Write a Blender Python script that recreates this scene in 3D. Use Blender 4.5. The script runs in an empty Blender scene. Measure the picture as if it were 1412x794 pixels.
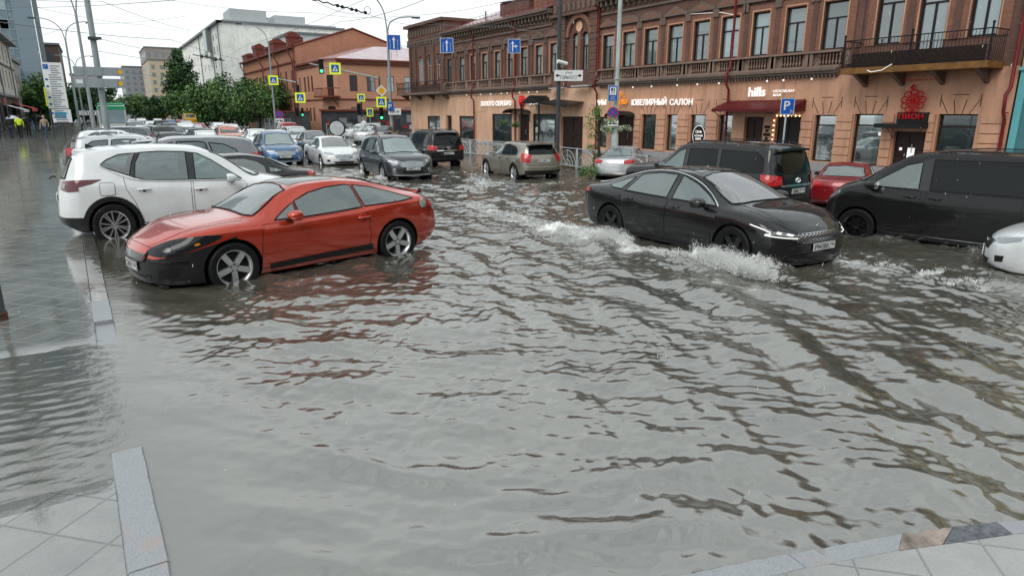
import bpy, bmesh, math, random
import numpy as np
from mathutils import Vector, Matrix
from mathutils.bvhtree import BVHTree
from mathutils.geometry import delaunay_2d_cdt
R = math.radians
rnd = random.Random(7)
sc = bpy.context.scene
COL = sc.collection

# ------------------------------------------------------------------ camera geometry
FPX, PITCH, YAW, CAMH = 900.0, R(15.02), R(31.78), 2.43
_F = np.array([math.sin(YAW)*math.cos(PITCH), math.cos(YAW)*math.cos(PITCH), -math.sin(PITCH)])
_R = np.array([math.cos(YAW), -math.sin(YAW), 0.0]); _U = np.cross(_R, _F)
def at(px, py, X=None, Y=None, z=None):
    """point of the place seen at a pixel of the photo, on a known plane"""
    d = _F + _R*(px-706)/FPX - _U*(py-397)/FPX
    t = X/d[0] if X is not None else (Y/d[1] if Y is not None else (z-CAMH)/d[2])
    return Vector((d[0]*t, d[1]*t, CAMH+d[2]*t))

# ------------------------------------------------------------------ node helpers
def nmat(name):
    m = bpy.data.materials.new(name); m.use_nodes = True
    nt = m.node_tree; b = nt.nodes['Principled BSDF']
    return m, nt, b
def node(nt, t, **kw):
    n = nt.nodes.new(t)
    for k, v in kw.items(): setattr(n, k, v)
    return n
def lk(nt, a, b): nt.links.new(a, b)
def ramp(nt, src, stops, interp='LINEAR'):
    r = node(nt, 'ShaderNodeValToRGB'); r.color_ramp.interpolation = interp
    e = r.color_ramp.elements
    while len(e) < len(stops): e.new(0.5)
    for i, (p, c) in enumerate(stops):
        e[i].position = p; e[i].color = (c[0], c[1], c[2], 1) if not isinstance(c, (int, float)) else (c, c, c, 1)
    lk(nt, src, r.inputs[0]); return r.outputs[0]
def coord(nt, kind='Object', scale=(1,1,1), rot=(0,0,0)):
    tc = node(nt, 'ShaderNodeTexCoord'); mp = node(nt, 'ShaderNodeMapping')
    mp.inputs['Scale'].default_value = scale; mp.inputs['Rotation'].default_value = rot
    lk(nt, tc.outputs[kind], mp.inputs[0]); return mp.outputs[0]
def wcoord(nt, scale=(1,1,1), rot=(0,0,0)):
    g = node(nt, 'ShaderNodeNewGeometry'); mp = node(nt, 'ShaderNodeMapping')
    mp.inputs['Scale'].default_value = scale; mp.inputs['Rotation'].default_value = rot
    lk(nt, g.outputs['Position'], mp.inputs[0]); return mp.outputs[0]
def noise(nt, vec, scale, detail=4, rough=.55, dist=0.0):
    n = node(nt, 'ShaderNodeTexNoise'); n.inputs['Scale'].default_value = scale
    n.inputs['Detail'].default_value = detail; n.inputs['Roughness'].default_value = rough
    n.inputs['Distortion'].default_value = dist
    if vec is not None: lk(nt, vec, n.inputs['Vector'])
    return n.outputs['Fac']
def mixc(nt, fac, a, b, typ='MIX'):
    m = node(nt, 'ShaderNodeMix', data_type='RGBA', blend_type=typ)
    for s, v in ((m.inputs[0], fac), (m.inputs[6], a), (m.inputs[7], b)):
        if hasattr(v, 'is_output'): lk(nt, v, s)
        elif isinstance(v, (int, float)): s.default_value = v
        else: s.default_value = (*v[:3], 1)
    return m.outputs[2]
def mth(nt, op, a, b=0.0, c=None, clamp=False):
    m = node(nt, 'ShaderNodeMath', operation=op); m.use_clamp = clamp
    for s, v in zip(m.inputs, (a, b, c)):
        if v is None: continue
        if hasattr(v, 'is_output'): lk(nt, v, s)
        else: s.default_value = v
    return m.outputs[0]
def bump(nt, b, h, strength=.3, dist=.01, prev=None):
    n = node(nt, 'ShaderNodeBump'); n.inputs['Strength'].default_value = strength
    n.inputs['Distance'].default_value = dist; lk(nt, h, n.inputs['Height'])
    if prev is not None: lk(nt, prev, n.inputs['Normal'])
    if b is not None: lk(nt, n.outputs[0], b.inputs['Normal'])
    return n.outputs[0]

MAT = {}
def plain(name, col, rough=.6, metal=0.0, spec=.22, var=.12, coat=0.0, scale=3.0, bmp=0.0, emit=None, es=0.0):
    if name in MAT: return MAT[name]
    m, nt, b = nmat(name)
    n = noise(nt, wcoord(nt), scale, 5, .6)
    c = ramp(nt, n, [(.25, [x*(1-var) for x in col]), (.75, [min(1, x*(1+var)) for x in col])])
    lk(nt, c, b.inputs['Base Color'])
    b.inputs['Roughness'].default_value = rough; b.inputs['Metallic'].default_value = metal
    b.inputs['Specular IOR Level'].default_value = spec; b.inputs['Coat Weight'].default_value = coat
    b.inputs['Coat Roughness'].default_value = .04
    if bmp: bump(nt, b, noise(nt, wcoord(nt), scale*12, 4), bmp, .02)
    if emit: b.inputs['Emission Color'].default_value = (*emit, 1); b.inputs['Emission Strength'].default_value = es
    MAT[name] = m; return m
def paint(name, col, metal=.0, rough=.3, drops=.10, coat=1.0, dirt=.45):
    if name in MAT: return MAT[name]
    m, nt, b = nmat(name)
    co = coord(nt)
    n = noise(nt, co, 2.2, 5, .6)
    c = ramp(nt, n, [(.3, [x*.9 for x in col]), (.7, [min(1, x*1.07) for x in col])])
    # road film near the sills
    sx = node(nt, 'ShaderNodeSeparateXYZ'); lk(nt, co, sx.inputs[0])
    g = mth(nt, 'MULTIPLY', mth(nt, 'SUBTRACT', .62, sx.outputs[2], clamp=True), 1.1, clamp=True)
    g = mth(nt, 'MULTIPLY', g, mth(nt, 'MULTIPLY', mth(nt, 'ADD', noise(nt, co, 6, 5), .2), dirt), clamp=True)
    c = mixc(nt, g, c, (.13, .12, .105))
    lk(nt, c, b.inputs['Base Color'])
    b.inputs['Metallic'].default_value = metal; b.inputs['Roughness'].default_value = rough
    b.inputs['Coat Weight'].default_value = coat; b.inputs['Coat Roughness'].default_value = .015; b.inputs['Specular IOR Level'].default_value = .2 if metal < .2 else .4
    v = node(nt, 'ShaderNodeTexVoronoi'); v.inputs['Scale'].default_value = 95; lk(nt, co, v.inputs['Vector'])
    d = mth(nt, 'SUBTRACT', .34, v.outputs['Distance'], clamp=True)
    gate = mth(nt, 'GREATER_THAN', noise(nt, co, 60, 2), .52)
    hn = bump(nt, None, mth(nt, 'MULTIPLY', d, gate), drops, .006)
    lk(nt, hn, b.inputs['Coat Normal']); lk(nt, hn, b.inputs['Normal'])
    MAT[name] = m; return m
def glass(name, tint, mixf=.5, base=(.03,.04,.04), ior=1.9):
    """car or shop glass: tinted see-through film under a mirror-like coat"""
    if name in MAT: return MAT[name]
    m, nt, b = nmat(name)
    co = coord(nt)
    b.inputs['Roughness'].default_value = .04; oi = node(nt, 'ShaderNodeObjectInfo'); lk(nt, ramp(nt, oi.outputs['Random'], [(.45, base), (.85, [min(.4, x*(4.5 if name == 'window_pane' else 1.0)) for x in base])]), b.inputs['Base Color'])
    b.inputs['IOR'].default_value = ior
    tr = node(nt, 'ShaderNodeBsdfTransparent'); tr.inputs[0].default_value = (*tint, 1)
    gl = node(nt, 'ShaderNodeBsdfGlossy'); gl.inputs['Roughness'].default_value = .03; gl.inputs[0].default_value = (.95,1,1,1)
    fr = node(nt, 'ShaderNodeFresnel'); fr.inputs['IOR'].default_value = ior
    mx1 = node(nt, 'ShaderNodeMixShader'); lk(nt, fr.outputs[0], mx1.inputs[0]); lk(nt, tr.outputs[0], mx1.inputs[1]); lk(nt, gl.outputs[0], mx1.inputs[2])
    mx = node(nt, 'ShaderNodeMixShader'); mx.inputs[0].default_value = 1-mixf
    lk(nt, b.outputs[0], mx.inputs[1]); lk(nt, mx1.outputs[0], mx.inputs[2])
    v = node(nt, 'ShaderNodeTexVoronoi'); v.inputs['Scale'].default_value = 70; lk(nt, co, v.inputs['Vector'])
    h = mth(nt, 'SUBTRACT', .3, v.outputs['Distance'], clamp=True)
    n = bump(nt, None, h, .07, .006)
    lk(nt, n, gl.inputs['Normal']); lk(nt, n, b.inputs['Normal'])
    lk(nt, mx.outputs[0], nt.nodes['Material Output'].inputs[0])
    MAT[name] = m; return m

# ------------------------------------------------------------------ objects, tags, meshes
def tag(o, label=None, cat=None, group=None, kind=None, category=None):
    cat = cat or category
    for k, v in (('label', label), ('category', cat), ('group', group), ('kind', kind)):
        if v: o[k] = v
    return o
def empty(name, loc=(0,0,0), rz=0, parent=None, **kw):
    o = bpy.data.objects.new(name, None); COL.objects.link(o); o.empty_display_size = .1
    o.location = loc; o.rotation_euler = (0,0,rz)
    if parent: o.parent = parent
    return tag(o, **kw)
def kids(o): return list(o.children)
def copy_tree(o, parent=None):
    c = o.copy(); COL.objects.link(c)
    if parent is not None: c.parent = parent
    for ch in kids(o): copy_tree(ch, c)
    return c
def all_of(o):
    yield o
    for ch in kids(o): yield from all_of(ch)

def orient(p, q):
    d = (Vector(q)-Vector(p)); l = d.length
    z = d.normalized() if l > 1e-9 else Vector((0,0,1))
    a = Vector((0,0,1)) if abs(z.z) < .95 else Vector((1,0,0))
    x = a.cross(z).normalized(); y = z.cross(x)
    return x, y, z, l
class MB:
    def __init__(s): s.v = []; s.f = []; s.m = []; s.cur = 0
    def mat(s, i): s.cur = i; return s
    def add(s, vs, fs):
        n = len(s.v); s.v += [tuple(v) for v in vs]; s.f += [tuple(n+i for i in f) for f in fs]; s.m += [s.cur]*len(fs); return s
    def box(s, a, b, bev=0.0):
        x0,y0,z0 = (min(a[i],b[i]) for i in range(3)); x1,y1,z1 = (max(a[i],b[i]) for i in range(3))
        if bev > 0:
            bev = min(bev, (x1-x0)/2.01, (y1-y0)/2.01, (z1-z0)/2.01); c = bev
            vs = []; 
            for X, sx in ((x0,1),(x1,-1)):
                for Y, sy in ((y0,1),(y1,-1)):
                    for Z, sz in ((z0,1),(z1,-1)):
                        vs += [(X, Y+sy*c, Z+sz*c), (X+sx*c, Y, Z+sz*c), (X+sx*c, Y+sy*c, Z)]
            idx = lambda i,j,k,a: ((i*2+j)*2+k)*3+a
            fs = []
            fs += [[idx(0,0,0,0),idx(0,0,1,0),idx(0,1,1,0),idx(0,1,0,0)],[idx(1,0,0,0),idx(1,1,0,0),idx(1,1,1,0),idx(1,0,1,0)]]
            fs += [[idx(0,0,0,1),idx(1,0,0,1),idx(1,0,1,1),idx(0,0,1,1)],[idx(0,1,0,1),idx(0,1,1,1),idx(1,1,1,1),idx(1,1,0,1)]]
            fs += [[idx(0,0,0,2),idx(0,1,0,2),idx(1,1,0,2),idx(1,0,0,2)],[idx(0,0,1,2),idx(1,0,1,2),idx(1,1,1,2),idx(0,1,1,2)]]
            for k in (0,1):
                for j in (0,1): fs.append([idx(0,j,k,1),idx(1,j,k,1),idx(1,j,k,2),idx(0,j,k,2)])
                for i in (0,1): fs.append([idx(i,0,k,0),idx(i,1,k,0),idx(i,1,k,2),idx(i,0,k,2)])
            for i in (0,1):
                for j in (0,1): fs.append([idx(i,j,0,0),idx(i,j,1,0),idx(i,j,1,1),idx(i,j,0,1)])
            for i in (0,1):
                for j in (0,1):
                    for k in (0,1): fs.append([idx(i,j,k,0),idx(i,j,k,1),idx(i,j,k,2)])
            return s.add(vs, fs)
        vs = [(x0,y0,z0),(x1,y0,z0),(x1,y1,z0),(x0,y1,z0),(x0,y0,z1),(x1,y0,z1),(x1,y1,z1),(x0,y1,z1)]
        return s.add(vs, [(0,3,2,1),(4,5,6,7),(0,1,5,4),(1,2,6,5),(2,3,7,6),(3,0,4,7)])
    def obox(s, c, size, rz=0, rx=0, ry=0):
        M = Matrix.Translation(Vector(c)) @ Matrix.Rotation(rz,4,'Z') @ Matrix.Rotation(ry,4,'Y') @ Matrix.Rotation(rx,4,'X')
        h = [x/2 for x in size]
        vs = [M @ Vector((sx*h[0], sy*h[1], sz*h[2])) for sz in (-1,1) for sx, sy in ((-1,-1),(1,-1),(1,1),(-1,1))]
        return s.add(vs, [(0,3,2,1),(4,5,6,7),(0,1,5,4),(1,2,6,5),(2,3,7,6),(3,0,4,7)])
    def tube(s, pts, r, n=8, cap=True):
        rs = r if isinstance(r, (list, tuple)) else [r]*len(pts)
        base = len(s.v); px = None
        for i, p in enumerate(pts):
            a = pts[max(0,i-1)]; b = pts[min(len(pts)-1,i+1)]
            x, y, z, _ = orient(a, b)
            if px is not None:
                x = (px - z*px.dot(z));
                x = x.normalized() if x.length > 1e-6 else orient(a,b)[0]
                y = z.cross(x)
            px = x
            for k in range(n):
                t = 2*math.pi*k/n; v = Vector(p) + x*math.cos(t)*rs[i] + y*math.sin(t)*rs[i]; s.v.append(tuple(v))
        for i in range(len(pts)-1):
            for k in range(n):
                a = base+i*n+k; b = base+i*n+(k+1)%n
                s.f.append((a,b,b+n,a+n)); s.m.append(s.cur)
        if cap:
            s.f.append(tuple(base+k for k in reversed(range(n)))); s.m.append(s.cur)
            s.f.append(tuple(base+(len(pts)-1)*n+k for k in range(n))); s.m.append(s.cur)
        return s
    def cyl(s, p, q, r, n=12, r2=None): return s.tube([p, q], [r, r if r2 is None else r2], n)
    def lathe(s, prof, axis='Z', c=(0,0,0), n=24, close=False):
        """prof: (radius, height) pairs"""
        base = len(s.v); m = len(prof)
        for k in range(n):
            t = 2*math.pi*k/n; ct, st = math.cos(t), math.sin(t)
            for r_, h in prof:
                v = {'Z':(r_*ct, r_*st, h), 'Y':(r_*st, h, r_*ct), 'X':(h, r_*ct, r_*st)}[axis]
                s.v.append((v[0]+c[0], v[1]+c[1], v[2]+c[2]))
        for k in range(n):
            for i in range(m if close else m-1):
                a = base+k*m+i; b = base+k*m+(i+1)%m; c2 = base+((k+1)%n)*m+(i+1)%m; d = base+((k+1)%n)*m+i
                s.f.append((a,d,c2,b)); s.m.append(s.cur)
        return s
    def quad(s, *p): return s.add(p, [tuple(range(len(p)))])
    def prism(s, poly, axis, a, b):
        """extrude a 2D outline between a and b along an axis"""
        def P(u, v, w): return {'X':(w,u,v), 'Y':(u,w,v), 'Z':(u,v,w)}[axis]
        n = len(poly)
        vs = [P(u,v,a) for u,v in poly]+[P(u,v,b) for u,v in poly]
        return s.add(vs, [tuple(reversed(range(n))), tuple(range(n,2*n))]+[(i,(i+1)%n,n+(i+1)%n,n+i) for i in range(n)])
    def ball(s, c, r, n=6, sz=1.0):
        prof = [(max(1e-4, r*math.sin(math.pi*i/n)), -r*sz*math.cos(math.pi*i/n)) for i in range(n+1)]
        return s.lathe(prof, 'Z', c, max(6, n+2))
    def mesh(s, name, mats, smooth=None):
        me = bpy.data.meshes.new(name); me.from_pydata(s.v, [], s.f)
        for m in (mats if isinstance(mats, (list,tuple)) else [mats]): me.materials.append(m)
        if me.materials and max(s.m, default=0) > 0: me.polygons.foreach_set('material_index', s.m)
        me.validate(); me.update()
        if smooth is not None:
            for p in me.polygons: p.use_smooth = True
            me.set_sharp_from_angle(angle=R(smooth))
        return me
    def build(s, name, mats, parent=None, smooth=None, fixn=True, **kw):
        me = s.mesh(name, mats, smooth)
        if fixn:
            bm = bmesh.new(); bm.from_mesh(me); bmesh.ops.recalc_face_normals(bm, faces=bm.faces); bm.to_mesh(me); bm.free()
            if smooth is not None: me.set_sharp_from_angle(angle=R(smooth))
        o = bpy.data.objects.new(name, me); COL.objects.link(o)
        if parent: o.parent = parent
        return tag(o, **kw)

_txtcache = {}
def text_mesh(s, extrude=.02, offset=0.0, shear=0.0):
    """outline of a word as a mesh, 1 m tall letters laid from the origin along x"""
    key = (s, extrude, offset, shear)
    if key in _txtcache: return _txtcache[key]
    cu = bpy.data.curves.new('lettering', 'FONT'); cu.body = s; cu.size = 1.0; cu.extrude = extrude; cu.offset = offset; cu.shear = shear
    cu.resolution_u = 3
    o = bpy.data.objects.new('lettering_tmp', cu); COL.objects.link(o)
    dg = bpy.context.evaluated_depsgraph_get(); me = bpy.data.meshes.new_from_object(o.evaluated_get(dg))
    bpy.data.objects.remove(o)
    vs = np.array([v.co for v in me.vertices]) if len(me.vertices) else np.zeros((1,3))
    mn, mx = vs.min(0), vs.max(0)
    fs = [tuple(p.vertices) for p in me.polygons]
    _txtcache[key] = (vs, fs, mn, mx); return _txtcache[key]
def text_on(mb, s, origin, u, v, width=None, height=None, extrude=.02, offset=0.0, shear=0.0, off=.004, center=False):
    """place lettering into mesh builder mb: origin lower left, u along the line, v up"""
    vs, fs, mn, mx = text_mesh(s, extrude, offset, shear)
    u = Vector(u).normalized(); v = Vector(v).normalized(); n = u.cross(v)
    w0 = mx[0]-mn[0]; h0 = mx[1]-mn[1]
    sx = width/w0 if width else (height/h0); sy = height/h0 if height else sx
    o = Vector(origin)
    if center: o = o - u*(w0*sx/2) - v*(h0*sy/2)
    k = min(sx, sy)
    pts = [o + u*float((p[0]-mn[0])*sx) + v*float((p[1]-mn[1])*sy) + n*float(p[2]*k + extrude*k + off) for p in vs]
    mb.add(pts, fs)

# ------------------------------------------------------------------ world, sun, camera
w = bpy.data.worlds.new("World"); sc.world = w; w.use_nodes = True
nt = w.node_tree; bg = nt.nodes['Background']
sky = node(nt, 'ShaderNodeTexSky', sky_type='NISHITA'); sky.sun_disc = False
sky.sun_elevation = math.asin(.72); sky.sun_rotation = R(235.9); sky.air_density = 1.2; sky.dust_density = 4; sky.ozone_density = 1.5
hs = node(nt, 'ShaderNodeHueSaturation'); hs.inputs['Saturation'].default_value = .25; lk(nt, sky.outputs[0], hs.inputs['Color'])
tc = node(nt, 'ShaderNodeTexCoord'); mp = node(nt, 'ShaderNodeMapping'); mp.inputs['Scale'].default_value = (1,1,3.2)
lk(nt, tc.outputs['Generated'], mp.inputs[0])
cl = noise(nt, mp.outputs[0], 1.7, 6, .55, .4)
cloud = ramp(nt, cl, [(.3, (7.6,8.25,8.45)), (.62, (8.5,9.0,9.15))])
sx = node(nt, 'ShaderNodeSeparateXYZ'); lk(nt, tc.outputs['Generated'], sx.inputs[0])
zen = mth(nt, 'MULTIPLY', mth(nt, 'SUBTRACT', sx.outputs[2], .12), 1.35, clamp=True)
cl3 = ramp(nt, noise(nt, mp.outputs[0], 2.6, 5, .6, .8), [(.36, (.52,.54,.57)), (.64, (1.06,1.06,1.05))])
cloud2 = mixc(nt, zen, cloud, mixc(nt, 1.0, cloud, cl3, 'MULTIPLY'))
lk(nt, mixc(nt, .93, hs.outputs[0], cloud2), bg.inputs['Color'])
bg.inputs['Strength'].default_value = .134
sun = bpy.data.lights.new('sun', 'SUN'); sun.energy = 1.5; sun.angle = R(35); sun.color = (1,.97,.92)
so = bpy.data.objects.new('sun', sun); COL.objects.link(so)
so.rotation_euler = Vector((-.62,-.42,.78)).to_track_quat('Z','Y').to_euler()
cd = bpy.data.cameras.new('camera'); cam = bpy.data.objects.new('camera', cd); COL.objects.link(cam)
cd.sensor_width = 36; cd.lens = 36*FPX/1412; cd.clip_end = 3000; cd.clip_start = .05
cam.matrix_world = Matrix.Translation((0,0,CAMH)) @ Matrix(((_R[0],_U[0],-_F[0]),(_R[1],_U[1],-_F[1]),(_R[2],_U[2],-_F[2]))).to_4x4()
sc.camera = cam
sc.view_settings.view_transform = 'Standard'; sc.view_settings.look = 'None'; sc.view_settings.exposure = 0; sc.view_settings.gamma = 1
sc.cycles.max_bounces = 8; sc.cycles.glossy_bounces = 4; sc.cycles.diffuse_bounces = 3; sc.cycles.transparent_max_bounces = 12
sc.cycles.use_denoising = True
sc.cycles.caustics_reflective = False; sc.cycles.caustics_refractive = False
# ================================================================== ground, kerbs, flood water
WL = .15
def _hash(ix, iy, s):
    h = (ix.astype(np.int64)*374761393 + iy.astype(np.int64)*668265263 + s*1442695041) & 0xffffffff
    h = ((h ^ (h >> 13))*1274126177) & 0xffffffff
    return ((h ^ (h >> 16)) & 0xffff)/65535.0
def vnoise(x, y, s=0):
    ix = np.floor(x); iy = np.floor(y); fx = x-ix; fy = y-iy
    fx = fx*fx*fx*(fx*(fx*6-15)+10); fy = fy*fy*fy*(fy*(fy*6-15)+10)
    a = _hash(ix,iy,s); b = _hash(ix+1,iy,s); c = _hash(ix,iy+1,s); d = _hash(ix+1,iy+1,s)
    return (a*(1-fx)+b*fx)*(1-fy)+(c*(1-fx)+d*fx)*fy - .5
def fbm(x, y, s=0, o=4):
    t = 0; a = 1.0
    for i in range(o):
        t = t + a*vnoise(x, y, s+i*17); x = x*2.03+5.1; y = y*1.97+3.7; a *= .5
    return t
def sm(a, b, x):
    t = np.clip((x-a)/(b-a), 0, 1); return t*t*(3-2*t)

G2 = lambda px, py: tuple(at(px, py, z=WL)[:2])
# wakes: points, width, foam, churn height
K = 'keep'
STROKES = [
 ([G2(1045,372), G2(1005,366), G2(960,362)], .42, 1.25, .17),
 ([G2(985,362), G2(930,352), G2(880,345), G2(850,338)], .20, .95, .05),
 ([G2(848,332), G2(815,327), G2(770,318)], .50, 1.2, .12),
 ([G2(775,316), G2(735,305), G2(700,300), G2(640,281)], .42, .72, .04),
 ([G2(760,332), G2(700,318), G2(640,305), G2(560,300)], .34, .28, .02),
 ([G2(1045,392), G2(1000,392), G2(940,384)], .22, .62, .02),
 ([G2(1165,362), G2(1205,372), G2(1260,380), G2(1320,390), G2(1412,398)], .26, .70, .05),
 ([G2(1172,350), G2(1215,352), G2(1290,362), G2(1360,376)], .24, .42, .02),
 ([G2(1185,318), G2(1230,330), G2(1300,338), G2(1375,345)], .26, .62, .04),
 ([G2(1235,365), G2(1320,372), G2(1400,382)], .24, .35, .02),
 ([G2(1378,350), G2(1400,352)], .4, .6, .05),
 ([G2(1120,300), G2(1150,298), G2(1130,284)], .4, .35, .02),
 ([G2(660,248), G2(690,256), G2(725,258), G2(770,252)], .42, .62, .05),
 ([G2(660,246), G2(668,252), G2(652,262)], .40, .6, .06),
 ([G2(725,262), G2(790,266), G2(830,264)], .5, .40, .03),
 ([G2(770,276), G2(740,284), G2(730,296)], .5, .45, .03),
 ([G2(500,246), G2(530,252), G2(560,256), G2(600,256)], .5, .45, .03),
 ([G2(520,252), G2(545,256)], .35, .6, .06),
 ([G2(600,236), G2(650,240), G2(665,232)], .7, .40, .03),
 ([G2(800,248), G2(815,254), G2(790,246)], .4, .35, .03),
 ([G2(300,386), G2(330,387), G2(360,383)], .05, .35, .004),
 ([G2(585,345), G2(600,338)], .10, .5, .01),
]
def seg_dist(X, Y, a, b):
    ax, ay = a; bx, by = b; dx, dy = bx-ax, by-ay; L2 = dx*dx+dy*dy+1e-9
    t = np.clip(((X-ax)*dx+(Y-ay)*dy)/L2, 0, 1)
    return np.hypot(X-ax-t*dx, Y-ay-t*dy)
def water_fields(X, Y):
    h = np.zeros_like(X)
    wx = X + .35*fbm(X*.55, Y*.55, 3, 3); wy = Y + .35*fbm(X*.55+9, Y*.55+4, 5, 3)
    rg = random.Random(11)
    def group(ang, spread, wl0, wl1, n, amp, sharp):
        t = np.zeros_like(X)
        for i in range(n):
            a = R(ang + rg.uniform(-spread, spread)); wl = wl0*(wl1/wl0)**rg.random(); k = 2*math.pi/wl
            ph = rg.uniform(0, 6.28)
            s = np.sin((wx*math.cos(a)+wy*math.sin(a))*k + ph)
            s = 2*(((s+1)/2)**sharp)-1 + (sharp-1)*.25
            t = t + s*(wl**1.05)
        return t*amp/math.sqrt(n)
    dR = np.hypot(X-2.8, Y-10.0)
    right = sm(1.5, 4.5, X + (Y-6)*.15)
    # waves thrown off the passing car run towards the kerb, waves thrown back by the kerb cross them
    g1 = group(172, 30, .42, 1.35, 9, .021, 1.9)
    g2 = group(236, 34, .34, 1.15, 9, .021, 1.9)
    g3 = group(200, 80, .14, .32, 9, .017, 1.6)
    g4 = group(190, 90, .07, .14, 9, .015, 1.3)
    patch = .45+1.25*np.clip(fbm(X*.42, Y*.42, 41, 3)+.38, 0, 1)
    h = (g1*(.45+.75*right) + g2*(1.05-.6*right))*patch + g3*(.85+1.1*np.clip(.5+fbm(X*.8,Y*.8,21,2),0,1)) + g4*(.6+1.0*sm(.05,.5,fbm(X*1.3,Y*1.3,61,3)+.15))
    # sheltered strip behind the parked cars and over the flooded pavement
    calm = sm(-.2, 1.3, X); near = 1-sm(1.2, 3.4, Y+X*.30)
    far = 1-.75*sm(14, 45, Y)
    h = h*(.05+.95*calm)*(1-.15*near)*far
    over = (1-sm(-.35, .1, X))
    h = h + over*(.0018*fbm(X*2.1+Y*1.2, Y*8.5, 8, 4)+.0026*fbm(X*8, Y*19, 12, 3)+.0010*np.sin((X*.3+Y)*2*math.pi/.19+6*fbm(X*1.6,Y*1.6,8,3)))
    # churned wakes
    foam = np.zeros_like(X)
    for pts, wd, fi, ch in STROKES:
        x0 = min(p[0] for p in pts)-wd*4; x1 = max(p[0] for p in pts)+wd*4; y0 = min(p[1] for p in pts)-wd*4; y1 = max(p[1] for p in pts)+wd*4
        m = (X > x0) & (X < x1) & (Y > y0) & (Y < y1)
        if not m.any(): continue
        xs, ys = X[m], Y[m]
        xx = xs+.30*fbm(xs*2.2, ys*2.2, 31, 3); yy = ys+.30*fbm(xs*2.2, ys*2.2, 37, 3)
        d = np.full_like(xs, 1e9)
        for a, b in zip(pts, pts[1:]): d = np.minimum(d, seg_dist(xx, yy, a, b))
        q = np.exp(-(d/wd)**2)
        foam[m] = np.maximum(foam[m], fi*q)
        rid = np.abs(fbm(xs*4.2, ys*4.2, 51, 3)); rid2 = fbm(xs*22, ys*22, 57, 3)
        h[m] += q*ch*(.25+1.6*(.45-rid)+.60*rid2)
    foam = foam*(.75+1.1*fbm(X*3.2, Y*3.2, 71, 4))
    return h, np.clip(foam, 0, 1.3)
def spaced(segs):
    out = [segs[0][0]]
    for a, b, d0, d1 in segs:
        x = a; n = max(1, int(round((b-a)/((d0+d1)/2)))); q = (d1/d0)**(1/max(1,n-1)) if n > 1 else 1
        st = [d0*q**i for i in range(n)]; k = (b-a)/sum(st)
        for s_ in st: x += s_*k; out.append(x)
    return np.array(out)
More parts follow.
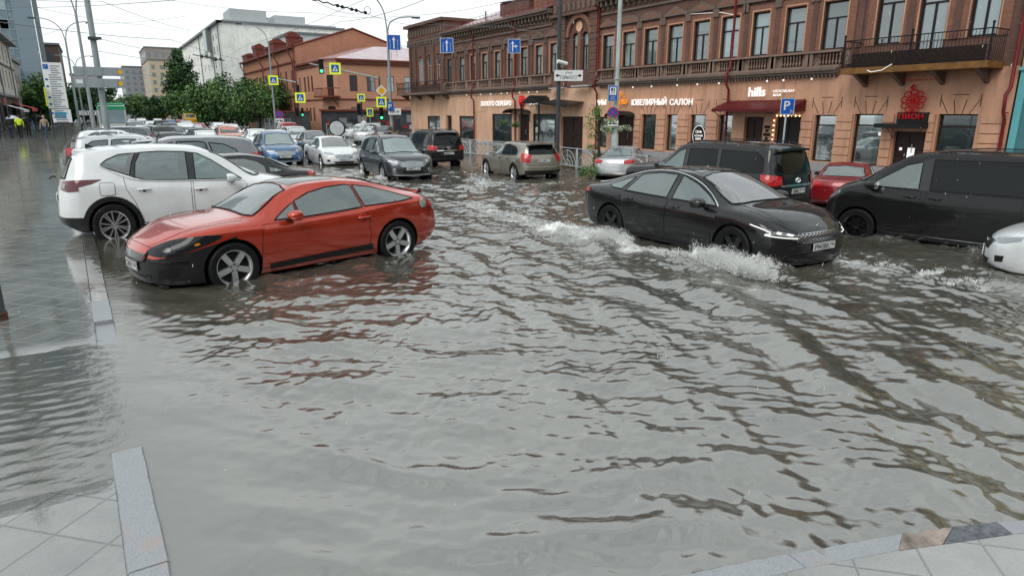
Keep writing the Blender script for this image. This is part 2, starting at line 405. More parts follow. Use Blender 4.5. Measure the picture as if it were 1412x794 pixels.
def build_water():
    xs = spaced([(-12,-1.6,.3,.04),(-1.6,6.5,.022,.022),(6.5,15,.022,.05),(15,28,.06,.3),(28,140,.5,6)])
    ys = spaced([(-6,1.1,.5,.03),(1.1,7.5,.02,.022),(7.5,14,.022,.05),(14,32,.05,.14),(32,70,.15,1.0)])
    X, Y = np.meshgrid(xs, ys)
    h, foam = water_fields(X, Y)
    nx, ny = len(xs), len(ys)
    co = np.empty((nx*ny, 3), np.float32); co[:,0] = X.ravel(); co[:,1] = Y.ravel(); co[:,2] = (WL+h).ravel()
    i = np.arange((ny-1)*(nx-1)); r, c = i//(nx-1), i%(nx-1); a = r*nx+c
    quads = np.stack([a, a+1, a+1+nx, a+nx], 1).astype(np.int32)
    me = bpy.data.meshes.new('water'); me.vertices.add(nx*ny); me.vertices.foreach_set('co', co.ravel())
    me.loops.add(quads.size); me.loops.foreach_set('vertex_index', quads.ravel())
    me.polygons.add(len(quads)); me.polygons.foreach_set('loop_start', np.arange(0, quads.size, 4, dtype=np.int32))
    me.update(calc_edges=True)
    me.polygons.foreach_set('use_smooth', np.ones(len(quads), bool))
    at_ = me.attributes.new('foam', 'FLOAT', 'POINT'); at_.data.foreach_set('value', foam.ravel().astype(np.float32))
    m, nt, b = nmat('flood_water')
    wc = wcoord(nt)
    att = node(nt, 'ShaderNodeAttribute', attribute_name='foam')
    fn = noise(nt, wc, 13, 9, .72, .9); fn2 = noise(nt, wc, 90, 4, .7)
    fs = mth(nt, 'ADD', mth(nt, 'MULTIPLY', fn, .75), mth(nt, 'MULTIPLY', fn2, .25))
    v = mth(nt, 'SUBTRACT', mth(nt, 'ADD', mth(nt, 'MULTIPLY', att.outputs['Fac'], .56), fs), .75)
    fm = mth(nt, 'MULTIPLY', v, 2.3, clamp=True)
    silt = ramp(nt, noise(nt, wcoord(nt, (1,.6,1)), .7, 5, .6, .8), [(.3, (.052,.049,.038)), (.7, (.100,.094,.076))])
    silt = mixc(nt, mth(nt, 'MULTIPLY', att.outputs['Fac'], .5, clamp=True), silt, (.22,.22,.195))
    col = mixc(nt, fm, silt, (.80,.81,.78)); lk(nt, col, b.inputs['Base Color'])
    lk(nt, mth(nt, 'ADD', .012, mth(nt, 'MULTIPLY', fm, .5)), b.inputs['Roughness'])
    b.inputs['IOR'].default_value = 3.3; b.inputs['Specular Tint'].default_value = (1.0,1.0,.97,1)
    # capillary ripples and rain rings
    rp = noise(nt, wcoord(nt, (1,1,1)), 9, 6, .62, .5)
    rp2 = noise(nt, wcoord(nt, (1.9,.8,1), (0,0,.6)), 30, 5, .66, .5)
    vor = node(nt, 'ShaderNodeTexVoronoi'); vor.inputs['Scale'].default_value = 2.6; lk(nt, wc, vor.inputs['Vector'])
    ring = mth(nt, 'MULTIPLY', mth(nt, 'SINE', mth(nt, 'MULTIPLY', vor.outputs['Distance'], 95)), mth(nt, 'SUBTRACT', .16, vor.outputs['Distance'], clamp=True))
    hsum = mth(nt, 'ADD', mth(nt, 'MULTIPLY', rp, .55), mth(nt, 'MULTIPLY', rp2, .13))
    hsum = mth(nt, 'ADD', hsum, mth(nt, 'MULTIPLY', ring, .22))
    hsum = mth(nt, 'ADD', hsum, mth(nt, 'MULTIPLY', mth(nt, 'MULTIPLY', fm, fn2), .6))
    bump(nt, b, hsum, .30, .015)
    me.materials.append(m)
    o = bpy.data.objects.new('water', me); COL.objects.link(o); tag(o, 'murky grey flood water covering the road', kind='structure')
build_water()

# road bed under and beyond the flood
def asphalt():
    m, nt, b = nmat('wet_asphalt')
    n = noise(nt, wcoord(nt), .25, 6, .6); n2 = noise(nt, wcoord(nt), 60, 3)
    c = mixc(nt, n2, ramp(nt, n, [(.3,(.035,.036,.038)),(.7,(.065,.066,.068))]), (.05,.05,.05)); lk(nt, c, b.inputs['Base Color'])
    lk(nt, ramp(nt, noise(nt, wcoord(nt), .6, 5), [(.35,.08),(.65,.35)]), b.inputs['Roughness'])
    b.inputs['IOR'].default_value = 1.6; bump(nt, b, n2, .25, .01); return m
ASPH = asphalt()
MB().quad((-300,-60,0),(400,-60,0),(400,60,0),(-300,60,0)).quad((-300,60,0),(400,60,0),(400,72,.17),(-300,72,.17)).quad((-300,72,.17),(400,72,.17),(400,2600,.17),(-300,2600,.17)).build('road', ASPH, fixn=False, kind='structure', label='wet asphalt road under the flood')

def tile_mat(name, dark=1.0, size=.355):
    m, nt, b = nmat(name)
    wc = wcoord(nt, (1,1,1), (0,0,R(45)))
    br = node(nt, 'ShaderNodeTexBrick'); br.offset = 0; br.squash = 1
    br.inputs['Scale'].default_value = 1; br.inputs['Brick Width'].default_value = size; br.inputs['Row Height'].default_value = size
    br.inputs['Mortar Size'].default_value = .008; br.inputs['Mortar Smooth'].default_value = .4; br.inputs['Bias'].default_value = 0
    br.inputs['Color1'].default_value = (.14*dark,.138*dark,.122*dark,1); br.inputs['Color2'].default_value = (.25*dark,.246*dark,.222*dark,1)
    br.inputs['Mortar'].default_value = (.045,.045,.042,1)
    lk(nt, wc, br.inputs['Vector'])
    g = noise(nt, wcoord(nt), 2.1, 7, .66, .6); g2 = noise(nt, wcoord(nt), 70, 4, .7)
    c = mixc(nt, .55, br.outputs['Color'], ramp(nt, g, [(.34,(.035*dark,.032*dark,.025*dark)),(.66,(.24*dark,.238*dark,.212*dark))]), 'MIX')
    gp = node(nt, 'ShaderNodeNewGeometry'); sp_ = node(nt, 'ShaderNodeSeparateXYZ'); lk(nt, gp.outputs['Position'], sp_.inputs[0])
    jc = mixc(nt, mth(nt,'MULTIPLY',mth(nt,'SUBTRACT',sp_.outputs[1],6.5),.4,clamp=True), (.03,.03,.028), (.36,.37,.35))  # far joints paler, their wet reflection put into the colour
    c = mixc(nt, mth(nt,'MULTIPLY',br.outputs['Fac'],.85), c, jc)
    c = mixc(nt, .18, c, ramp(nt, g2, [(.35,(.03,.03,.03)),(.65,(.3,.3,.28))]))
    lk(nt, c, b.inputs['Base Color'])
    wet = ramp(nt, noise(nt, wcoord(nt), .9, 5, .6), [(.35,.02),(.66,.16)])
    lk(nt, wet, b.inputs['Roughness']); b.inputs['IOR'].default_value = 3.5
    h = mth(nt, 'SUBTRACT', mth(nt, 'MULTIPLY', noise(nt, wcoord(nt), 3.5, 4), .35), mth(nt, 'MULTIPLY', br.outputs['Fac'], .35))
    h = mth(nt, 'ADD', h, mth(nt, 'MULTIPLY', noise(nt, wcoord(nt), 22, 3), .06))
    bump(nt, b, h, .35, .02)
    return m
TILE = tile_mat('wet_paving')
def granite():
    m, nt, b = nmat('kerb_granite')
    v = node(nt, 'ShaderNodeTexVoronoi'); v.inputs['Scale'].default_value = 105; lk(nt, wcoord(nt), v.inputs['Vector'])
    n = noise(nt, wcoord(nt), 120, 4, .7)
    c = mixc(nt, n, ramp(nt, v.outputs['Distance'], [(.1,(.08,.083,.088)),(.6,(.28,.29,.305))]), (.36,.38,.40))
    rust = ramp(nt, noise(nt, wcoord(nt), 3.2, 5, .6), [(.60,0.0),(.72,.75)])
    at_ = node(nt, 'ShaderNodeObjectInfo')
    c = mixc(nt, mth(nt,'MULTIPLY',rust,.5), c, (.42,.27,.20)); lk(nt, c, b.inputs['Base Color'])
    b.inputs['Roughness'].default_value = .32; b.inputs['IOR'].default_value = 1.5; bump(nt, b, n, .5, .004); return m
GRAN = granite()
PINK = plain('pink_granite', (.33,.27,.235), .35, var=.6, scale=9, bmp=.6)
WETG = plain('kerb_wet', (.14,.14,.13), .10, spec=1.0, var=.4, scale=6, coat=1, bmp=.12)
DARKG = plain('dark_granite', (.13,.14,.155), .25, var=.55, scale=30, bmp=.3)
def pav_z(x, y):
    z = .168 - .060*sm(4.35, 4.95, y)*(1-sm(6.9, 8.0, y)) + .016*sm(7.6, 11, y)
    return z + np.clip(-.012*(x+.2), 0, .1)*(sm(8,12,y)+.4*(1-sm(4.2,4.8,y)))
def kerb_x(y): return .02 - .029*np.maximum(0, y-3.4)*1.0
def pavement():
    ys = spaced([(-8,3,.6,.3),(3,9,.08,.08),(9,30,.2,1),(30,160,2,6)])
    mb = MB(); fr = [0,.02,.06,.12,.25,.5,1]
    n = len(fr)
    for y in ys:
        xk = float(kerb_x(min(y, 60)))-.195
        if y < 3.4: xk = -.175 + (.06)*(3.4-y)*.3
        for f in fr:
            x = xk - f*16
            mb.v.append((x, y, float(pav_z(x, y))))
    for j in range(len(ys)-1):
        for i in range(n-1): mb.f.append((j*n+i, j*n+n+i, j*n+n+i+1, j*n+i+1)); mb.m.append(0)
    mb.build('pavement', TILE, fixn=True, kind='structure', label='wet paving slabs of the pavement by the parked cars')
pavement()
def kerb_stone(p0, p1, wdt, z0, z1, mat, name='kerb_stone', bev=.012):
    """granite block from p0 to p1 (road side edge), width to its left"""
    a = Vector((p0[0], p0[1], 0)); b = Vector((p1[0], p1[1], 0)); d = (b-a).normalized(); nrm = Vector((-d.y, d.x, 0))
    mb = MB(); L = (b-a).length-.008; n = max(2, int(L/.12))
    rr = random.Random(int(p0[0]*971+p0[1]*131))
    prof = [(0,-.2),(0,-.012),(.010,0),(wdt-.008,0),(wdt,-.008),(wdt,-.2)]
    for i in range(n+1):
        t = i/n; z = z0+(z1-z0)*t; j = .003*rr.uniform(-1,1)
        for q, (u, h) in enumerate(prof):
            p = a + d*(.004+L*t) + nrm*(u + (j if q in (1,2) else 0)); mb.v.append((p.x, p.y, z+h+(rr.uniform(-.0015,.0015) if h > -.1 else 0)))
    m = len(prof)
    for i in range(n):
        for k in range(m-1): mb.f.append((i*m+k, i*m+k+1, (i+1)*m+k+1, (i+1)*m+k)); mb.m.append(0)
    mb.f += [tuple(range(m)), tuple(n*m+k for k in reversed(range(m)))]; mb.m += [0, 0]
    return mb.build(name, mat, kind='structure')
# kerb along the parked cars
ys = [1.6, 2.5, 3.43, 4.9, 5.75, 6.6, 7.45, 8.25, 9.2, 10.2, 11.2, 12.2, 13.2, 14.2, 15.2]
while ys[-1] < 60: ys.append(ys[-1]+2.0)
for i, (a, b) in enumerate(zip(ys, ys[1:])):
    za = float(pav_z(-.3, a))+.004; zb = float(pav_z(-.3, b))+.004
    if i == 2: za, zb = .176, .168
    if i == 7: za = .205; zb = .205
    if i == 6: za = .150; zb = .160
    kerb_stone((float(kerb_x(a)), a), (float(kerb_x(b)), b), .19, za, zb, GRAN if i < 8 else WETG)
# kerb and paving of the near corner on the right, from two edge lines
ZC = .182
outer = [tuple(at(px, py, z=ZC)[:2]) for px, py in ((560,872),(760,828),(927,794),(1083,760),(1245,733),(1316,723),(1371,717),(1450,712),(1600,722))]
inn_ = [tuple(at(px, py, z=ZC)[:2]) for px, py in ((640,905),(860,850),(1030,802),(1112,782),(1240,758),(1300,750),(1396,736),(1500,726),(1700,740))]
kmat = [GRAN,GRAN,GRAN,GRAN,PINK,DARKG,GRAN,GRAN]
rr = random.Random(3)
for k in range(8):
    A, B2, C2, D2 = Vector((*outer[k],0)), Vector((*outer[k+1],0)), Vector((*inn_[k+1],0)), Vector((*inn_[k],0)); g_ = .006
    mb = MB(); n = 14; dz = .008*rr.uniform(-1,1)
    for i in range(n+1):
        t = .008+.984*i/n; p = A.lerp(B2,t); q = D2.lerp(C2,t); d = (q-p)
        chip = rr.uniform(0,.010) if kmat[k] is not PINK else rr.uniform(0,.05)
        for f, z in ((0,-.2),(0,-.014-chip*.4),((.012+chip)/d.length,0),(.97,0),(1,-.006),(1,-.2)):
            v = p+d*f; mb.v.append((v.x, v.y, ZC+dz*(1-t)+z+(rr.uniform(-.0012,.0012) if z > -.1 else 0)))
    for i in range(n):
        for j in range(5): mb.f.append((i*6+j, i*6+j+1, (i+1)*6+j+1, (i+1)*6+j)); mb.m.append(0)
    mb.f += [tuple(range(6)), tuple(n*6+j for j in reversed(range(6)))]; mb.m += [0,0]
    mb.build('kerb_stone', kmat[k], kind='structure')
mb = MB()
for a, b in zip(inn_, inn_[1:]): mb.quad((a[0],a[1],ZC-.003),(a[0],-9,ZC+.01),(b[0],-9,ZC+.01),(b[0],b[1],ZC-.003))
mb.build('pavement', TILE, kind='structure', label='wet paving slabs at the near corner of the pavement')
# far pavements: along the brick building and round the crossing
mb = MB(); mb.box((17.9,-5,0),(25.2,58,.17)); mb.box((17.9,84,0),(25.2,400,.23)); mb.box((25.2,-5,0),(60,3,.17))
mb.build('pavement', tile_mat('far_paving', .85, .5), kind='structure', label='wet pavement in front of the brick buildings')
# ================================================================== vehicles
def pchip(pts):
    xs = [p[0] for p in pts]; ys = [p[1] for p in pts]; n = len(xs)
    h = [xs[i+1]-xs[i] for i in range(n-1)]; d = [(ys[i+1]-ys[i])/h[i] for i in range(n-1)]
    m = [0.0]*n; m[0] = d[0]; m[-1] = d[-1]
    for i in range(1, n-1):
        if d[i-1]*d[i] > 0:
            w1 = 2*h[i]+h[i-1]; w2 = h[i]+2*h[i-1]; m[i] = (w1+w2)/(w1/d[i-1]+w2/d[i])
    def f(x):
        if x <= xs[0]: return ys[0]
        if x >= xs[-1]: return ys[-1]
        i = 0
        while x > xs[i+1]: i += 1
        t = (x-xs[i])/h[i]; t2 = t*t; t3 = t2*t
        return (2*t3-3*t2+1)*ys[i]+(t3-2*t2+t)*h[i]*m[i]+(-2*t3+3*t2)*ys[i+1]+(t3-t2)*h[i]*m[i+1]
    return f
def catmull(pts, k, closed=False):
    """k samples per span through 2D/3D points"""
    P = [Vector(p) for p in pts]; n = len(P); out = []
    for i in range(n if closed else n-1):
        p1 = P[i]; p2 = P[(i+1)%n]
        p0 = P[i-1] if (i > 0 or closed) else p1*2-p2
        p3 = P[(i+2)%n] if (i+2 < n or closed) else p2*2-p1
        for j in range(k):
            t = j/k; t2 = t*t; t3 = t2*t
            out.append(.5*((2*p1)+(-p0+p2)*t+(2*p0-5*p1+4*p2-p3)*t2+(-p0+3*p1-3*p2+p3)*t3))
    if not closed: out.append(P[-1].copy())
    return out

class Body:
    """smooth car shell from silhouettes: top, belt, bottom heights, half widths at belt and roof rail along x"""
    def __init__(s, sp):
        s.sp = sp
        s.top, s.belt, s.bot, s.wid, s.rail = (pchip(sp[k]) for k in ('top','belt','bot','wid','rail'))
        s.x0 = sp['top'][0][0]; s.x1 = sp['top'][-1][0]; s.W = max(p[1] for p in sp['wid'])
        s.lf = pchip(sp.get('lean_f', [(0,.05),(.5,0),(1.0,.06)])); s.lr = pchip(sp.get('lean_r', [(0,.05),(.5,0),(1.0,.02),(2,.05)]))
        s.crown = sp.get('crown', .075)
    def keys(s, x, e=0.0):
        w = s.wid(x)-e; zb = s.belt(x)-e*.3; zt = max(s.top(x)-e*.8, zb+.012); z0 = s.bot(x)+e*.8; h = zb-z0
        dz = zt-zb; g = min(1, max(0, (dz-.04)/.30)); g = g*g*(3-2*g)
        wr = s.rail(x); fl = s.sp.get('flare', .0)
        ry = w*.70*(1-g)+wr*g; rz = (zb+dz*.72)*(1-g)+(zt-s.crown)*g
        sh = w*.955
        k = [(0,z0),(w*.55,z0),(w*.88,z0+.005),(w*(.955+fl),z0+.09*h+.012),(w*.988,z0+.33*h),(w,z0+.60*h),(w*.990,zb-.13*h),(sh,zb-.008)]
        my, mz = sh*(1-.5)+ry*.5, zb*(.5)+rz*.5
        k += [(my+.008*g+ (.03*(1-g)), mz+.006*(1-g)), (ry,rz), (ry*.88,rz+(zt-rz)*.52), (ry*.5,rz+(zt-rz)*.88), (0,zt)]
        return k
    def section(s, x, k=4, e=0.0):
        K_ = s.keys(x, e); pts = catmull([(a,b) for a,b in K_], k)
        return [(max(0,p[0]), p[1]) for p in pts]
    def warp(s, x, y, z):
        sp = s.sp; xf = sp['wb']/2+.05; xr = -sp['wb']/2-.05
        if x > xf:
            t = (x-xf)/(s.x1-xf); x -= t*t*(sp.get('bow_f',.22)*(abs(y)/s.W)**2.4) + t**3*s.lf(z)
        elif x < xr:
            t = (x-xr)/(s.x0-xr); x += t*t*(sp.get('bow_r',.16)*(abs(y)/s.W)**2.6) + t**3*s.lr(z)
        return (x, y, z)
    def stations(s, n, r=.09):
        out = []
        L = s.x1-s.x0
        for i in range(n+1):
            t = i/n; u = t + .055*math.sin(2*math.pi*t)*-1
            out.append(s.x0+r+(L-2*r)*u)
        ends = [0.0, .012, .035, .06]
        return [s.x0+d for d in ends]+[x for x in out]+[s.x1-d for d in reversed(ends)]
    def build(s, n=90, k=4, r=.09):
        xs = s.stations(n, r); rings = []
        for x in xs:
            d = min(x-s.x0, s.x1-x)
            e = (r-math.sqrt(max(0, r*r-(r-d)**2))) if d < r else 0
            rings.append([(x,)+p for p in s.section(x, k, e)])
        # end caps: shrinking rings
        def caps(rg):
            zc = (rg[0][2]+rg[-1][2])/2; out = []
            for f in (.8,.55,.3,.08): out.append([(p[0], p[1]*f, zc+(p[2]-zc)*f) for p in rg])
            return out
        rings = list(reversed(caps(rings[0])))+rings+caps(rings[-1])
        m = len(rings[0]); V = []; F = []
        full = []
        for rg in rings:
            row = []
            for i in range(m): row.append(len(V)); V.append(s.warp(*rg[i]))
            for i in range(m-2, 0, -1): row.append(len(V)); V.append(s.warp(rg[i][0], -rg[i][1], rg[i][2]))
            full.append(row)
        M = len(full[0])
        for a, b in zip(full, full[1:]):
            for i in range(M): j = (i+1)%M; F.append((a[i], b[i], b[j], a[j]))
        F.append(tuple(full[0])); F.append(tuple(reversed(full[-1])))
        return V, F
    def cavity(s, xa, xb, floor, n=30, t=.055):
        V = []; rows = []
        for i in range(n+1):
            x = xa+(xb-xa)*i/n; w = s.wid(x); zb = s.belt(x); zt = s.top(x); wr = s.rail(x)
            ztc = max(zt-t, floor+.03); zr = max(min(zt-s.crown-t*.6, ztc-.01), floor+.025); zb2 = min(zb, zr-.005)
            half = [(w*.86, floor),(w*.88, max(floor+.01, zb2-.02)),(max(.1, wr-t*.8), zr),(wr*.5, ztc-.008*(1 if ztc>floor+.08 else 0))]
            ring = [(x, y, z) for y, z in half]+[(x, -y, z) for y, z in reversed(half)]
            rows.append([len(V)+j for j in range(len(ring))]); V += ring
        F = []; M = len(rows[0])
        for a, b in zip(rows, rows[1:]):
            for i in range(M): j = (i+1)%M; F.append((a[i], b[i], b[j], a[j]))
        F.append(tuple(rows[0])); F.append(tuple(reversed(rows[-1])))
        return V, F

def newmesh(name, V, F, mats=()):
    me = bpy.data.meshes.new(name); me.from_pydata(V, [], F)
    for m in mats: me.materials.append(m)
    bm = bmesh.new(); bm.from_mesh(me); bmesh.ops.recalc_face_normals(bm, faces=bm.faces); bm.to_mesh(me); bm.free()
    return me
def boolcut(me, cutters):
    o = bpy.data.objects.new('cut_target', me); COL.objects.link(o); tmp = [o]
    for c in cutters:
        co = bpy.data.objects.new('cutter', c); COL.objects.link(co); tmp.append(co)
        md = o.modifiers.new('cut', 'BOOLEAN'); md.operation = 'DIFFERENCE'; md.solver = 'EXACT'; md.object = co; md.material_mode = 'TRANSFER'
    bpy.context.view_layer.update()
    dg = bpy.context.evaluated_depsgraph_get(); out = bpy.data.meshes.new_from_object(o.evaluated_get(dg), depsgraph=dg)
    for t in tmp: bpy.data.objects.remove(t)
    return out
def poly_inset(poly, d):
    """shrink a closed 2D outline towards its inside"""
    n = len(poly); A = sum(poly[i][0]*poly[(i+1)%n][1]-poly[(i+1)%n][0]*poly[i][1] for i in range(n)); sg = 1 if A > 0 else -1
    out = []
    for i in range(n):
        p = Vector(poly[i-1]); q = Vector(poly[i]); r_ = Vector(poly[(i+1)%n])
        a = (q-p); b = (r_-q)
        if a.length < 1e-6 or b.length < 1e-6: out.append(tuple(q)); continue
        a.normalize(); b.normalize(); nn = Vector((-a.y-b.y, a.x+b.x))*sg
        if nn.length < 1e-6: out.append(tuple(q)); continue
        nn.normalize(); k = max(.35, nn.dot(Vector((-a.y, a.x))*sg)); out.append(tuple(q+nn*(d/k)))
    return out

def panel(bvh, pts, th, mb, off=.004, step=.06, mirror=False, smooth=0, lin=None):
    """snap an outline given by rough 3D points onto the shell, seen along the horizontal direction th (degrees)"""
    c, s_ = math.cos(R(th)), math.sin(R(th)); U = Vector((-s_, c, 0)); D = Vector((c, s_, 0))
    if lin == 'top': U, Vv, D = Vector((1,0,0)), Vector((0,1,0)), Vector((0,0,1))
    else: Vv = Vector((0,0,1))
    o2 = [(Vector(p).dot(U), Vector(p).dot(Vv)) for p in pts]
    if smooth: o2 = [(p[0], p[1]) for p in catmull(o2, smooth, True)]
    out = []
    for i in range(len(o2)):
        a = Vector(o2[i]); b = Vector(o2[(i+1)%len(o2)]); k = max(1, int((b-a).length/step))
        for j in range(k): out.append(a.lerp(b, j/k))
    nb = len(out); x0 = min(p.x for p in out); x1 = max(p.x for p in out); y0 = min(p.y for p in out); y1 = max(p.y for p in out)
    pts2 = list(out); 
    def inside(p):
        r_ = False
        for i in range(nb):
            a, b = out[i], out[i-1]
            if (a.y > p.y) != (b.y > p.y) and p.x < (b.x-a.x)*(p.y-a.y)/(b.y-a.y)+a.x: r_ = not r_
        return r_
    def far(p):
        for i in range(nb):
            a, b = out[i], out[(i+1)%nb]; ab = b-a; t = max(0, min(1, (p-a).dot(ab)/max(1e-9, ab.length_squared)))
            if (a+ab*t-p).length < step*.35: return False
        return True
    y = y0+step/2
    while y < y1:
        x = x0+step/2
        while x < x1:
            p = Vector((x, y))
            if inside(p) and far(p): pts2.append(p)
            x += step
        y += step
    vv, ee, ff, *_ = delaunay_2d_cdt(pts2, [(i, (i+1)%nb) for i in range(nb)], [], 1, 1e-5)
    P3 = []; last = None
    for p in vv:
        o_ = U*p[0]+Vv*p[1]+D*6
        h = bvh.ray_cast(o_, -D, 12)
        if h[0] is None:
            h = bvh.find_nearest(U*p[0]+Vv*p[1]+D*1.0)
            q = h[0]; nrm = D
        else:
            q, nrm = h[0], h[1]
            if nrm.dot(D) < 0: nrm = -nrm
        P3.append(q+nrm*off)
    for sgn in ((1,-1) if mirror else (1,)):
        mb.add([(p.x, p.y*sgn, p.z) for p in P3], [tuple(f) if sgn == 1 else tuple(reversed(f)) for f in ff])
    return P3
def panel_line(bvh, pts, th, mb, r=.004, off=.001, mirror=False, k=1, closed=False, step=.06, lin=None):
    c, s_ = math.cos(R(th)), math.sin(R(th)); D = Vector((c, s_, 0)) if lin != 'top' else Vector((0,0,1))
    P = catmull(pts, k) if k > 1 else [Vector(p) for p in pts]
    if closed: P = P+[P[0]]
    Q = []
    for a, b in zip(P, P[1:]):
        n = max(1, int((b-a).length/step))
        for j in range(n): Q.append(a.lerp(b, j/n))
    Q.append(P[-1]); out = []
    for q in Q:
        o_ = q - D*q.dot(D) + D*6; h = bvh.ray_cast(o_, -D, 12)
        if h[0] is not None: out.append(h[0]+h[1]*off*(1 if h[1].dot(D) > 0 else -1))
    if len(out) < 2: return
    for sgn in ((1,-1) if mirror else (1,)): mb.tube([(p.x, p.y*sgn, p.z) for p in out], r, 5, False)

RUB = plain('rubber_black', (.008,.008,.009), .6, var=.3, scale=20)
PLAST = plain('trim_black', (.018,.018,.019), .35, var=.2, scale=9)
GLOSSB = plain('gloss_black', (.008,.008,.009), .08, var=.1, coat=1)
CHROME = plain('chrome', (.75,.77,.78), .12, metal=1.0, var=.05)
ALLOY = plain('alloy_silver', (.60,.61,.62), .26, metal=.85, var=.08)
ALLOYD = plain('alloy_dark', (.045,.047,.05), .3, metal=.6, var=.1)
STEELD = plain('brake_dark', (.02,.02,.02), .5, metal=.3)
INTER = plain('cabin_trim', (.022,.022,.024), .8)
SEATM = plain('seat_cloth', (.05,.05,.052), .85, var=.2)
LAMPW = glass('lamp_lens', (.9,.93,.95), .35, (.55,.58,.60), 1.7)
LAMPD = glass('lamp_lens_smoked', (.10,.11,.13), .6, (.022,.025,.03), 1.42)
LAMPR = plain('lamp_red', (.42,.012,.012), .12, coat=1, var=.35, scale=40, emit=(.8,.02,.02), es=.03)
LAMPRD = plain('lamp_dark_red', (.10,.008,.012), .1, coat=1, var=.3, scale=20)
LAMPO = plain('lamp_amber', (.7,.22,.02), .15, coat=1)
LAMPON = plain('lamp_lit', (.95,.95,.9), .2, emit=(1,.98,.92), es=.6)
GLS = glass('car_glass', (.62,.76,.74), .34, (.36,.50,.48), 1.9)
GLSD = glass('car_glass_tinted', (.10,.12,.12), .7, (.008,.011,.012), 1.38)
GLSF = glass('car_glass_far', (.3,.36,.36), .95, (.07,.10,.105), 1.9)
GLSL = glass('windscreen', (.66,.80,.78), .48, (.42,.54,.52), 2.1)
WHITEP = plain('plate_white', (.72,.73,.72), .35, var=.05)
INK = plain('ink_black', (.01,.01,.01), .5)
BADGE = plain('badge_chrome', (.8,.82,.83), .1, metal=1.0, var=.02)

def make_wheel(root, x, y, r, wdt, rimr, style, rim_mat, side, arch=False):
    wv = empty('wheel', (x, y, r), 0 if side > 0 else math.pi, root)
    h = wdt/2; mb = MB()
    mb.lathe([(rimr*.96,-h*.9),(rimr*1.08,-h),(r*.93,-h),(r*.985,-h*.86),(r,-h*.6),(r,h*.6),(r*.985,h*.86),(r*.93,h),(rimr*1.12,h*1.0),(rimr*1.03,h*.92),(rimr,h*.80),(rimr*.96,h*.6)], 'Y', n=40)
    for g in (-.3, 0, .3):
        mb.mat(0)
    mb.build('tyre', RUB, wv, 35)
    mb = MB()
    mb.lathe([(rimr*.97,-h*.7),(rimr*.93,h*.55),(rimr*.985,h*.86),(rimr*1.03,h*.90),(rimr*1.0,h*.80),(rimr*.90,h*.62),(rimr*.86,h*.2),(rimr*.86,-h*.6)], 'Y', n=40)
    sp = {'five':5,'ten':10,'multi':7,'steel':0}.get(style, 5)
    def spoke(a, w0, w1, y0=h*.62, y1=h*.80, r0=rimr*.16, r1=rimr*.95):
        ca, sa = math.cos(a), math.sin(a)
        def q(rr, t, yy): return (rr*ca - t*sa, yy, rr*sa + t*ca)
        vs = [q(r0,-w0,y0),q(r0,w0,y0),q(r1,w1,y1-.01),q(r1,-w1,y1-.01),q(r0,-w0*1.1,y0-.05),q(r0,w0*1.1,y0-.05),q(r1,w1*1.2,y1-.06),q(r1,-w1*1.2,y1-.06)]
        mb.add(vs, [(0,3,2,1),(4,5,6,7),(0,1,5,4),(1,2,6,5),(2,3,7,6),(3,0,4,7)])
    for i in range(sp):
        a = 2*math.pi*i/sp + math.pi/2*(-1)
        if style == 'five': spoke(a, rimr*.15, rimr*.17)
        elif style == 'ten': spoke(a-.10, rimr*.035, rimr*.055, r0=rimr*.2); spoke(a+.10, rimr*.035, rimr*.055, r0=rimr*.2) if i%2 == 0 else None
        else: spoke(a-.12, rimr*.04, rimr*.06); spoke(a+.12, rimr*.04, rimr*.06)
    if style == 'steel': mb.lathe([(rimr*.95,h*.6),(rimr*.7,h*.45),(rimr*.62,h*.6),(rimr*.3,h*.66),(.001,h*.66)], 'Y', n=30)
    mb.lathe([(rimr*.27,h*.5),(rimr*.26,h*.66),(rimr*.12,h*.72),(.001,h*.72)], 'Y', n=20)
    mb.build('rim', rim_mat, wv, 40)
    mb = MB(); mb.lathe([(rimr*.84,h*.05),(rimr*.5,h*.12),(.001,h*.12)], 'Y', n=24)
    for i in range(5):
        a = 2*math.pi*(i+.5)/5-math.pi/2; c_ = (rimr*.20*math.cos(a), h*.70, rimr*.20*math.sin(a)); mb.cyl(c_, (c_[0], h*.76, c_[2]), rimr*.045, 6)
    mb.build('brake_disc', STEELD, wv)
    return wv

def plate(root, x, z, txt, rear=False, tilt=0, w=.52, h=.112, y=0, skew=0):
    sx = -1 if rear else 1
    mb = MB(); mb.mat(0).box((x-sx*.006, y-w/2, z-h/2), (x+sx*.006, y+w/2, z+h/2))
    fx = x+sx*.0065
    mb.mat(1)
    for (a, b) in (((y-w/2+.006, z+h/2-.010),(y+w/2-.006, z+h/2-.006)), ((y-w/2+.006, z-h/2+.006),(y+w/2-.006, z-h/2+.010)), ((y-w/2+.006, z-h/2+.006),(y-w/2+.010, z+h/2-.006)), ((y+w/2-.010, z-h/2+.006),(y+w/2-.006, z+h/2-.006)), ((y+sx*w*.235-.002, z-h/2+.006),(y+sx*w*.235+.002, z+h/2-.006))):
        mb.box((fx-sx*.002, a[0], a[1]), (fx+sx*.001, b[0], b[1]))
    main, reg = txt
    text_on(mb, main, (fx, y-sx*w*.45, z-h*.33), (0,sx,0), (0,0,1), width=w*.63, height=h*.66, extrude=.005, offset=.012, off=.0012)
    text_on(mb, reg, (fx, y+sx*w*.27, z-h*.12), (0,sx,0), (0,0,1), width=w*.18, height=h*.42, extrude=.005, offset=.012, off=.0012)
    o = mb.build('number_plate', [WHITEP, INK], root, fixn=False)
    return o

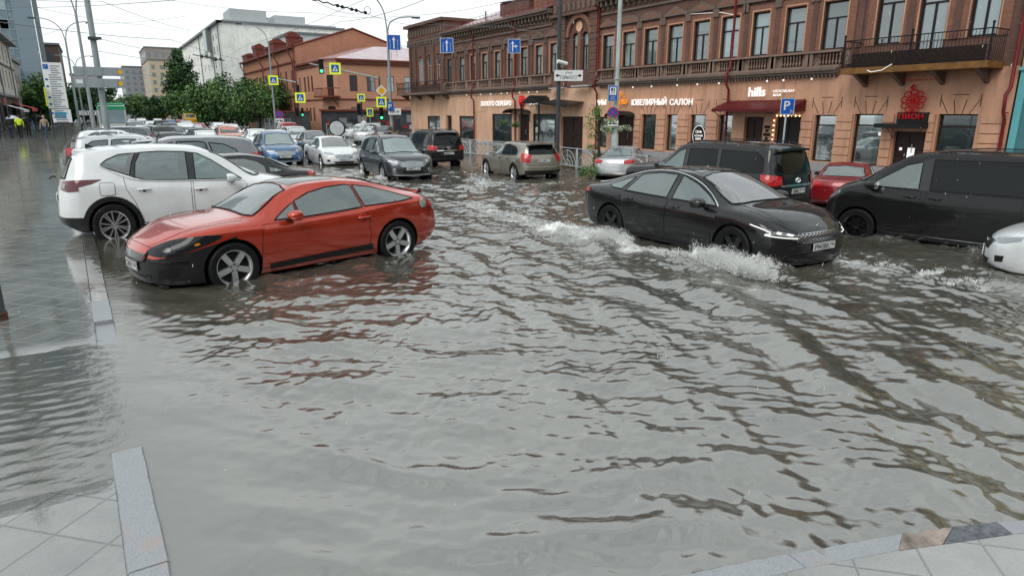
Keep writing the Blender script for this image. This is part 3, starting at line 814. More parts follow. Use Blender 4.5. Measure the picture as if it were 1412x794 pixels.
def mirror_part(root, x, y, z, mat, s=1.0, arm=True):
    for sg in (1,-1):
        mb = MB(); pts = []
        V = []; n = 12; rows = []
        for i, (dx, k) in enumerate([(-.075,.86),(-.06,1.0),(-.01,1.02),(.045,.86),(.085,.5),(.10,.12)]):
            row = []
            for j in range(n):
                a = 2*math.pi*j/n; cy = math.copysign(abs(math.cos(a))**.75, math.cos(a))*.105*k*s; cz = math.copysign(abs(math.sin(a))**.75, math.sin(a))*.068*k*s
                row.append(len(mb.v)); mb.v.append((x+dx*s, sg*(y+.11*s+cy), z+cz))
            rows.append(row)
        for a, b in zip(rows, rows[1:]):
            for j in range(n): mb.f.append((a[j], a[(j+1)%n], b[(j+1)%n], b[j])); mb.m.append(0)
        mb.f.append(tuple(rows[0])); mb.m.append(2); mb.f.append(tuple(rows[-1])); mb.m.append(0)
        mb.mat(1).tube([(x+.03, sg*(y-.05), z-.075), (x+.02, sg*(y+.04), z-.055), (x+.01, sg*(y+.10), z-.03)], [.03,.024,.022], 6)
        mb.build('mirror', [mat, PLAST, CHROME], root, 40)

def finish_shell(me, sp):
    """black lower zones etc. by clean plane cuts"""
    bm = bmesh.new(); bm.from_mesh(me)
    for (co, no) in sp.get('cuts', []):
        bmesh.ops.bisect_plane(bm, geom=bm.verts[:]+bm.edges[:]+bm.faces[:], plane_co=co, plane_no=Vector(no).normalized(), clear_inner=False, clear_outer=False)
    f_ = sp.get('black')
    if f_:
        for f in bm.faces:
            if f.material_index == 0 and f_(f.calc_center_median()): f.material_index = 1
    bm.to_mesh(me); bm.free(); return me

def make_car(sp, name, paintm, detail=True, label=None, cat='car', group=None):
    root = empty(name, (0,0,0)); tag(root, label, cat, group)
    B = Body(sp); V, F = B.build(sp.get('n', 96 if detail else 34), 4 if detail else 2)
    me = newmesh('body', V, F, [paintm, PLAST, STEELD, INTER])
    bvh = BVHTree.FromPolygons([Vector(v) for v in V], F)
    wb, r, W = sp['wb'], sp['r'], B.W; track = sp.get('track', W-.115)
    ar = sp.get('arch', r+.055)
    mbx = MB()
    for sx in (1,-1):
        for sy in (1,-1): mbx.lathe([(.001,0),(ar,0),(ar,.6),(.001,.6)], 'Y', (sx*wb/2, (W-.30) if sy > 0 else -(W-.30)-.6, r+sp.get('arch_dz',0)), n=40 if detail else 20)
    cm = newmesh('cutter', mbx.v, mbx.f, [STEELD]); cutters = [cm]
    wins = sp['side']; G = sp.get('glass', [GLS]*len(wins)); op = sp.get('open', detail)
    def winpoly(pl): return [(p.x, p.y) for p in catmull(pl, 3, True)] if sp.get('win_smooth') else pl
    if op:
        xa, xb = sp['cab']; cv, cf = B.cavity(xa, xb, sp.get('floor', .5)); cutters.append(newmesh('cutter', cv, cf, [INTER]))
        mbs = MB(); mbs.cur = 0
        for i, pl in enumerate(wins):
            if G[i] is GLSD: continue
            q = poly_inset(pl, .014); mbs.prism(q, 'Y', -1.3, 1.3)
        if mbs.v: cutters.append(newmesh('cutter', mbs.v, mbs.f, [PLAST]))
        if 'wind' in sp:
            mbs = MB(); q = poly_inset([(y, z) for y, z in sp['wind']], .02); mbs.prism(q, 'X', sp.get('wind_from', .2), 3); cutters.append(newmesh('cutter', mbs.v, mbs.f, [PLAST]))
        if 'rearw' in sp and sp.get('rglass', GLS) is not GLSD:
            mbs = MB(); q = poly_inset([(y, z) for y, z in sp['rearw']], .02); mbs.prism(q, 'X', -3, sp.get('rear_from', -.6)); cutters.append(newmesh('cutter', mbs.v, mbs.f, [PLAST]))
    me2 = boolcut(me, cutters)
    me2 = finish_shell(me2, sp)
    for p in me2.polygons: p.use_smooth = True
    me2.set_sharp_from_angle(angle=R(38)); me2.name = 'body'
    body = bpy.data.objects.new('body', me2); COL.objects.link(body); body.parent = root
    # side windows: rubber surround and pane
    frame = sp.get('winframe')
    for sg in (1,-1):
        for i, pl in enumerate(wins):
            pts = [(x, sg*2, z) for x, z in pl]
            m1 = MB(); panel(bvh, pts, 90*sg, m1, off=.005, step=.10 if detail else .3)
            wo = m1.build('window', G[i], root, 60)
            m2 = MB(); panel_line(bvh, pts, 90*sg, m2, r=.011 if detail else .016, off=.002, closed=True, step=.08); m2.build('window_seal', sp.get('sealm', RUB), wo)
    # pillars between panes stay dark
    for pl in sp.get('dark_side', []):
        for sg in (1,-1): m1 = MB(); panel(bvh, [(x, sg*2, z) for x, z in pl], 90*sg, m1, off=.0035, step=.12); m1.build('pillar_trim', GLOSSB, root, 60)
    for nm, key, th, gm in (('windscreen','wind',0, sp.get('wglass', GLSL)), ('rear_window','rearw',180, sp.get('rglass', GLS))):
        if key in sp:
            m1 = MB(); panel(bvh, [(0, y, z) for y, z in sp[key]], th, m1, off=.005, step=.10 if detail else .3)
            wo = m1.build(nm, gm, root, 60)
            m2 = MB(); panel_line(bvh, [(0, y, z) for y, z in sp[key]], th, m2, r=.014, off=.002, closed=True, step=.08); m2.build('window_seal', RUB, wo)
    if sp.get('chrome_line'):
        for sg in (1,-1):
            m1 = MB()
            for ln in sp['chrome_line']: panel_line(bvh, [(x, sg*2, z) for x, z in ln], 90*sg, m1, r=.010, off=.008, k=4)
            m1.build('window_trim', sp.get('trimm', CHROME), root, 60)
    # doors: raised skin, seam, handle
    if detail:
        for sg in (1,-1):
            for j, pl in enumerate(sp.get('doors', [])):
                m1 = MB(); m1.mat(1)
                panel_line(bvh, [(x, sg*2, z) for x, z in pl], 90*sg, m1, r=.0042, off=.0, closed=True, step=.05)
                m1.mat(0); panel(bvh, [(x, sg*2, z) for x, z in poly_inset(pl, .006)], 90*sg, m1, off=.0025, step=.07)
                dr = m1.build('door', [paintm, RUB], root, 60)
                hx, hz = sp['handles'][j]
                m2 = MB(); m2.mat(0); Pn = panel(bvh, [(hx-.1, sg*2, hz-.02),(hx+.1, sg*2, hz-.02),(hx+.1, sg*2, hz+.02),(hx-.1, sg*2, hz+.02)], 90*sg, MB(), off=.02, step=.3)
                yy = sum(p.y for p in Pn)/len(Pn)
                m2.tube([(hx-.10, yy-sg*.015, hz),(hx-.08, yy+sg*.018, hz+.002),(hx, yy+sg*.024, hz+.004),(hx+.08, yy+sg*.018, hz+.002),(hx+.10, yy-sg*.015, hz)], [.012,.014,.015,.014,.012], 8)
                m2.mat(1).lathe([(.03,0),(.001,.0)], 'Y', (hx, yy-sg*.012, hz-.012), 10)
                m2.build('door_handle', [sp.get('handlem', paintm), RUB], dr, 50)
        for ln in sp.get('seams', []):
            for sg in ((1,-1) if len(ln) > 2 and ln[2] else (1,)):
                m1 = MB(); panel_line(bvh, [(p[0], p[1]*sg, p[2]) for p in ln[1]], ln[0]*sg, m1, r=.004, off=0, k=4, lin=ln[3] if len(ln) > 3 else None)
                if m1.v: m1.build('panel_gap', RUB, root)
    # lamps, grilles, trim: (name, material, theta, points, mirror, smooth, offset)
    for it in sp.get('panels', []):
        nm, mt, th, pts = it[:4]; mir = it[4] if len(it) > 4 else False; smo = it[5] if len(it) > 5 else 0; off = it[6] if len(it) > 6 else .006; lin = it[7] if len(it) > 7 else None
        if mt == 'PAINT': mt = paintm
        for sg in ((1,-1) if mir else (1,)):
            m1 = MB(); panel(bvh, [(p[0], p[1]*sg, p[2]) for p in pts], th*sg if lin is None else th, m1, off=off, step=.05 if detail else .2, smooth=smo, lin=lin)
            m1.build(nm, mt, root, 60)
    for it in sp.get('lines', []):
        nm, mt, th, pts, rad = it[:5]; mir = it[5] if len(it) > 5 else False; off = it[6] if len(it) > 6 else .004
        for sg in ((1,-1) if mir else (1,)):
            m1 = MB(); panel_line(bvh, [(p[0], p[1]*sg, p[2]) for p in pts], th*sg, m1, r=rad, off=off, k=3)
            if m1.v: m1.build(nm, mt, root, 60)
    for sx in (1,-1):
        for sy in (1,-1): make_wheel(root, sx*wb/2, sy*(track), r, sp.get('tw', .215), sp.get('rim', r*.70), sp.get('style','five'), sp.get('rimm', ALLOY), sy)
    if 'mirror' in sp: mirror_part(root, *sp['mirror'], sp.get('mirrorm', paintm), s=sp.get('mirror_s', 1.0))
    if detail and op and sp.get('seats', True):
        for sx, sy in ((sp['seat_x'], .37), (sp['seat_x'], -.37)):
            m1 = MB(); fl = sp.get('floor', .5); m1.box((sx-.25, sy-.24, fl-.02), (sx+.25, sy+.24, fl+.10), .04)
            m1.add([(sx-.20,sy-.22,fl+.06),(sx-.20,sy+.22,fl+.06),(sx-.36,sy+.19,fl+.46),(sx-.36,sy-.19,fl+.46),(sx-.32,sy-.22,fl+.06),(sx-.32,sy+.22,fl+.06),(sx-.45,sy+.19,fl+.46),(sx-.45,sy-.19,fl+.46)], [(0,1,2,3),(7,6,5,4),(0,4,5,1),(1,5,6,2),(2,6,7,3),(3,7,4,0)])
            m1.box((sx-.46, sy-.12, fl+.50), (sx-.36, sy+.12, fl+.66), .03); m1.build('seat', SEATM, root, 40)
        wx = sp.get('wheel_x', sp['seat_x']+.55); m1 = MB(); fl = sp.get('floor', .5)
        pts = [(wx+.06*math.sin(a), .37+.18*math.cos(a), fl+.36+.17*math.sin(a)) for a in [2*math.pi*i/20 for i in range(21)]]
        m1.tube(pts, .013, 6, False); m1.box((wx, .33, fl+.32),(wx+.04, .41, fl+.40)); m1.tube([(wx+.02,.20,fl+.36),(wx+.02,.54,fl+.36)], .012, 5)
        m1.tube([(wx+.02,.37,fl+.36),(wx+.35,.37,fl+.25)], .03, 6)
        m1.build('steering_wheel', PLAST, root, 40)
    root['_bvh'] = 0
    del root['_bvh']
    return root, B, bvh
def grille_mat(name, sx, sz, base=(.01,.01,.011), bar=(.55,.57,.58), th=.28, hexa=True):
    m, nt, b = nmat(name); co = coord(nt)
    s_ = node(nt, 'ShaderNodeSeparateXYZ'); lk(nt, co, s_.inputs[0]); cb = node(nt, 'ShaderNodeCombineXYZ')
    lk(nt, mth(nt,'MULTIPLY',s_.outputs[1],sx), cb.inputs[0]); lk(nt, mth(nt,'MULTIPLY',s_.outputs[2],sz), cb.inputs[1])
    br = node(nt, 'ShaderNodeTexBrick'); br.offset = .5 if hexa else 0; br.inputs['Scale'].default_value = 1; br.inputs['Brick Width'].default_value = 1; br.inputs['Row Height'].default_value = 1
    br.inputs['Mortar Size'].default_value = th/2; br.inputs['Mortar Smooth'].default_value = 0
    for k in ('Color1','Color2'): br.inputs[k].default_value = (*base,1)
    br.inputs['Mortar'].default_value = (*bar,1); lk(nt, cb.outputs[0], br.inputs['Vector']); lk(nt, br.outputs['Color'], b.inputs['Base Color'])
    lk(nt, mth(nt,'MULTIPLY',br.outputs['Fac'],.9), b.inputs['Metallic']); b.inputs['Roughness'].default_value = .2
    bump(nt, b, br.outputs['Fac'], .6, .01); return m
GRH = grille_mat('grille_mesh', 14, 36, bar=(.6,.61,.62), th=.26)
GRB = grille_mat('grille_bars', .05, 26, bar=(.33,.34,.35), th=.40, hexa=False)
GRK = grille_mat('grille_dark_bars', .05, 30, bar=(.05,.05,.05), th=.3, hexa=False)

def surf_x(bvh, y, z, rear=False):
    h = bvh.ray_cast(Vector((-6 if rear else 6, y, z)), Vector((1 if rear else -1, 0, 0)), 12)
    return h[0].x if h[0] is not None else 0
def badge(root, bvh, y, z, kind, s=.06, rear=False):
    x = surf_x(bvh, y, z, rear); sg = -1 if rear else 1; mb = MB(); X = x+sg*.012
    ring = lambda cy, cz, a, b, r: mb.tube([(X, y+cy+a*math.cos(t), z+cz+b*math.sin(t)) for t in [2*math.pi*i/20 for i in range(21)]], r, 6, False)
    if kind == 'ovals': ring(0,0,s*1.2,s*.82,s*.10); ring(0,s*.02,s*.42,s*.72,s*.09); ring(0,s*.35,s*.85,s*.36,s*.09)
    elif kind == 'ring': ring(0,0,s,s,s*.10); mb.tube([(X,y-s*.6,z+s*.55),(X,y-s*.2,z-s*.6),(X,y,z),(X,y+s*.2,z-s*.6),(X,y+s*.6,z+s*.55)], s*.09, 5)
    elif kind == 'oval': ring(0,0,s*1.35,s*.62,s*.10); text_on(mb, 'KIA', (X,y-sg*s*.85,z-s*.25), (0,sg,0), (0,0,1), width=s*1.7, height=s*.5, off=.001)
    elif kind == 'bar': mb.box((X-.006,y-s,z-s*.18),(X+.006,y+s,z+s*.18),.004); ring(0,0,s*.55,s*.55,s*.08)
    elif kind == 'diamonds':
        for a in (90, 210, 330):
            ca, sa = math.cos(R(a)), math.sin(R(a)); q = lambda u, v: (X, y+(u*ca-v*sa)*s, z+(u*sa+v*ca)*s)
            mb.add([q(0,0),q(.5,.3),q(1,0),q(.5,-.3)], [(0,1,2,3)])
    mb.build('badge', BADGE, root, 40)

# ---------------------------------------------------------------- red coupe
RED = paint('paint_copper_red', (.50,.045,.017), metal=.42, rough=.22)
BLK = paint('paint_black', (.003,.0033,.004), metal=.0, rough=.6, dirt=.08, coat=1.0)
BLKM = paint('paint_black_van', (.004,.0041,.0045), rough=.6, coat=.65, dirt=.06)
WHT = paint('paint_white', (.74,.76,.77), rough=.3)
TAUPE = paint('paint_taupe', (.27,.245,.205), metal=.5, rough=.32)
GRAPH = paint('paint_graphite', (.035,.042,.052), metal=.45, rough=.3)
BLUEP = paint('paint_blue', (.045,.13,.27), metal=.4, rough=.3)
SILV = paint('paint_silver', (.55,.57,.58), metal=.5, rough=.3)
MAROON = paint('paint_maroon', (.27,.012,.018), metal=.2, rough=.28)
DKBL = paint('paint_navy', (.012,.016,.035), metal=.2, rough=.28)
GREYP = paint('paint_grey', (.16,.17,.18), metal=.4, rough=.32)
BEIGE = paint('paint_beige', (.42,.36,.27), metal=.3)
ORANGE = paint('paint_orange', (.55,.20,.13), metal=.1)
YELLOW = paint('paint_yellow', (.72,.42,.02))
TEALP = paint('paint_green', (.02,.30,.13))

SP = {}
SP['coupe'] = dict(wb=2.575, r=.335, arch=.385, track=.80, tw=.225, rim=.232, style='five', n=110, crown=.06,
 top=[(-2.33,.82),(-2.22,.96),(-2.0,1.03),(-1.7,1.10),(-1.3,1.22),(-.85,1.32),(-.4,1.358),(0,1.345),(.35,1.27),(.75,1.10),(1.02,.965),(1.3,.935),(1.7,.88),(2.05,.785),(2.26,.675)],
 belt=[(-2.33,.78),(-2.15,.90),(-1.85,.985),(-1.3,.985),(-.8,.935),(0,.885),(.75,.855),(1.29,.865),(1.7,.825),(2.05,.73),(2.26,.635)],
 bot=[(-2.33,.40),(-2.1,.28),(-1.4,.19),(0,.17),(1.4,.16),(2.0,.17),(2.26,.19)],
 wid=[(-2.33,.72),(-2.1,.83),(-1.75,.90),(-1.29,.925),(-.6,.895),(.3,.885),(.9,.90),(1.29,.92),(1.8,.88),(2.26,.70)],
 rail=[(-2.33,.5),(-1.7,.46),(-1.0,.52),(-.3,.56),(.3,.56),(.8,.60),(1.2,.62),(2.26,.5)],
 lean_f=[(0,.10),(.25,.0),(.5,.0),(.66,.05),(.8,.2)], lean_r=[(.2,.10),(.5,0),(.75,.03),(1.0,.10)], bow_f=.30, bow_r=.26,
 side=[[(.66,.885),(.50,.985),(.32,1.085),(.32,.885)],[(.29,.885),(.29,1.10),(.05,1.195),(-.25,1.248),(-.55,1.262),(-.66,1.245),(-.70,.94),(-.3,.912)],[(-.74,.945),(-.70,1.245),(-1.0,1.195),(-1.3,1.105),(-1.62,.99),(-1.3,.965)]],
 glass=[GLS,GLS,GLS], cab=(-1.75,1.12), floor=.45, wind=[(-.60,.985),(-.3,.975),(0,.972),(.3,.975),(.60,.985),(.66,.965),(.50,1.245),(.25,1.29),(0,1.30),(-.25,1.29),(-.50,1.245),(-.66,.965)],
 wind_from=.15, rearw=[(-.45,1.03),(.45,1.03),(.42,1.25),(0,1.30),(-.42,1.25)], rear_from=-.8, seat_x=-.15,
 doors=[[(.92,.26),(.90,.50),(.86,.845),(.3,.868),(-.3,.893),(-.70,.925),(-.78,.80),(-.80,.52),(-.76,.26)]], handles=[(-.70,.79)], handlem=RED,
 mirror=(.44,.87,.945), mirror_s=1.05,
 cuts=[((0,0,.585),(.10,0,1)), ((1.25,0,0),(1,0,0))],
 black=lambda c: c.x > 1.25 and c.z < .585-.10*c.x+.02 and c.x*1.0 > 1.25,
)
s_ = SP['coupe']; s_['wind'] = [(-.66,.955),(-.3,.975),(0,.98),(.3,.975),(.66,.955),(.50,1.245),(.25,1.285),(0,1.295),(-.25,1.285),(-.50,1.245)]
# black nose: everything in front of the wheel below the lamp line
s_['cuts'] = [((1.29,0,.735),(.235,0,1)), ((1.22,0,0),(1,0,0))]
s_['black'] = lambda c: c.x > 1.22 and (c.x-1.29)*.235+(c.z-.735) < 0
s_['panels'] = [
 ('headlight', LAMPD, 42, [(2.20,.44,.60),(2.05,.52,.70),(1.80,.68,.775),(1.55,.84,.80),(1.40,.90,.775),(1.60,.90,.69),(1.95,.80,.585),(2.10,.64,.56)], True, 3, .008),
 ('headlamp_reflector', GLOSSB, 42, [(2.06,.63,.645),(2.01,.68,.67),(1.96,.72,.66),(1.97,.73,.63),(2.03,.68,.62)], True, 3, .010),
 ('indicator', LAMPO, 50, [(1.74,.85,.70),(1.69,.86,.72),(1.67,.87,.70),(1.71,.86,.685)], True, 3, .011),
 ('grille', GLOSSB, 0, [(2.3,-.42,.585),(2.3,.42,.585),(2.3,.34,.49),(2.3,-.34,.49)], False, 0, .006),
 ('air_intake', GRK, 0, [(2.3,-.52,.33),(2.3,.52,.33),(2.3,.46,.21),(2.3,-.46,.21)], False, 0, .006),
 ('fog_lamp_recess', RUB, 30, [(2.1,.62,.40),(1.9,.78,.42),(1.95,.78,.30),(2.12,.62,.28)], True, 0, .005),
 ('side_trim', PLAST, 90, [(.80,2,.315),(-.82,2,.375),(-.84,2,.29),(.80,2,.235)], True, 0, .012),
 ('taillight', LAMPR, 135, [(-2.25,.55,.83),(-2.15,.80,.90),(-1.98,.88,.91),(-2.02,.9,.82),(-2.2,.75,.76)], True, 3, .008),
 ('reversing_lamp', LAMPW, 125, [(-2.17,.78,.80),(-2.08,.84,.83),(-2.04,.87,.79),(-2.15,.82,.76)], True, 3, .010),
 ('fuel_cap', ALLOY, 90, [(-1.80+.085*math.cos(t), 2, .90+.075*math.sin(t)) for t in [2*math.pi*i/16 for i in range(16)]], True, 0, .010),
 ('sunroof', GLSF, 0, [(.22,-.40,0),(.22,.40,0),(-.50,.42,0),(-.50,-.42,0)], False, 0, .004, 'top'),
]
s_['lines'] = [('bonnet_gap', RUB, 0, [(2.2,-.5,.66),(2.2,-.25,.675),(2.2,0,.68),(2.2,.25,.675),(2.2,.5,.66)], .004, False, 0),
 ('bumper_lip', PLAST, 0, [(2.3,-.66,.185),(2.3,-.3,.175),(2.3,0,.172),(2.3,.3,.175),(2.3,.66,.185)], .022, False, .012),
 ('grille_surround', PLAST, 0, [(2.3,-.46,.60),(2.3,-.40,.50),(2.3,-.1,.47),(2.3,.1,.47),(2.3,.40,.50),(2.3,.46,.60)], .016, False, .008),
 ('bumper_crease', GLOSSB, 25, [(2.1,.45,.52),(1.95,.65,.50),(1.8,.82,.50)], .016, True, .004)]
s_['seams'] = [(0, [(1.05,.70,0),(1.5,.70,0),(1.9,.55,0),(2.15,.40,0)], True, 'top'), (90, [(-1.27,2,.99),(-1.3,2,.99)], True)]

# ---------------------------------------------------------------- black fastback saloon
SP['fastback'] = dict(wb=2.85, r=.345, arch=.39, tw=.225, rim=.235, style='five', rimm=ALLOYD, n=110, crown=.065,
 top=[(-2.545,.93),(-2.47,1.00),(-2.25,1.045),(-1.9,1.11),(-1.4,1.255),(-.8,1.385),(-.25,1.44),(.15,1.425),(.6,1.315),(1.05,1.13),(1.32,1.005),(1.7,.945),(2.1,.83),(2.355,.69)],
 belt=[(-2.545,.90),(-2.3,.975),(-1.6,.985),(-.8,.955),(0,.93),(1.0,.905),(1.4,.90),(1.9,.82),(2.355,.64)],
 bot=[(-2.545,.36),(-2.2,.26),(-1.4,.19),(0,.17),(1.4,.17),(2.1,.18),(2.355,.22)],
 wid=[(-2.545,.78),(-2.2,.88),(-1.7,.925),(-1.3,.93),(0,.905),(1.3,.93),(1.9,.915),(2.2,.86),(2.355,.76)],
 rail=[(-2.545,.62),(-1.8,.53),(-1.0,.56),(-.2,.58),(.4,.575),(1.2,.63),(2.3,.55)],
 lean_f=[(0,.06),(.3,.0),(.55,.0),(.8,.10)], lean_r=[(.2,.12),(.5,.02),(.75,0),(1.0,.04)], bow_f=.28, bow_r=.24,
 side=[[(1.02,.945),(.72,1.10),(.42,1.235),(.16,1.315),(.08,1.33),(.06,.965)],[(-.06,.968),(-.04,1.338),(-.40,1.345),(-.80,1.300),(-.93,1.27),(-1.08,.995),(-.6,.98)],[(-1.20,1.005),(-1.06,1.225),(-1.34,1.145),(-1.60,1.05),(-1.45,1.015)]],
 dark_side=[[(.06,.96),(.08,1.335),(-.04,1.342),(-.06,.965)],[(-1.08,.99),(-.93,1.272),(-1.06,1.23),(-1.2,1.0)]],
 glass=[GLS,GLS,GLS], cab=(-1.9,1.38), floor=.47, wind=[(-.70,.99),(-.35,1.01),(0,1.015),(.35,1.01),(.70,.99),(.53,1.33),(.27,1.375),(0,1.385),(-.27,1.375),(-.53,1.33)], wind_from=.25,
 rearw=[(-.50,1.07),(.50,1.07),(.46,1.31),(0,1.36),(-.46,1.31)], rear_from=-.9, seat_x=.15,
 chrome_line=[[(1.06,.935),(.74,1.125),(.42,1.268),(.10,1.355),(-.3,1.385),(-.8,1.345),(-1.3,1.225),(-1.75,1.10),(-2.1,1.045)]],
 doors=[[(1.00,.30),(1.00,.62),(1.08,.80),(1.06,.925),(.5,.935),(.0,.945),(-.02,.60),(.0,.30)],[(-.02,.30),(-.04,.60),(-.02,.945),(-.6,.965),(-1.15,.985),(-1.14,.84),(-1.02,.62),(-.92,.42),(-.86,.30)]], handles=[(.17,.845),(-.93,.875)],
 mirror=(.82,.91,.985), mirror_s=1.15,
 panels=[
 ('headlight', LAMPD, 38, [(2.27,.50,.655),(2.12,.66,.70),(1.95,.80,.72),(1.93,.84,.66),(2.10,.74,.615),(2.25,.58,.60)], True, 0, .006),
 ('headlamp_lens', LAMPW, 38, [(2.24,.52,.645),(2.10,.67,.685),(2.0,.76,.69),(2.02,.77,.655),(2.12,.70,.635),(2.23,.58,.62)], True, 0, .009),
 ('headlamp_bulb', LAMPON, 38, [(2.20,.55,.645),(2.15,.62,.668),(2.13,.64,.645),(2.19,.58,.628)], True, 0, .012),
 ('headlamp_bulb', LAMPON, 38, [(2.09,.68,.675),(2.04,.72,.69),(2.03,.735,.66),(2.08,.70,.65)], True, 0, .012),
 ('grille', GRH, 0, [(2.4,-.66,.655),(2.4,0,.675),(2.4,.66,.655),(2.4,.60,.57),(2.4,.42,.52),(2.4,-.42,.52),(2.4,-.60,.57)], False, 0, .006),
 ('air_intake', GRK, 0, [(2.4,-.56,.33),(2.4,.56,.33),(2.4,.44,.235),(2.4,-.44,.235)], False, 0, .005),
 ('fog_lamp_recess', RUB, 35, [(2.15,.68,.46),(2.02,.80,.50),(1.98,.84,.36),(2.12,.74,.33)], True, 0, .006),
 ('taillight', LAMPR, 150, [(-2.45,.55,.92),(-2.3,.78,.955),(-2.1,.88,.945),(-2.12,.9,.89),(-2.35,.8,.86),(-2.5,.6,.86)], True, 0, .008),
 ('sill_trim', PLAST, 90, [(.98,2,.27),(-.88,2,.27),(-.88,2,.21),(.98,2,.21)], True, 0, .008),
 ('sunroof', GLSF, 0, [(.28,-.42,0),(.28,.42,0),(-.85,.42,0),(-.85,-.42,0)], False, 0, .004, 'top'),
 ],
 lines=[('daytime_lamp', LAMPON, 45, [(1.72,.90,.765),(1.88,.86,.725),(2.0,.80,.675)], .008, True, .009),
        ('daytime_lamp', LAMPON, 38, [(2.0,.80,.655),(1.93,.85,.640),(2.08,.76,.618),(2.27,.53,.597)], .008, True, .009),
        ('bumper_lip', GLOSSB, 0, [(2.4,-.70,.26),(2.4,-.5,.225),(2.4,0,.215),(2.4,.5,.225),(2.4,.70,.26)], .020, False, .010),
        ('bumper_vane', GLOSSB, 0, [(2.4,-.72,.30),(2.4,-.60,.36),(2.4,0,.375),(2.4,.60,.36),(2.4,.72,.30)], .016, False, .006)],
 seams=[(0, [(1.38,.74,0),(1.8,.72,0),(2.1,.62,0),(2.25,.50,0)], True, 'top')])

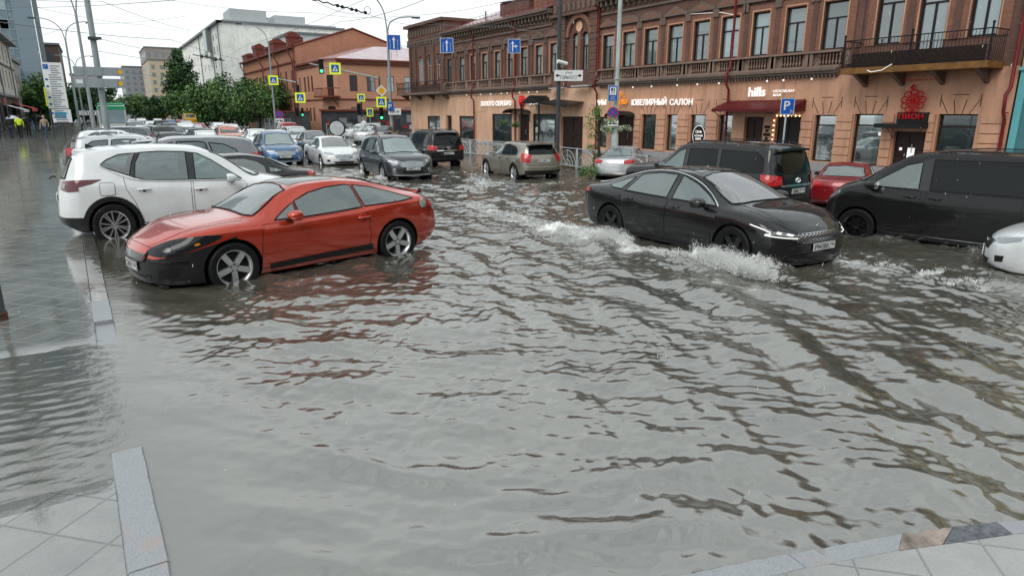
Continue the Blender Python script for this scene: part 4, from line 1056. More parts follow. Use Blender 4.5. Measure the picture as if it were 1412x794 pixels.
# ---------------------------------------------------------------- white crossover
SP['crossover'] = dict(wb=2.646, r=.345, arch=.405, tw=.215, rim=.232, style='ten', n=100, crown=.07,
 top=[(-2.171,.98),(-2.12,1.06),(-1.98,1.26),(-1.82,1.46),(-1.62,1.545),(-1.2,1.58),(-.5,1.595),(.1,1.57),(.5,1.46),(.95,1.21),(1.20,1.07),(1.5,1.02),(1.9,.93),(2.223,.75)],
 belt=[(-2.171,.95),(-1.9,1.06),(-1.4,1.06),(-.7,1.005),(0,.975),(.8,.955),(1.3,.945),(1.8,.89),(2.223,.70)],
 bot=[(-2.171,.36),(-1.9,.26),(-1.2,.22),(1.2,.20),(1.9,.22),(2.223,.26)],
 wid=[(-2.171,.74),(-1.9,.85),(-1.3,.905),(0,.885),(1.3,.905),(1.9,.87),(2.223,.72)],
 rail=[(-2.171,.60),(-1.6,.60),(-.6,.61),(.3,.60),(1.0,.65),(2.2,.55)],
 lean_f=[(0,.06),(.4,.0),(.8,.10)], lean_r=[(.2,.06),(.45,-.0),(.75,.03),(1.0,.07)], bow_f=.34, bow_r=.26,
 side=[[(.92,1.00),(.70,1.14),(.42,1.33),(.20,1.44),(.12,1.455),(.10,1.02)],[(-.02,1.022),(-.01,1.475),(-.45,1.49),(-.76,1.48),(-.86,1.32),(-.90,1.10),(-.72,1.045)],[(-.98,1.13),(-.92,1.32),(-.84,1.475),(-1.10,1.455),(-1.30,1.38),(-1.40,1.31),(-1.36,1.27)]],
 dark_side=[[(.10,1.01),(.12,1.46),(-.01,1.48),(-.02,1.015)],[(-.90,1.08),(-.86,1.32),(-.76,1.485),(-.84,1.48),(-.92,1.32),(-.98,1.12)]],
 glass=[GLS,GLS,GLS], cab=(-1.85,1.25), floor=.55, wind=[(-.66,1.03),(0,1.06),(.66,1.03),(.54,1.45),(0,1.50),(-.54,1.45)], wind_from=.1,
 rearw=[(-.56,1.10),(.56,1.10),(.52,1.40),(0,1.43),(-.52,1.40)], rear_from=-1.3, rglass=GLSD, seat_x=.1,
 chrome_line=[[(-1.42,1.285),(-1.0,1.085),(-.6,1.025),(.1,1.0),(.9,.985)]], trimm=WHT,
 doors=[[(.93,.36),(.93,.70),(1.0,.90),(.95,.965),(.4,.985),(.05,.998),(.03,.60),(.05,.36)],[(.01,.36),(-.01,.60),(.01,.998),(-.6,1.02),(-.93,1.07),(-1.08,1.12),(-1.06,.92),(-.95,.72),(-.88,.5),(-.84,.36)]], handles=[(.16,.865),(-.78,.905)],
 mirror=(.70,.90,1.03), mirror_s=1.1,
 cuts=[((0,0,.50),(0,0,1)),((0,0,.33),(0,0,1)),((-1.55,0,0),(1,0,0)),((1.6,0,0),(1,0,0))],
 black=lambda c: (c.z < .50 and (c.x < -1.55 or c.x > 1.6)) or c.z < .33,
 panels=[
 ('arch_cladding', PLAST, 90, [(-1.323+q*math.cos(t), 2, .345+q*math.sin(t)) for q, ts in ((.475,[R(a) for a in range(-12,193,10)]),(.395,[R(a) for a in range(192,-13,-10)])) for t in ts], True, 0, .012),
 ('arch_cladding', PLAST, 90, [(1.323+q*math.cos(t), 2, .345+q*math.sin(t)) for q, ts in ((.475,[R(a) for a in range(-12,193,10)]),(.395,[R(a) for a in range(192,-13,-10)])) for t in ts], True, 0, .012),
 ('taillight', LAMPRD, 125, [(-2.15,.50,1.03),(-2.1,.66,1.065),(-1.85,.86,1.085),(-1.45,.90,1.085),(-1.62,.9,1.02),(-1.82,.88,.98),(-1.80,.88,.92),(-2.0,.82,.905),(-2.14,.62,.93)], True, 0, .012),
 ('reversing_lamp', LAMPW, 130, [(-2.06+.035*math.cos(t)*.7,.74+.035*math.cos(t)*.7,.99+.035*math.sin(t)) for t in [2*math.pi*i/12 for i in range(12)]], True, 0, .017),
 ('fuel_flap', 'PAINT', 90, [(-1.26,2,1.03),(-1.44,2,1.03),(-1.46,2,1.0),(-1.46,2,.86),(-1.43,2,.84),(-1.27,2,.84),(-1.24,2,.87),(-1.24,2,1.0)], True, 0, .004),
 ('headlight', LAMPW, 40, [(2.1,.45,.78),(1.9,.70,.86),(1.6,.85,.90),(1.7,.88,.82),(2.0,.75,.74)], True, 0, .006),
 ('grille', GLOSSB, 0, [(2.3,-.35,.76),(2.3,.35,.76),(2.3,.25,.58),(2.3,-.25,.58)], False, 0, .006),
 ],
 lines=[('fuel_flap_gap', RUB, 90, [(-1.26,2,1.035),(-1.44,2,1.035),(-1.465,2,1.0),(-1.465,2,.86),(-1.43,2,.835),(-1.27,2,.835),(-1.235,2,.87),(-1.235,2,1.0),(-1.26,2,1.035)], .003, True, .003)])

# ---------------------------------------------------------------- black people carrier
SP['van'] = dict(wb=3.2, r=.345, arch=.40, tw=.225, rim=.225, style='multi', rimm=GLOSSB, n=100, crown=.09,
 top=[(-2.645,1.25),(-2.60,1.60),(-2.50,1.78),(-2.2,1.865),(-1,1.885),(.3,1.885),(.80,1.82),(1.15,1.65),(1.60,1.36),(1.85,1.235),(2.15,1.14),(2.35,1.0),(2.495,.82)],
 belt=[(-2.645,1.10),(-1,1.12),(1.0,1.13),(1.7,1.13),(2.1,1.05),(2.4,.89),(2.495,.76)],
 bot=[(-2.645,.34),(-2.3,.24),(-1.6,.20),(1.6,.18),(2.2,.20),(2.495,.26)],
 wid=[(-2.645,.84),(-2.4,.93),(-1.0,.964),(1.0,.962),(1.7,.955),(2.2,.90),(2.495,.78)],
 rail=[(-2.645,.74),(-2,.79),(0,.80),(.8,.78),(1.5,.75),(2,.68),(2.495,.6)],
 lean_f=[(0,.06),(.4,.0),(.8,.04),(1.1,.15)], lean_r=[(.2,.03),(1.0,.0),(1.8,.08)], bow_f=.36, bow_r=.12,
 side=[[(1.50,1.175),(1.30,1.31),(1.05,1.48),(.88,1.60),(.62,1.67),(.60,1.165)],[(.42,1.165),(.44,1.72),(-1.00,1.74),(-1.02,1.165)],[(-1.12,1.165),(-1.10,1.74),(-2.25,1.72),(-2.38,1.64),(-2.45,1.18)]],
 dark_side=[[(.60,1.15),(.62,1.70),(.44,1.74),(.42,1.15)],[(-1.02,1.16),(-1.0,1.75),(-1.10,1.75),(-1.12,1.16)],[(1.62,1.17),(1.52,1.175),(1.28,1.345),(1.34,1.37)]],
 glass=[GLS,GLSD,GLSD], cab=(.30,1.78), floor=.80, wind=[(-.74,1.24),(0,1.28),(.74,1.24),(.66,1.72),(0,1.80),(-.66,1.72)], wind_from=.6, seat_x=.72, wheel_x=1.22, seats=True,
 doors=[[(1.22,.34),(1.18,.70),(1.32,.95),(1.52,1.06),(1.50,1.15),(.9,1.145),(.55,1.14),(.52,.70),(.54,.34)],[(.48,.34),(.46,1.14),(-.98,1.14),(-1.0,.34)]], handles=[(.72,1.02),(.30,1.02)],
 mirror=(1.36,.95,1.20), mirror_s=1.25,
 panels=[
 ('headlight', LAMPW, 45, [(2.36,.60,.86),(2.25,.74,.96),(2.02,.88,1.05),(1.98,.90,.99),(2.15,.86,.88),(2.32,.72,.80)], True, 0, .006),
 ('grille', GRB, 0, [(2.6,-.48,.82),(2.6,.48,.82),(2.6,.42,.62),(2.6,-.42,.62)], False, 0, .006),
 ('air_intake', GRK, 0, [(2.6,-.7,.42),(2.6,.7,.42),(2.6,.6,.28),(2.6,-.6,.28)], False, 0, .006),
 ('taillight', LAMPR, 140, [(-2.62,.80,1.35),(-2.45,.90,1.35),(-2.47,.93,.95),(-2.63,.82,.95)], True, 0, .008),
 ],
 lines=[('body_crease', 'BLACKLINE', 90, [(2.0,2,.92),(1.0,2,.90),(0,2,.89),(-1.2,2,.90),(-2.4,2,.95)], .006, True, .002),
        ('sill_strip', CHROME, 90, [(1.15,2,.30),(0,2,.30),(-1.15,2,.30)], .007, True, .004),
        ('slide_rail', RUB, 90, [(-1.02,2,1.02),(-1.6,2,1.02),(-2.3,2,1.02)], .012, True, .002)])
SP['van']['lines'][0] = ('body_crease', GLOSSB)+SP['van']['lines'][0][2:]

# ---------------------------------------------------------------- large black off-roader
SP['offroader'] = dict(wb=2.85, r=.39, arch=.46, tw=.25, rim=.25, style='five', n=90, crown=.08,
 top=[(-2.635,1.15),(-2.60,1.30),(-2.48,1.62),(-2.35,1.80),(-2.1,1.86),(-1.0,1.885),(-.2,1.88),(.25,1.80),(.65,1.52),(.98,1.30),(1.4,1.255),(2.0,1.20),(2.25,1.08),(2.315,.95)],
 belt=[(-2.635,1.10),(-2.2,1.20),(-1,1.18),(0,1.17),(1.0,1.165),(1.8,1.13),(2.2,1.04),(2.315,.90)],
 bot=[(-2.635,.48),(-2.2,.38),(-1.4,.34),(1.4,.32),(2.0,.36),(2.315,.44)],
 wid=[(-2.635,.86),(-2.3,.95),(-1.5,.985),(0,.955),(1.4,.985),(2.0,.96),(2.315,.84)],
 rail=[(-2.635,.70),(-2,.72),(-.5,.73),(.2,.71),(.9,.74),(2.3,.6)],
 lean_f=[(0,.06),(.6,.0),(1.1,.06)], lean_r=[(.3,.03),(.7,-.0),(1.1,.05),(1.8,.12)], bow_f=.28, bow_r=.20,
 side=[[(.72,1.215),(.52,1.38),(.25,1.62),(.05,1.68),(.02,1.22)],[(-.10,1.22),(-.08,1.69),(-.92,1.70),(-.98,1.22)],[(-1.10,1.22),(-1.04,1.70),(-2.0,1.68),(-2.18,1.56),(-2.24,1.28),(-2.2,1.24)]],
 dark_side=[[(.02,1.21),(.05,1.69),(-.08,1.695),(-.10,1.21)],[(-.98,1.21),(-.92,1.705),(-1.04,1.705),(-1.10,1.21)]],
 glass=[GLS,GLSD,GLSD], cab=(-.2,1.02), floor=.75, wind=[(-.70,1.27),(0,1.30),(.70,1.27),(.60,1.72),(0,1.78),(-.60,1.72)], wind_from=.1, rearw=[(-.70,1.22),(.70,1.22),(.60,1.64),(0,1.68),(-.60,1.64)], rglass=GLSD, seat_x=.05,
 doors=[[(.92,.45),(.90,.85),(.98,1.16),(.4,1.185),(.0,1.19),(-.02,.45)],[(-.06,.45),(-.06,1.19),(-.9,1.195),(-1.06,1.20),(-.98,.85),(-.88,.55),(-.84,.45)]], handles=[(.15,1.04),(-.82,1.06)],
 mirror=(.62,.98,1.27), mirror_s=1.3,
 panels=[
 ('taillight', LAMPR, 150, [(-2.62,.62,1.15),(-2.5,.84,1.19),(-2.30,.95,1.20),(-2.26,.96,1.0),(-2.5,.90,.95),(-2.64,.62,.97)], True, 0, .022),
 ('tailgate_bar', CHROME, 180, [(-3,-.60,.97),(-3,.60,.97),(-3,.60,.925),(-3,-.60,.925)], False, 0, .02),
 ('rear_bumper', PLAST, 180, [(-3,-.86,.62),(-3,.86,.62),(-3,.82,.50),(-3,-.82,.50)], False, 0, .015),
 ('headlight', LAMPW, 35, [(2.25,.52,1.02),(2.1,.80,1.06),(1.9,.93,1.05),(1.95,.93,.92),(2.2,.75,.88)], True, 0, .006),
 ('grille', GRB, 0, [(2.4,-.5,1.0),(2.4,.5,1.0),(2.4,.45,.72),(2.4,-.45,.72)], False, 0, .006),
 ],
 lines=[('tailgate_gap', RUB, 180, [(-3,-.80,.72),(-3,-.80,1.18),(-3,-.70,1.70)], .004, True, 0), ('tailgate_gap', RUB, 180, [(-3,-.8,.70),(-3,0,.70),(-3,.8,.70)], .004, False, 0)])

# ---------------------------------------------------------------- taupe compact wagon seen from behind
SP['wagon'] = dict(wb=2.635, r=.35, arch=.40, tw=.215, rim=.24, style='five', n=84, crown=.08,
 top=[(-2.235,.98),(-2.20,1.08),(-2.05,1.28),(-1.88,1.43),(-1.6,1.50),(-.9,1.535),(-.2,1.53),(.2,1.44),(.6,1.20),(.86,1.065),(1.2,1.03),(1.7,.96),(2.05,.86),(2.18,.74)],
 belt=[(-2.235,.95),(-1.9,1.02),(-1,.995),(0,.965),(.8,.95),(1.3,.955),(1.8,.88),(2.18,.70)],
 bot=[(-2.235,.40),(-1.9,.30),(-1.3,.25),(1.3,.23),(1.9,.26),(2.18,.32)],
 wid=[(-2.235,.78),(-1.95,.87),(-1.32,.90),(0,.87),(1.32,.90),(1.8,.88),(2.18,.76)],
 rail=[(-2.235,.64),(-1.6,.63),(-.4,.63),(.1,.61),(.8,.66),(2.1,.6)],
 lean_f=[(0,.05),(.5,0),(.8,.05)], lean_r=[(.3,.03),(.55,-.0),(.95,.05),(1.4,.12)], bow_f=.28, bow_r=.24,
 side=[[(.66,1.0),(.40,1.18),(.15,1.34),(-.08,1.40),(-.10,1.01)],[(-.18,1.012),(-.16,1.405),(-.62,1.41),(-.78,1.38),(-.86,1.02)],[(-.94,1.03),(-.86,1.38),(-1.2,1.33),(-1.45,1.20),(-1.5,1.08),(-1.3,1.04)]],
 dark_side=[[(-.10,1.0),(-.08,1.41),(-.16,1.415),(-.18,1.0)],[(-.86,1.01),(-.78,1.39),(-.86,1.39),(-.94,1.02)]],
 glass=[GLS,GLSD,GLSD], cab=(-.6,.92), floor=.52, wind=[(-.62,1.05),(0,1.08),(.62,1.05),(.52,1.40),(0,1.45),(-.52,1.40)], wind_from=.1, rearw=[(-.60,1.09),(.60,1.09),(.50,1.39),(0,1.42),(-.50,1.39)], rglass=GLSD, seat_x=.05,
 doors=[[(.88,.34),(.85,.70),(.88,.94),(.3,.965),(-.12,.975),(-.14,.34)],[(-.17,.34),(-.17,.975),(-.9,.995),(-1.0,1.0),(-.95,.75),(-.88,.5),(-.84,.34)]], handles=[(.02,.86),(-.78,.88)], handlem=PLAST,
 mirror=(.55,.87,1.03), mirror_s=1.05,
 panels=[
 ('taillight', LAMPR, 145, [(-2.2,.56,1.07),(-2.05,.74,1.12),(-1.9,.84,1.12),(-1.92,.88,.98),(-2.02,.88,.80),(-2.2,.66,.80)], True, 0, .016),
 ('rear_bumper', PLAST, 180, [(-3,-.78,.50),(-3,.78,.50),(-3,.74,.40),(-3,-.74,.40)], False, 0, .012),
 ('headlight', LAMPW, 35, [(2.12,.55,.80),(1.9,.78,.84),(1.8,.86,.82),(1.9,.84,.70),(2.1,.65,.68)], True, 0, .006),
 ('grille', GRK, 0, [(2.3,-.5,.80),(2.3,.5,.80),(2.3,.45,.62),(2.3,-.45,.62)], False, 0, .006),
 ],
 lines=[('tailgate_gap', RUB, 180, [(-3,-.60,.70),(-3,-.62,.98),(-3,-.54,1.2)], .004, True, 0), ('tailgate_gap', RUB, 180, [(-3,-.62,.68),(-3,0,.68),(-3,.62,.68)], .004, False, 0), ('rear_bumper_step', TAUPE, 180, [(-3,-.80,.62),(-3,0,.615),(-3,.80,.62)], .02, False, .004)])

# ---------------------------------------------------------------- compact off-roader seen from the front (also the blue one)
SP['compact_suv'] = dict(wb=2.66, r=.36, arch=.415, tw=.22, rim=.235, style='five', n=84, crown=.08,
 top=[(-2.16,1.05),(-2.12,1.2),(-2.0,1.48),(-1.85,1.60),(-1.4,1.665),(-.6,1.69),(-.0,1.68),(.35,1.58),(.80,1.26),(1.05,1.115),(1.4,1.07),(1.85,.98),(2.1,.86),(2.20,.76)],
 belt=[(-2.16,1.0),(-1.8,1.08),(-1,1.06),(0,1.03),(1.0,1.01),(1.6,.96),(2.0,.85),(2.20,.71)],
 bot=[(-2.16,.42),(-1.9,.32),(-1.3,.28),(1.3,.26),(1.9,.28),(2.20,.32)],
 wid=[(-2.16,.78),(-1.9,.87),(-1.3,.91),(0,.88),(1.3,.91),(1.85,.89),(2.20,.74)],
 rail=[(-2.16,.64),(-1.6,.63),(-.4,.63),(.2,.62),(.9,.67),(2.1,.6)],
 lean_f=[(0,.06),(.5,0),(.8,.06)], lean_r=[(.3,.03),(.6,0),(1.0,.05),(1.6,.14)], bow_f=.34, bow_r=.22,
 side=[[(.86,1.065),(.60,1.24),(.30,1.46),(.10,1.525),(.07,1.08)],[(-.05,1.082),(-.03,1.535),(-.62,1.545),(-.80,1.52),(-.88,1.09)],[(-1.0,1.10),(-.92,1.53),(-1.4,1.49),(-1.62,1.34),(-1.66,1.16)]],
 dark_side=[[(.07,1.07),(.10,1.53),(-.03,1.54),(-.05,1.075)],[(-.88,1.08),(-.80,1.53),(-.92,1.535),(-1.0,1.09)]],
 glass=[GLS,GLS,GLSD], cab=(-1.9,1.10), floor=.58, wind=[(-.66,1.08),(0,1.11),(.66,1.08),(.55,1.54),(0,1.60),(-.55,1.54)], wind_from=.1, rearw=[(-.6,1.12),(.6,1.12),(.52,1.50),(-.52,1.50)], rglass=GLSD, seat_x=.08,
 doors=[[(.92,.38),(.90,.75),(.98,1.0),(.4,1.03),(.02,1.04),(.0,.38)],[(-.03,.38),(-.03,1.04),(-.8,1.06),(-1.02,1.07),(-.97,.80),(-.90,.55),(-.86,.38)]], handles=[(.15,.92),(-.80,.95)],
 mirror=(.72,.90,1.10), mirror_s=1.1,
 panels=[
 ('headlight', LAMPW, 38, [(2.13,.46,.83),(1.98,.66,.90),(1.72,.83,.955),(1.66,.86,.92),(1.90,.82,.80),(2.10,.62,.745)], True, 0, .007),
 ('headlamp_bulb', WHITEP, 30, [(2.06+.0*t,.62+.05*math.cos(t),.82+.035*math.sin(t)) for t in [2*math.pi*i/10 for i in range(10)]], True, 0, .012),
 ('grille', GRB, 0, [(2.4,-.44,.80),(2.4,0,.83),(2.4,.44,.80),(2.4,.40,.665),(2.4,-.40,.665)], False, 0, .007),
 ('air_intake', GRK, 0, [(2.4,-.40,.50),(2.4,.40,.50),(2.4,.34,.40),(2.4,-.34,.40)], False, 0, .006),
 ('fog_lamp', LAMPW, 30, [(2.05,.66+.06*math.cos(t),.50+.055*math.sin(t)) for t in [2*math.pi*i/12 for i in range(12)]], True, 0, .012),
 ('taillight', LAMPR, 145, [(-2.1,.6,1.25),(-1.95,.80,1.25),(-1.95,.88,1.0),(-2.12,.66,1.0)], True, 0, .010),
 ],
 lines=[('bumper_lip', SILV, 0, [(2.4,-.66,.36),(2.4,-.3,.345),(2.4,0,.34),(2.4,.3,.345),(2.4,.66,.36)], .022, False, .006), ('grille_surround', CHROME, 0, [(2.4,-.46,.80),(2.4,0,.835),(2.4,.46,.80),(2.4,.42,.655),(2.4,0,.65),(2.4,-.42,.655),(2.4,-.46,.80)], .010, False, .006),
        ('fog_lamp_ring', CHROME, 30, [(2.05,.66+.075*math.cos(t),.50+.07*math.sin(t)) for t in [2*math.pi*i/12 for i in range(13)]], .008, True, .010)],
 seams=[(0, [(1.12,.70,0),(1.5,.70,0),(1.9,.60,0),(2.08,.45,0)], True, 'top')])

# ---------------------------------------------------------------- three-box saloon
SP['saloon'] = dict(wb=2.66, r=.325, arch=.37, tw=.205, rim=.215, style='multi', n=84, crown=.065,
 top=[(-2.28,.90),(-2.2,1.0),(-1.9,1.05),(-1.65,1.08),(-1.3,1.24),(-.85,1.40),(-.4,1.46),(.0,1.45),(.35,1.37),(.80,1.14),(1.05,1.0),(1.5,.95),(1.9,.86),(2.2,.74),(2.30,.66)],
 belt=[(-2.28,.87),(-2.0,.97),(-1.4,.98),(-.6,.95),(0,.93),(.9,.91),(1.4,.88),(1.9,.79),(2.30,.61)],
 bot=[(-2.28,.36),(-2.0,.26),(-1.3,.2),(1.3,.18),(2.0,.2),(2.30,.24)],
 wid=[(-2.28,.76),(-2.0,.85),(-1.3,.89),(0,.875),(1.3,.89),(1.9,.86),(2.30,.72)],
 rail=[(-2.28,.6),(-1.5,.55),(-.6,.57),(.2,.57),(1.0,.62),(2.3,.55)],
 lean_f=[(0,.06),(.4,0),(.75,.08)], lean_r=[(.2,.08),(.5,.0),(.9,.04)], bow_f=.36, bow_r=.24,
 side=[[(.80,.96),(.55,1.12),(.28,1.27),(.08,1.34),(.05,.975)],[(-.05,.978),(-.03,1.35),(-.45,1.345),(-.72,1.27),(-.88,1.15),(-.90,.99)],[(-.98,1.0),(-.96,1.13),(-1.12,1.10),(-1.3,1.03),(-1.2,1.01)]],
 dark_side=[[(.05,.965),(.08,1.345),(-.03,1.355),(-.05,.97)]],
 glass=[GLS,GLS,GLS], cab=(-1.45,1.08), floor=.47, wind=[(-.64,.99),(0,1.015),(.64,.99),(.51,1.345),(0,1.395),(-.51,1.345)], wind_from=.1, rearw=[(-.60,1.10),(.60,1.10),(.50,1.34),(0,1.38),(-.50,1.34)], rear_from=-.7, rglass=GLS, seat_x=.08,
 doors=[[(.92,.30),(.90,.62),(.94,.90),(.4,.93),(.02,.94),(.0,.30)],[(-.03,.30),(-.03,.94),(-.8,.96),(-1.0,.965),(-.97,.72),(-.88,.45),(-.84,.30)]], handles=[(.15,.84),(-.80,.87)],
 mirror=(.66,.88,.99), mirror_s=1.0,
 panels=[
 ('headlight', LAMPW, 38, [(2.2,.46,.70),(2.05,.66,.76),(1.80,.80,.80),(1.85,.83,.73),(2.08,.72,.655),(2.2,.55,.63)], True, 0, .007),
 ('grille', GRB, 0, [(2.4,-.46,.66),(2.4,0,.67),(2.4,.46,.66),(2.4,.36,.50),(2.4,-.36,.50)], False, 0, .007),
 ('air_intake', GRK, 0, [(2.4,-.5,.36),(2.4,.5,.36),(2.4,.4,.27),(2.4,-.4,.27)], False, 0, .006),
 ('fog_lamp_recess', PLAST, 35, [(2.1,.60,.44),(1.98,.72,.46),(2.0,.72,.36),(2.1,.62,.34)], True, 0, .006),
 ('taillight', LAMPR, 145, [(-2.22,.46,.94),(-2.1,.70,.985),(-1.90,.82,.985),(-1.95,.85,.88),(-2.12,.76,.82),(-2.24,.50,.82)], True, 0, .010),
 ],
 lines=[('tailgate_gap', RUB, 180, [(-3,-.50,.98),(-3,-.48,.70),(-3,0,.68),(-3,.48,.70),(-3,.50,.98)], .004, False, 0)],
 seams=[(0, [(1.1,.66,0),(1.6,.64,0),(2.0,.54,0),(2.15,.40,0)], True, 'top')])

def scaled(base, kx=1, ky=1, kz=1, **kw):
    import copy
    s = {k: v for k, v in SP[base].items()}
    for k in ('top','belt','bot'): s[k] = [(x*kx, z*kz) for x, z in s[k]]
    for k in ('wid','rail'): s[k] = [(x*kx, y*ky) for x, y in s[k]]
    for k in ('side','dark_side','doors'): s[k] = [[(x*kx, z*kz) for x, z in pl] for pl in s.get(k, [])]
    for k in ('wind','rearw'):
        if k in s: s[k] = [(y*ky, z*kz) for y, z in s[k]]
    s['handles'] = [(x*kx, z*kz) for x, z in s.get('handles', [])]; s['wb'] *= kx; s['cab'] = tuple(c*kx for c in s['cab'])
    s['panels'] = [(p[0],p[1],p[2],[(q[0]*kx,q[1]*ky if abs(q[1]) < 1.5 else q[1],q[2]*kz) for q in p[3]])+tuple(p[4:]) for p in s.get('panels', [])]
    s['lines'] = [(p[0],p[1],p[2],[(q[0]*kx,q[1]*ky if abs(q[1]) < 1.5 else q[1],q[2]*kz) for q in p[3]])+tuple(p[4:]) for p in s.get('lines', [])]
    s['floor'] = s['floor']*kz; s['mirror'] = (s['mirror'][0]*kx, s['mirror'][1]*ky, s['mirror'][2]*kz)
    s.update(kw); return s
# ---------------------------------------------------------------- placing the vehicles
def place(root, x, y, hdg, s=1.0, z=0.0, sz=None):
    root.location = (x, y, z); root.rotation_euler = (0, 0, R(hdg)); root.scale = (s, s, s if sz is None else sz)
def wiper(root, bvh, pts, name='wiper'):
    """arm and blade lying on the windscreen, rough (y, z) points"""
    mb = MB(); P = []
    for y, z in pts:
        h = bvh.ray_cast(Vector((6, y, z)), Vector((-1,0,0)), 12)
        if h[0] is not None: P.append(h[0]+h[1]*.022)
    if len(P) < 2: return
    a, b = P[0], P[-1]; m = a.lerp(b, .55)
    mb.tube([a, m], [.011,.008], 6); mb.tube([a.lerp(b,.18), b], .012, 6); mb.build(name, RUB, root, 40)
def roof_rails(root, B, xa, xb, mat, dy=.02, h=.045):
    for sg in (1,-1):
        mb = MB(); pts = []
        for i in range(13):
            x = xa+(xb-xa)*i/12; y = B.rail(x)*.93; z = B.top(x)-B.crown*.55
            e = min(1, min(i, 12-i)/1.5); pts.append((x, sg*(y-dy), z+.012+h*e))
        mb.tube(pts, .014, 6)
        for i in (1, 6, 11): p = pts[i]; mb.cyl((p[0],p[1],p[2]-h-.02), p, .012, 6)
        mb.build('roof_rail', mat, root, 40)
def antenna(root, B, x, kind='fin'):
    z = B.top(x); mb = MB()
    if kind == 'fin': mb.add([(x-.10,-.02,z-.01),(x-.10,.02,z-.01),(x+.08,0,z-.01),(x-.09,0,z+.06)], [(0,1,2),(0,3,1),(1,3,2),(2,3,0)])
    else: mb.cyl((x,0,z-.01),(x-.12,0,z+.22),.006,5)
    mb.build('aerial', PLAST, root)
def spoiler(root, B, x0, x1, w, z, mat, t=.035):
    mb = MB(); n = 10; rows = []
    for i in range(n+1):
        y = -w+2*w*i/n; b = -.05*(abs(y)/w)**2; row = []
        for (x, dz) in ((x1+b, 0),(x0+b*.5, -.015),(x0+b*.5, -.015-t),(x1+b*.6, -t-.02)): row.append(len(mb.v)); mb.v.append((x, y, z+dz-.02*(abs(y)/w)**3))
        rows.append(row)
    for a, b in zip(rows, rows[1:]):
        for j in range(4): mb.f.append((a[j], a[(j+1)%4], b[(j+1)%4], b[j])); mb.m.append(0)
    mb.f += [tuple(rows[0]), tuple(reversed(rows[-1]))]; mb.m += [0,0]
    mb.build('spoiler', mat, root, 50)
def put_plate(root, bvh, z, txt, rear=False, **kw):
    x = surf_x(bvh, 0, z, rear); plate(root, x+(-.012 if rear else .012), z, txt, rear, **kw)

# black saloon ploughing through the water
k5, B, bv = make_car(SP['fastback'], 'fastback_car', BLK, True, 'black fastback saloon with lit headlamps driving through the flood, splash at its wheel', 'car')
put_plate(k5, bv, .455, ('P943BB', '196')); badge(k5, bv, 0, .735, 'oval', .045); antenna(k5, B, -1.05)
wiper(k5, bv, [(-.05,1.01),(-.50,1.20)]); wiper(k5, bv, [(.50,1.01),(.02,1.24)])
place(k5, 9.20, 8.25, 270.3, 1.03)

# red coupe
rc, B, bv = make_car(SP['coupe'], 'coupe', RED, True, 'copper red two door coupe with black front bumper standing in the water by the kerb', 'car')
put_plate(rc, bv, .40, ('C201KY', '96'), w=.46); badge(rc, bv, 0, .56, 'diamonds', .05)
wiper(rc, bv, [(-.35,.985),(.20,1.02)]); wiper(rc, bv, [(.25,.985),(.56,1.04)])
spoiler(rc, B, -2.10, -1.98, .42, 1.062, RED, .022)
mb = MB(); 
for sg in (1,-1): mb.cyl((-2.05, sg*.45, 1.0), (-2.06, sg*.45, 1.07), .02, 6)
mb.build('spoiler_leg', PLAST, rc)
mb = MB(); mb.mat(0).lathe([(.045,0),(.040,.03),(.001,.035)], 'Y', (-.66,.875,.795), 16); mb.build('door_knob', RED, rc, 40)
place(rc, 2.50, 10.73, 192.5, 1.055)

# white crossover
wc_, B, bv = make_car(SP['crossover'], 'crossover_car', WHT, True, 'white crossover with black wheel arches parked tail to the kerb behind the red coupe', 'car')
spoiler(wc_, B, -1.78, -1.45, .46, 1.555, WHT, .05); antenna(wc_, B, -1.5); put_plate(wc_, bv, .78, ('A415OK', '196'), rear=True)
mb = MB(); mb.tube([(-2.13,.10,1.09),(-2.16,-.05,1.12),(-2.20,-.30,1.10)], [.012,.012,.010], 6); mb.build('rear_wiper', RUB, wc_)
place(wc_, 1.42, 15.05, 0, 1.03, sz=1.15)

# black people carrier with its driver
vn, B, bv = make_car(SP['van'], 'people_carrier', BLKM, True, 'long matt black people carrier with tinted rear windows and a driver at the wheel', 'van')
roof_rails(vn, B, .45, -2.2, GLOSSB); badge(vn, bv, 0, .72, 'ring', .08); put_plate(vn, bv, .5, ('K770TT', '196'))
place(vn, 13.33, 5.70, 99, .975, sz=.945)

# black off-roader
lc, B, bv = make_car(SP['offroader'], 'off_roader', BLK, True, 'tall black off-roader with roof rails seen from behind beyond the fastback saloon', 'car')
roof_rails(lc, B, .15, -2.2, PLAST); badge(lc, bv, 0, 1.06, 'ovals', .075, True); put_plate(lc, bv, .82, ('K888CT', '96'), rear=True)
spoiler(lc, B, -2.44, -2.15, .56, 1.79, GLOSSB, .05)
lx = copy_tree(lc); lx['label'] = 'black off-roader driving away near the street corner, seen from behind beside the grey off-roader'
place(lc, 12.72, 11.4, 94, .95); place(lx, 12.9, 28.2, 88, .90)

# taupe wagon
wg, B, bv = make_car(SP['wagon'], 'compact_wagon', TAUPE, True, 'taupe compact wagon driving away through the water with silver wheels', 'car')
spoiler(wg, B, -2.08, -1.75, .58, 1.50, TAUPE, .04); put_plate(wg, bv, .86, ('B512MH', '96'), rear=True)
place(wg, 13.5, 21.3, 84, .93)

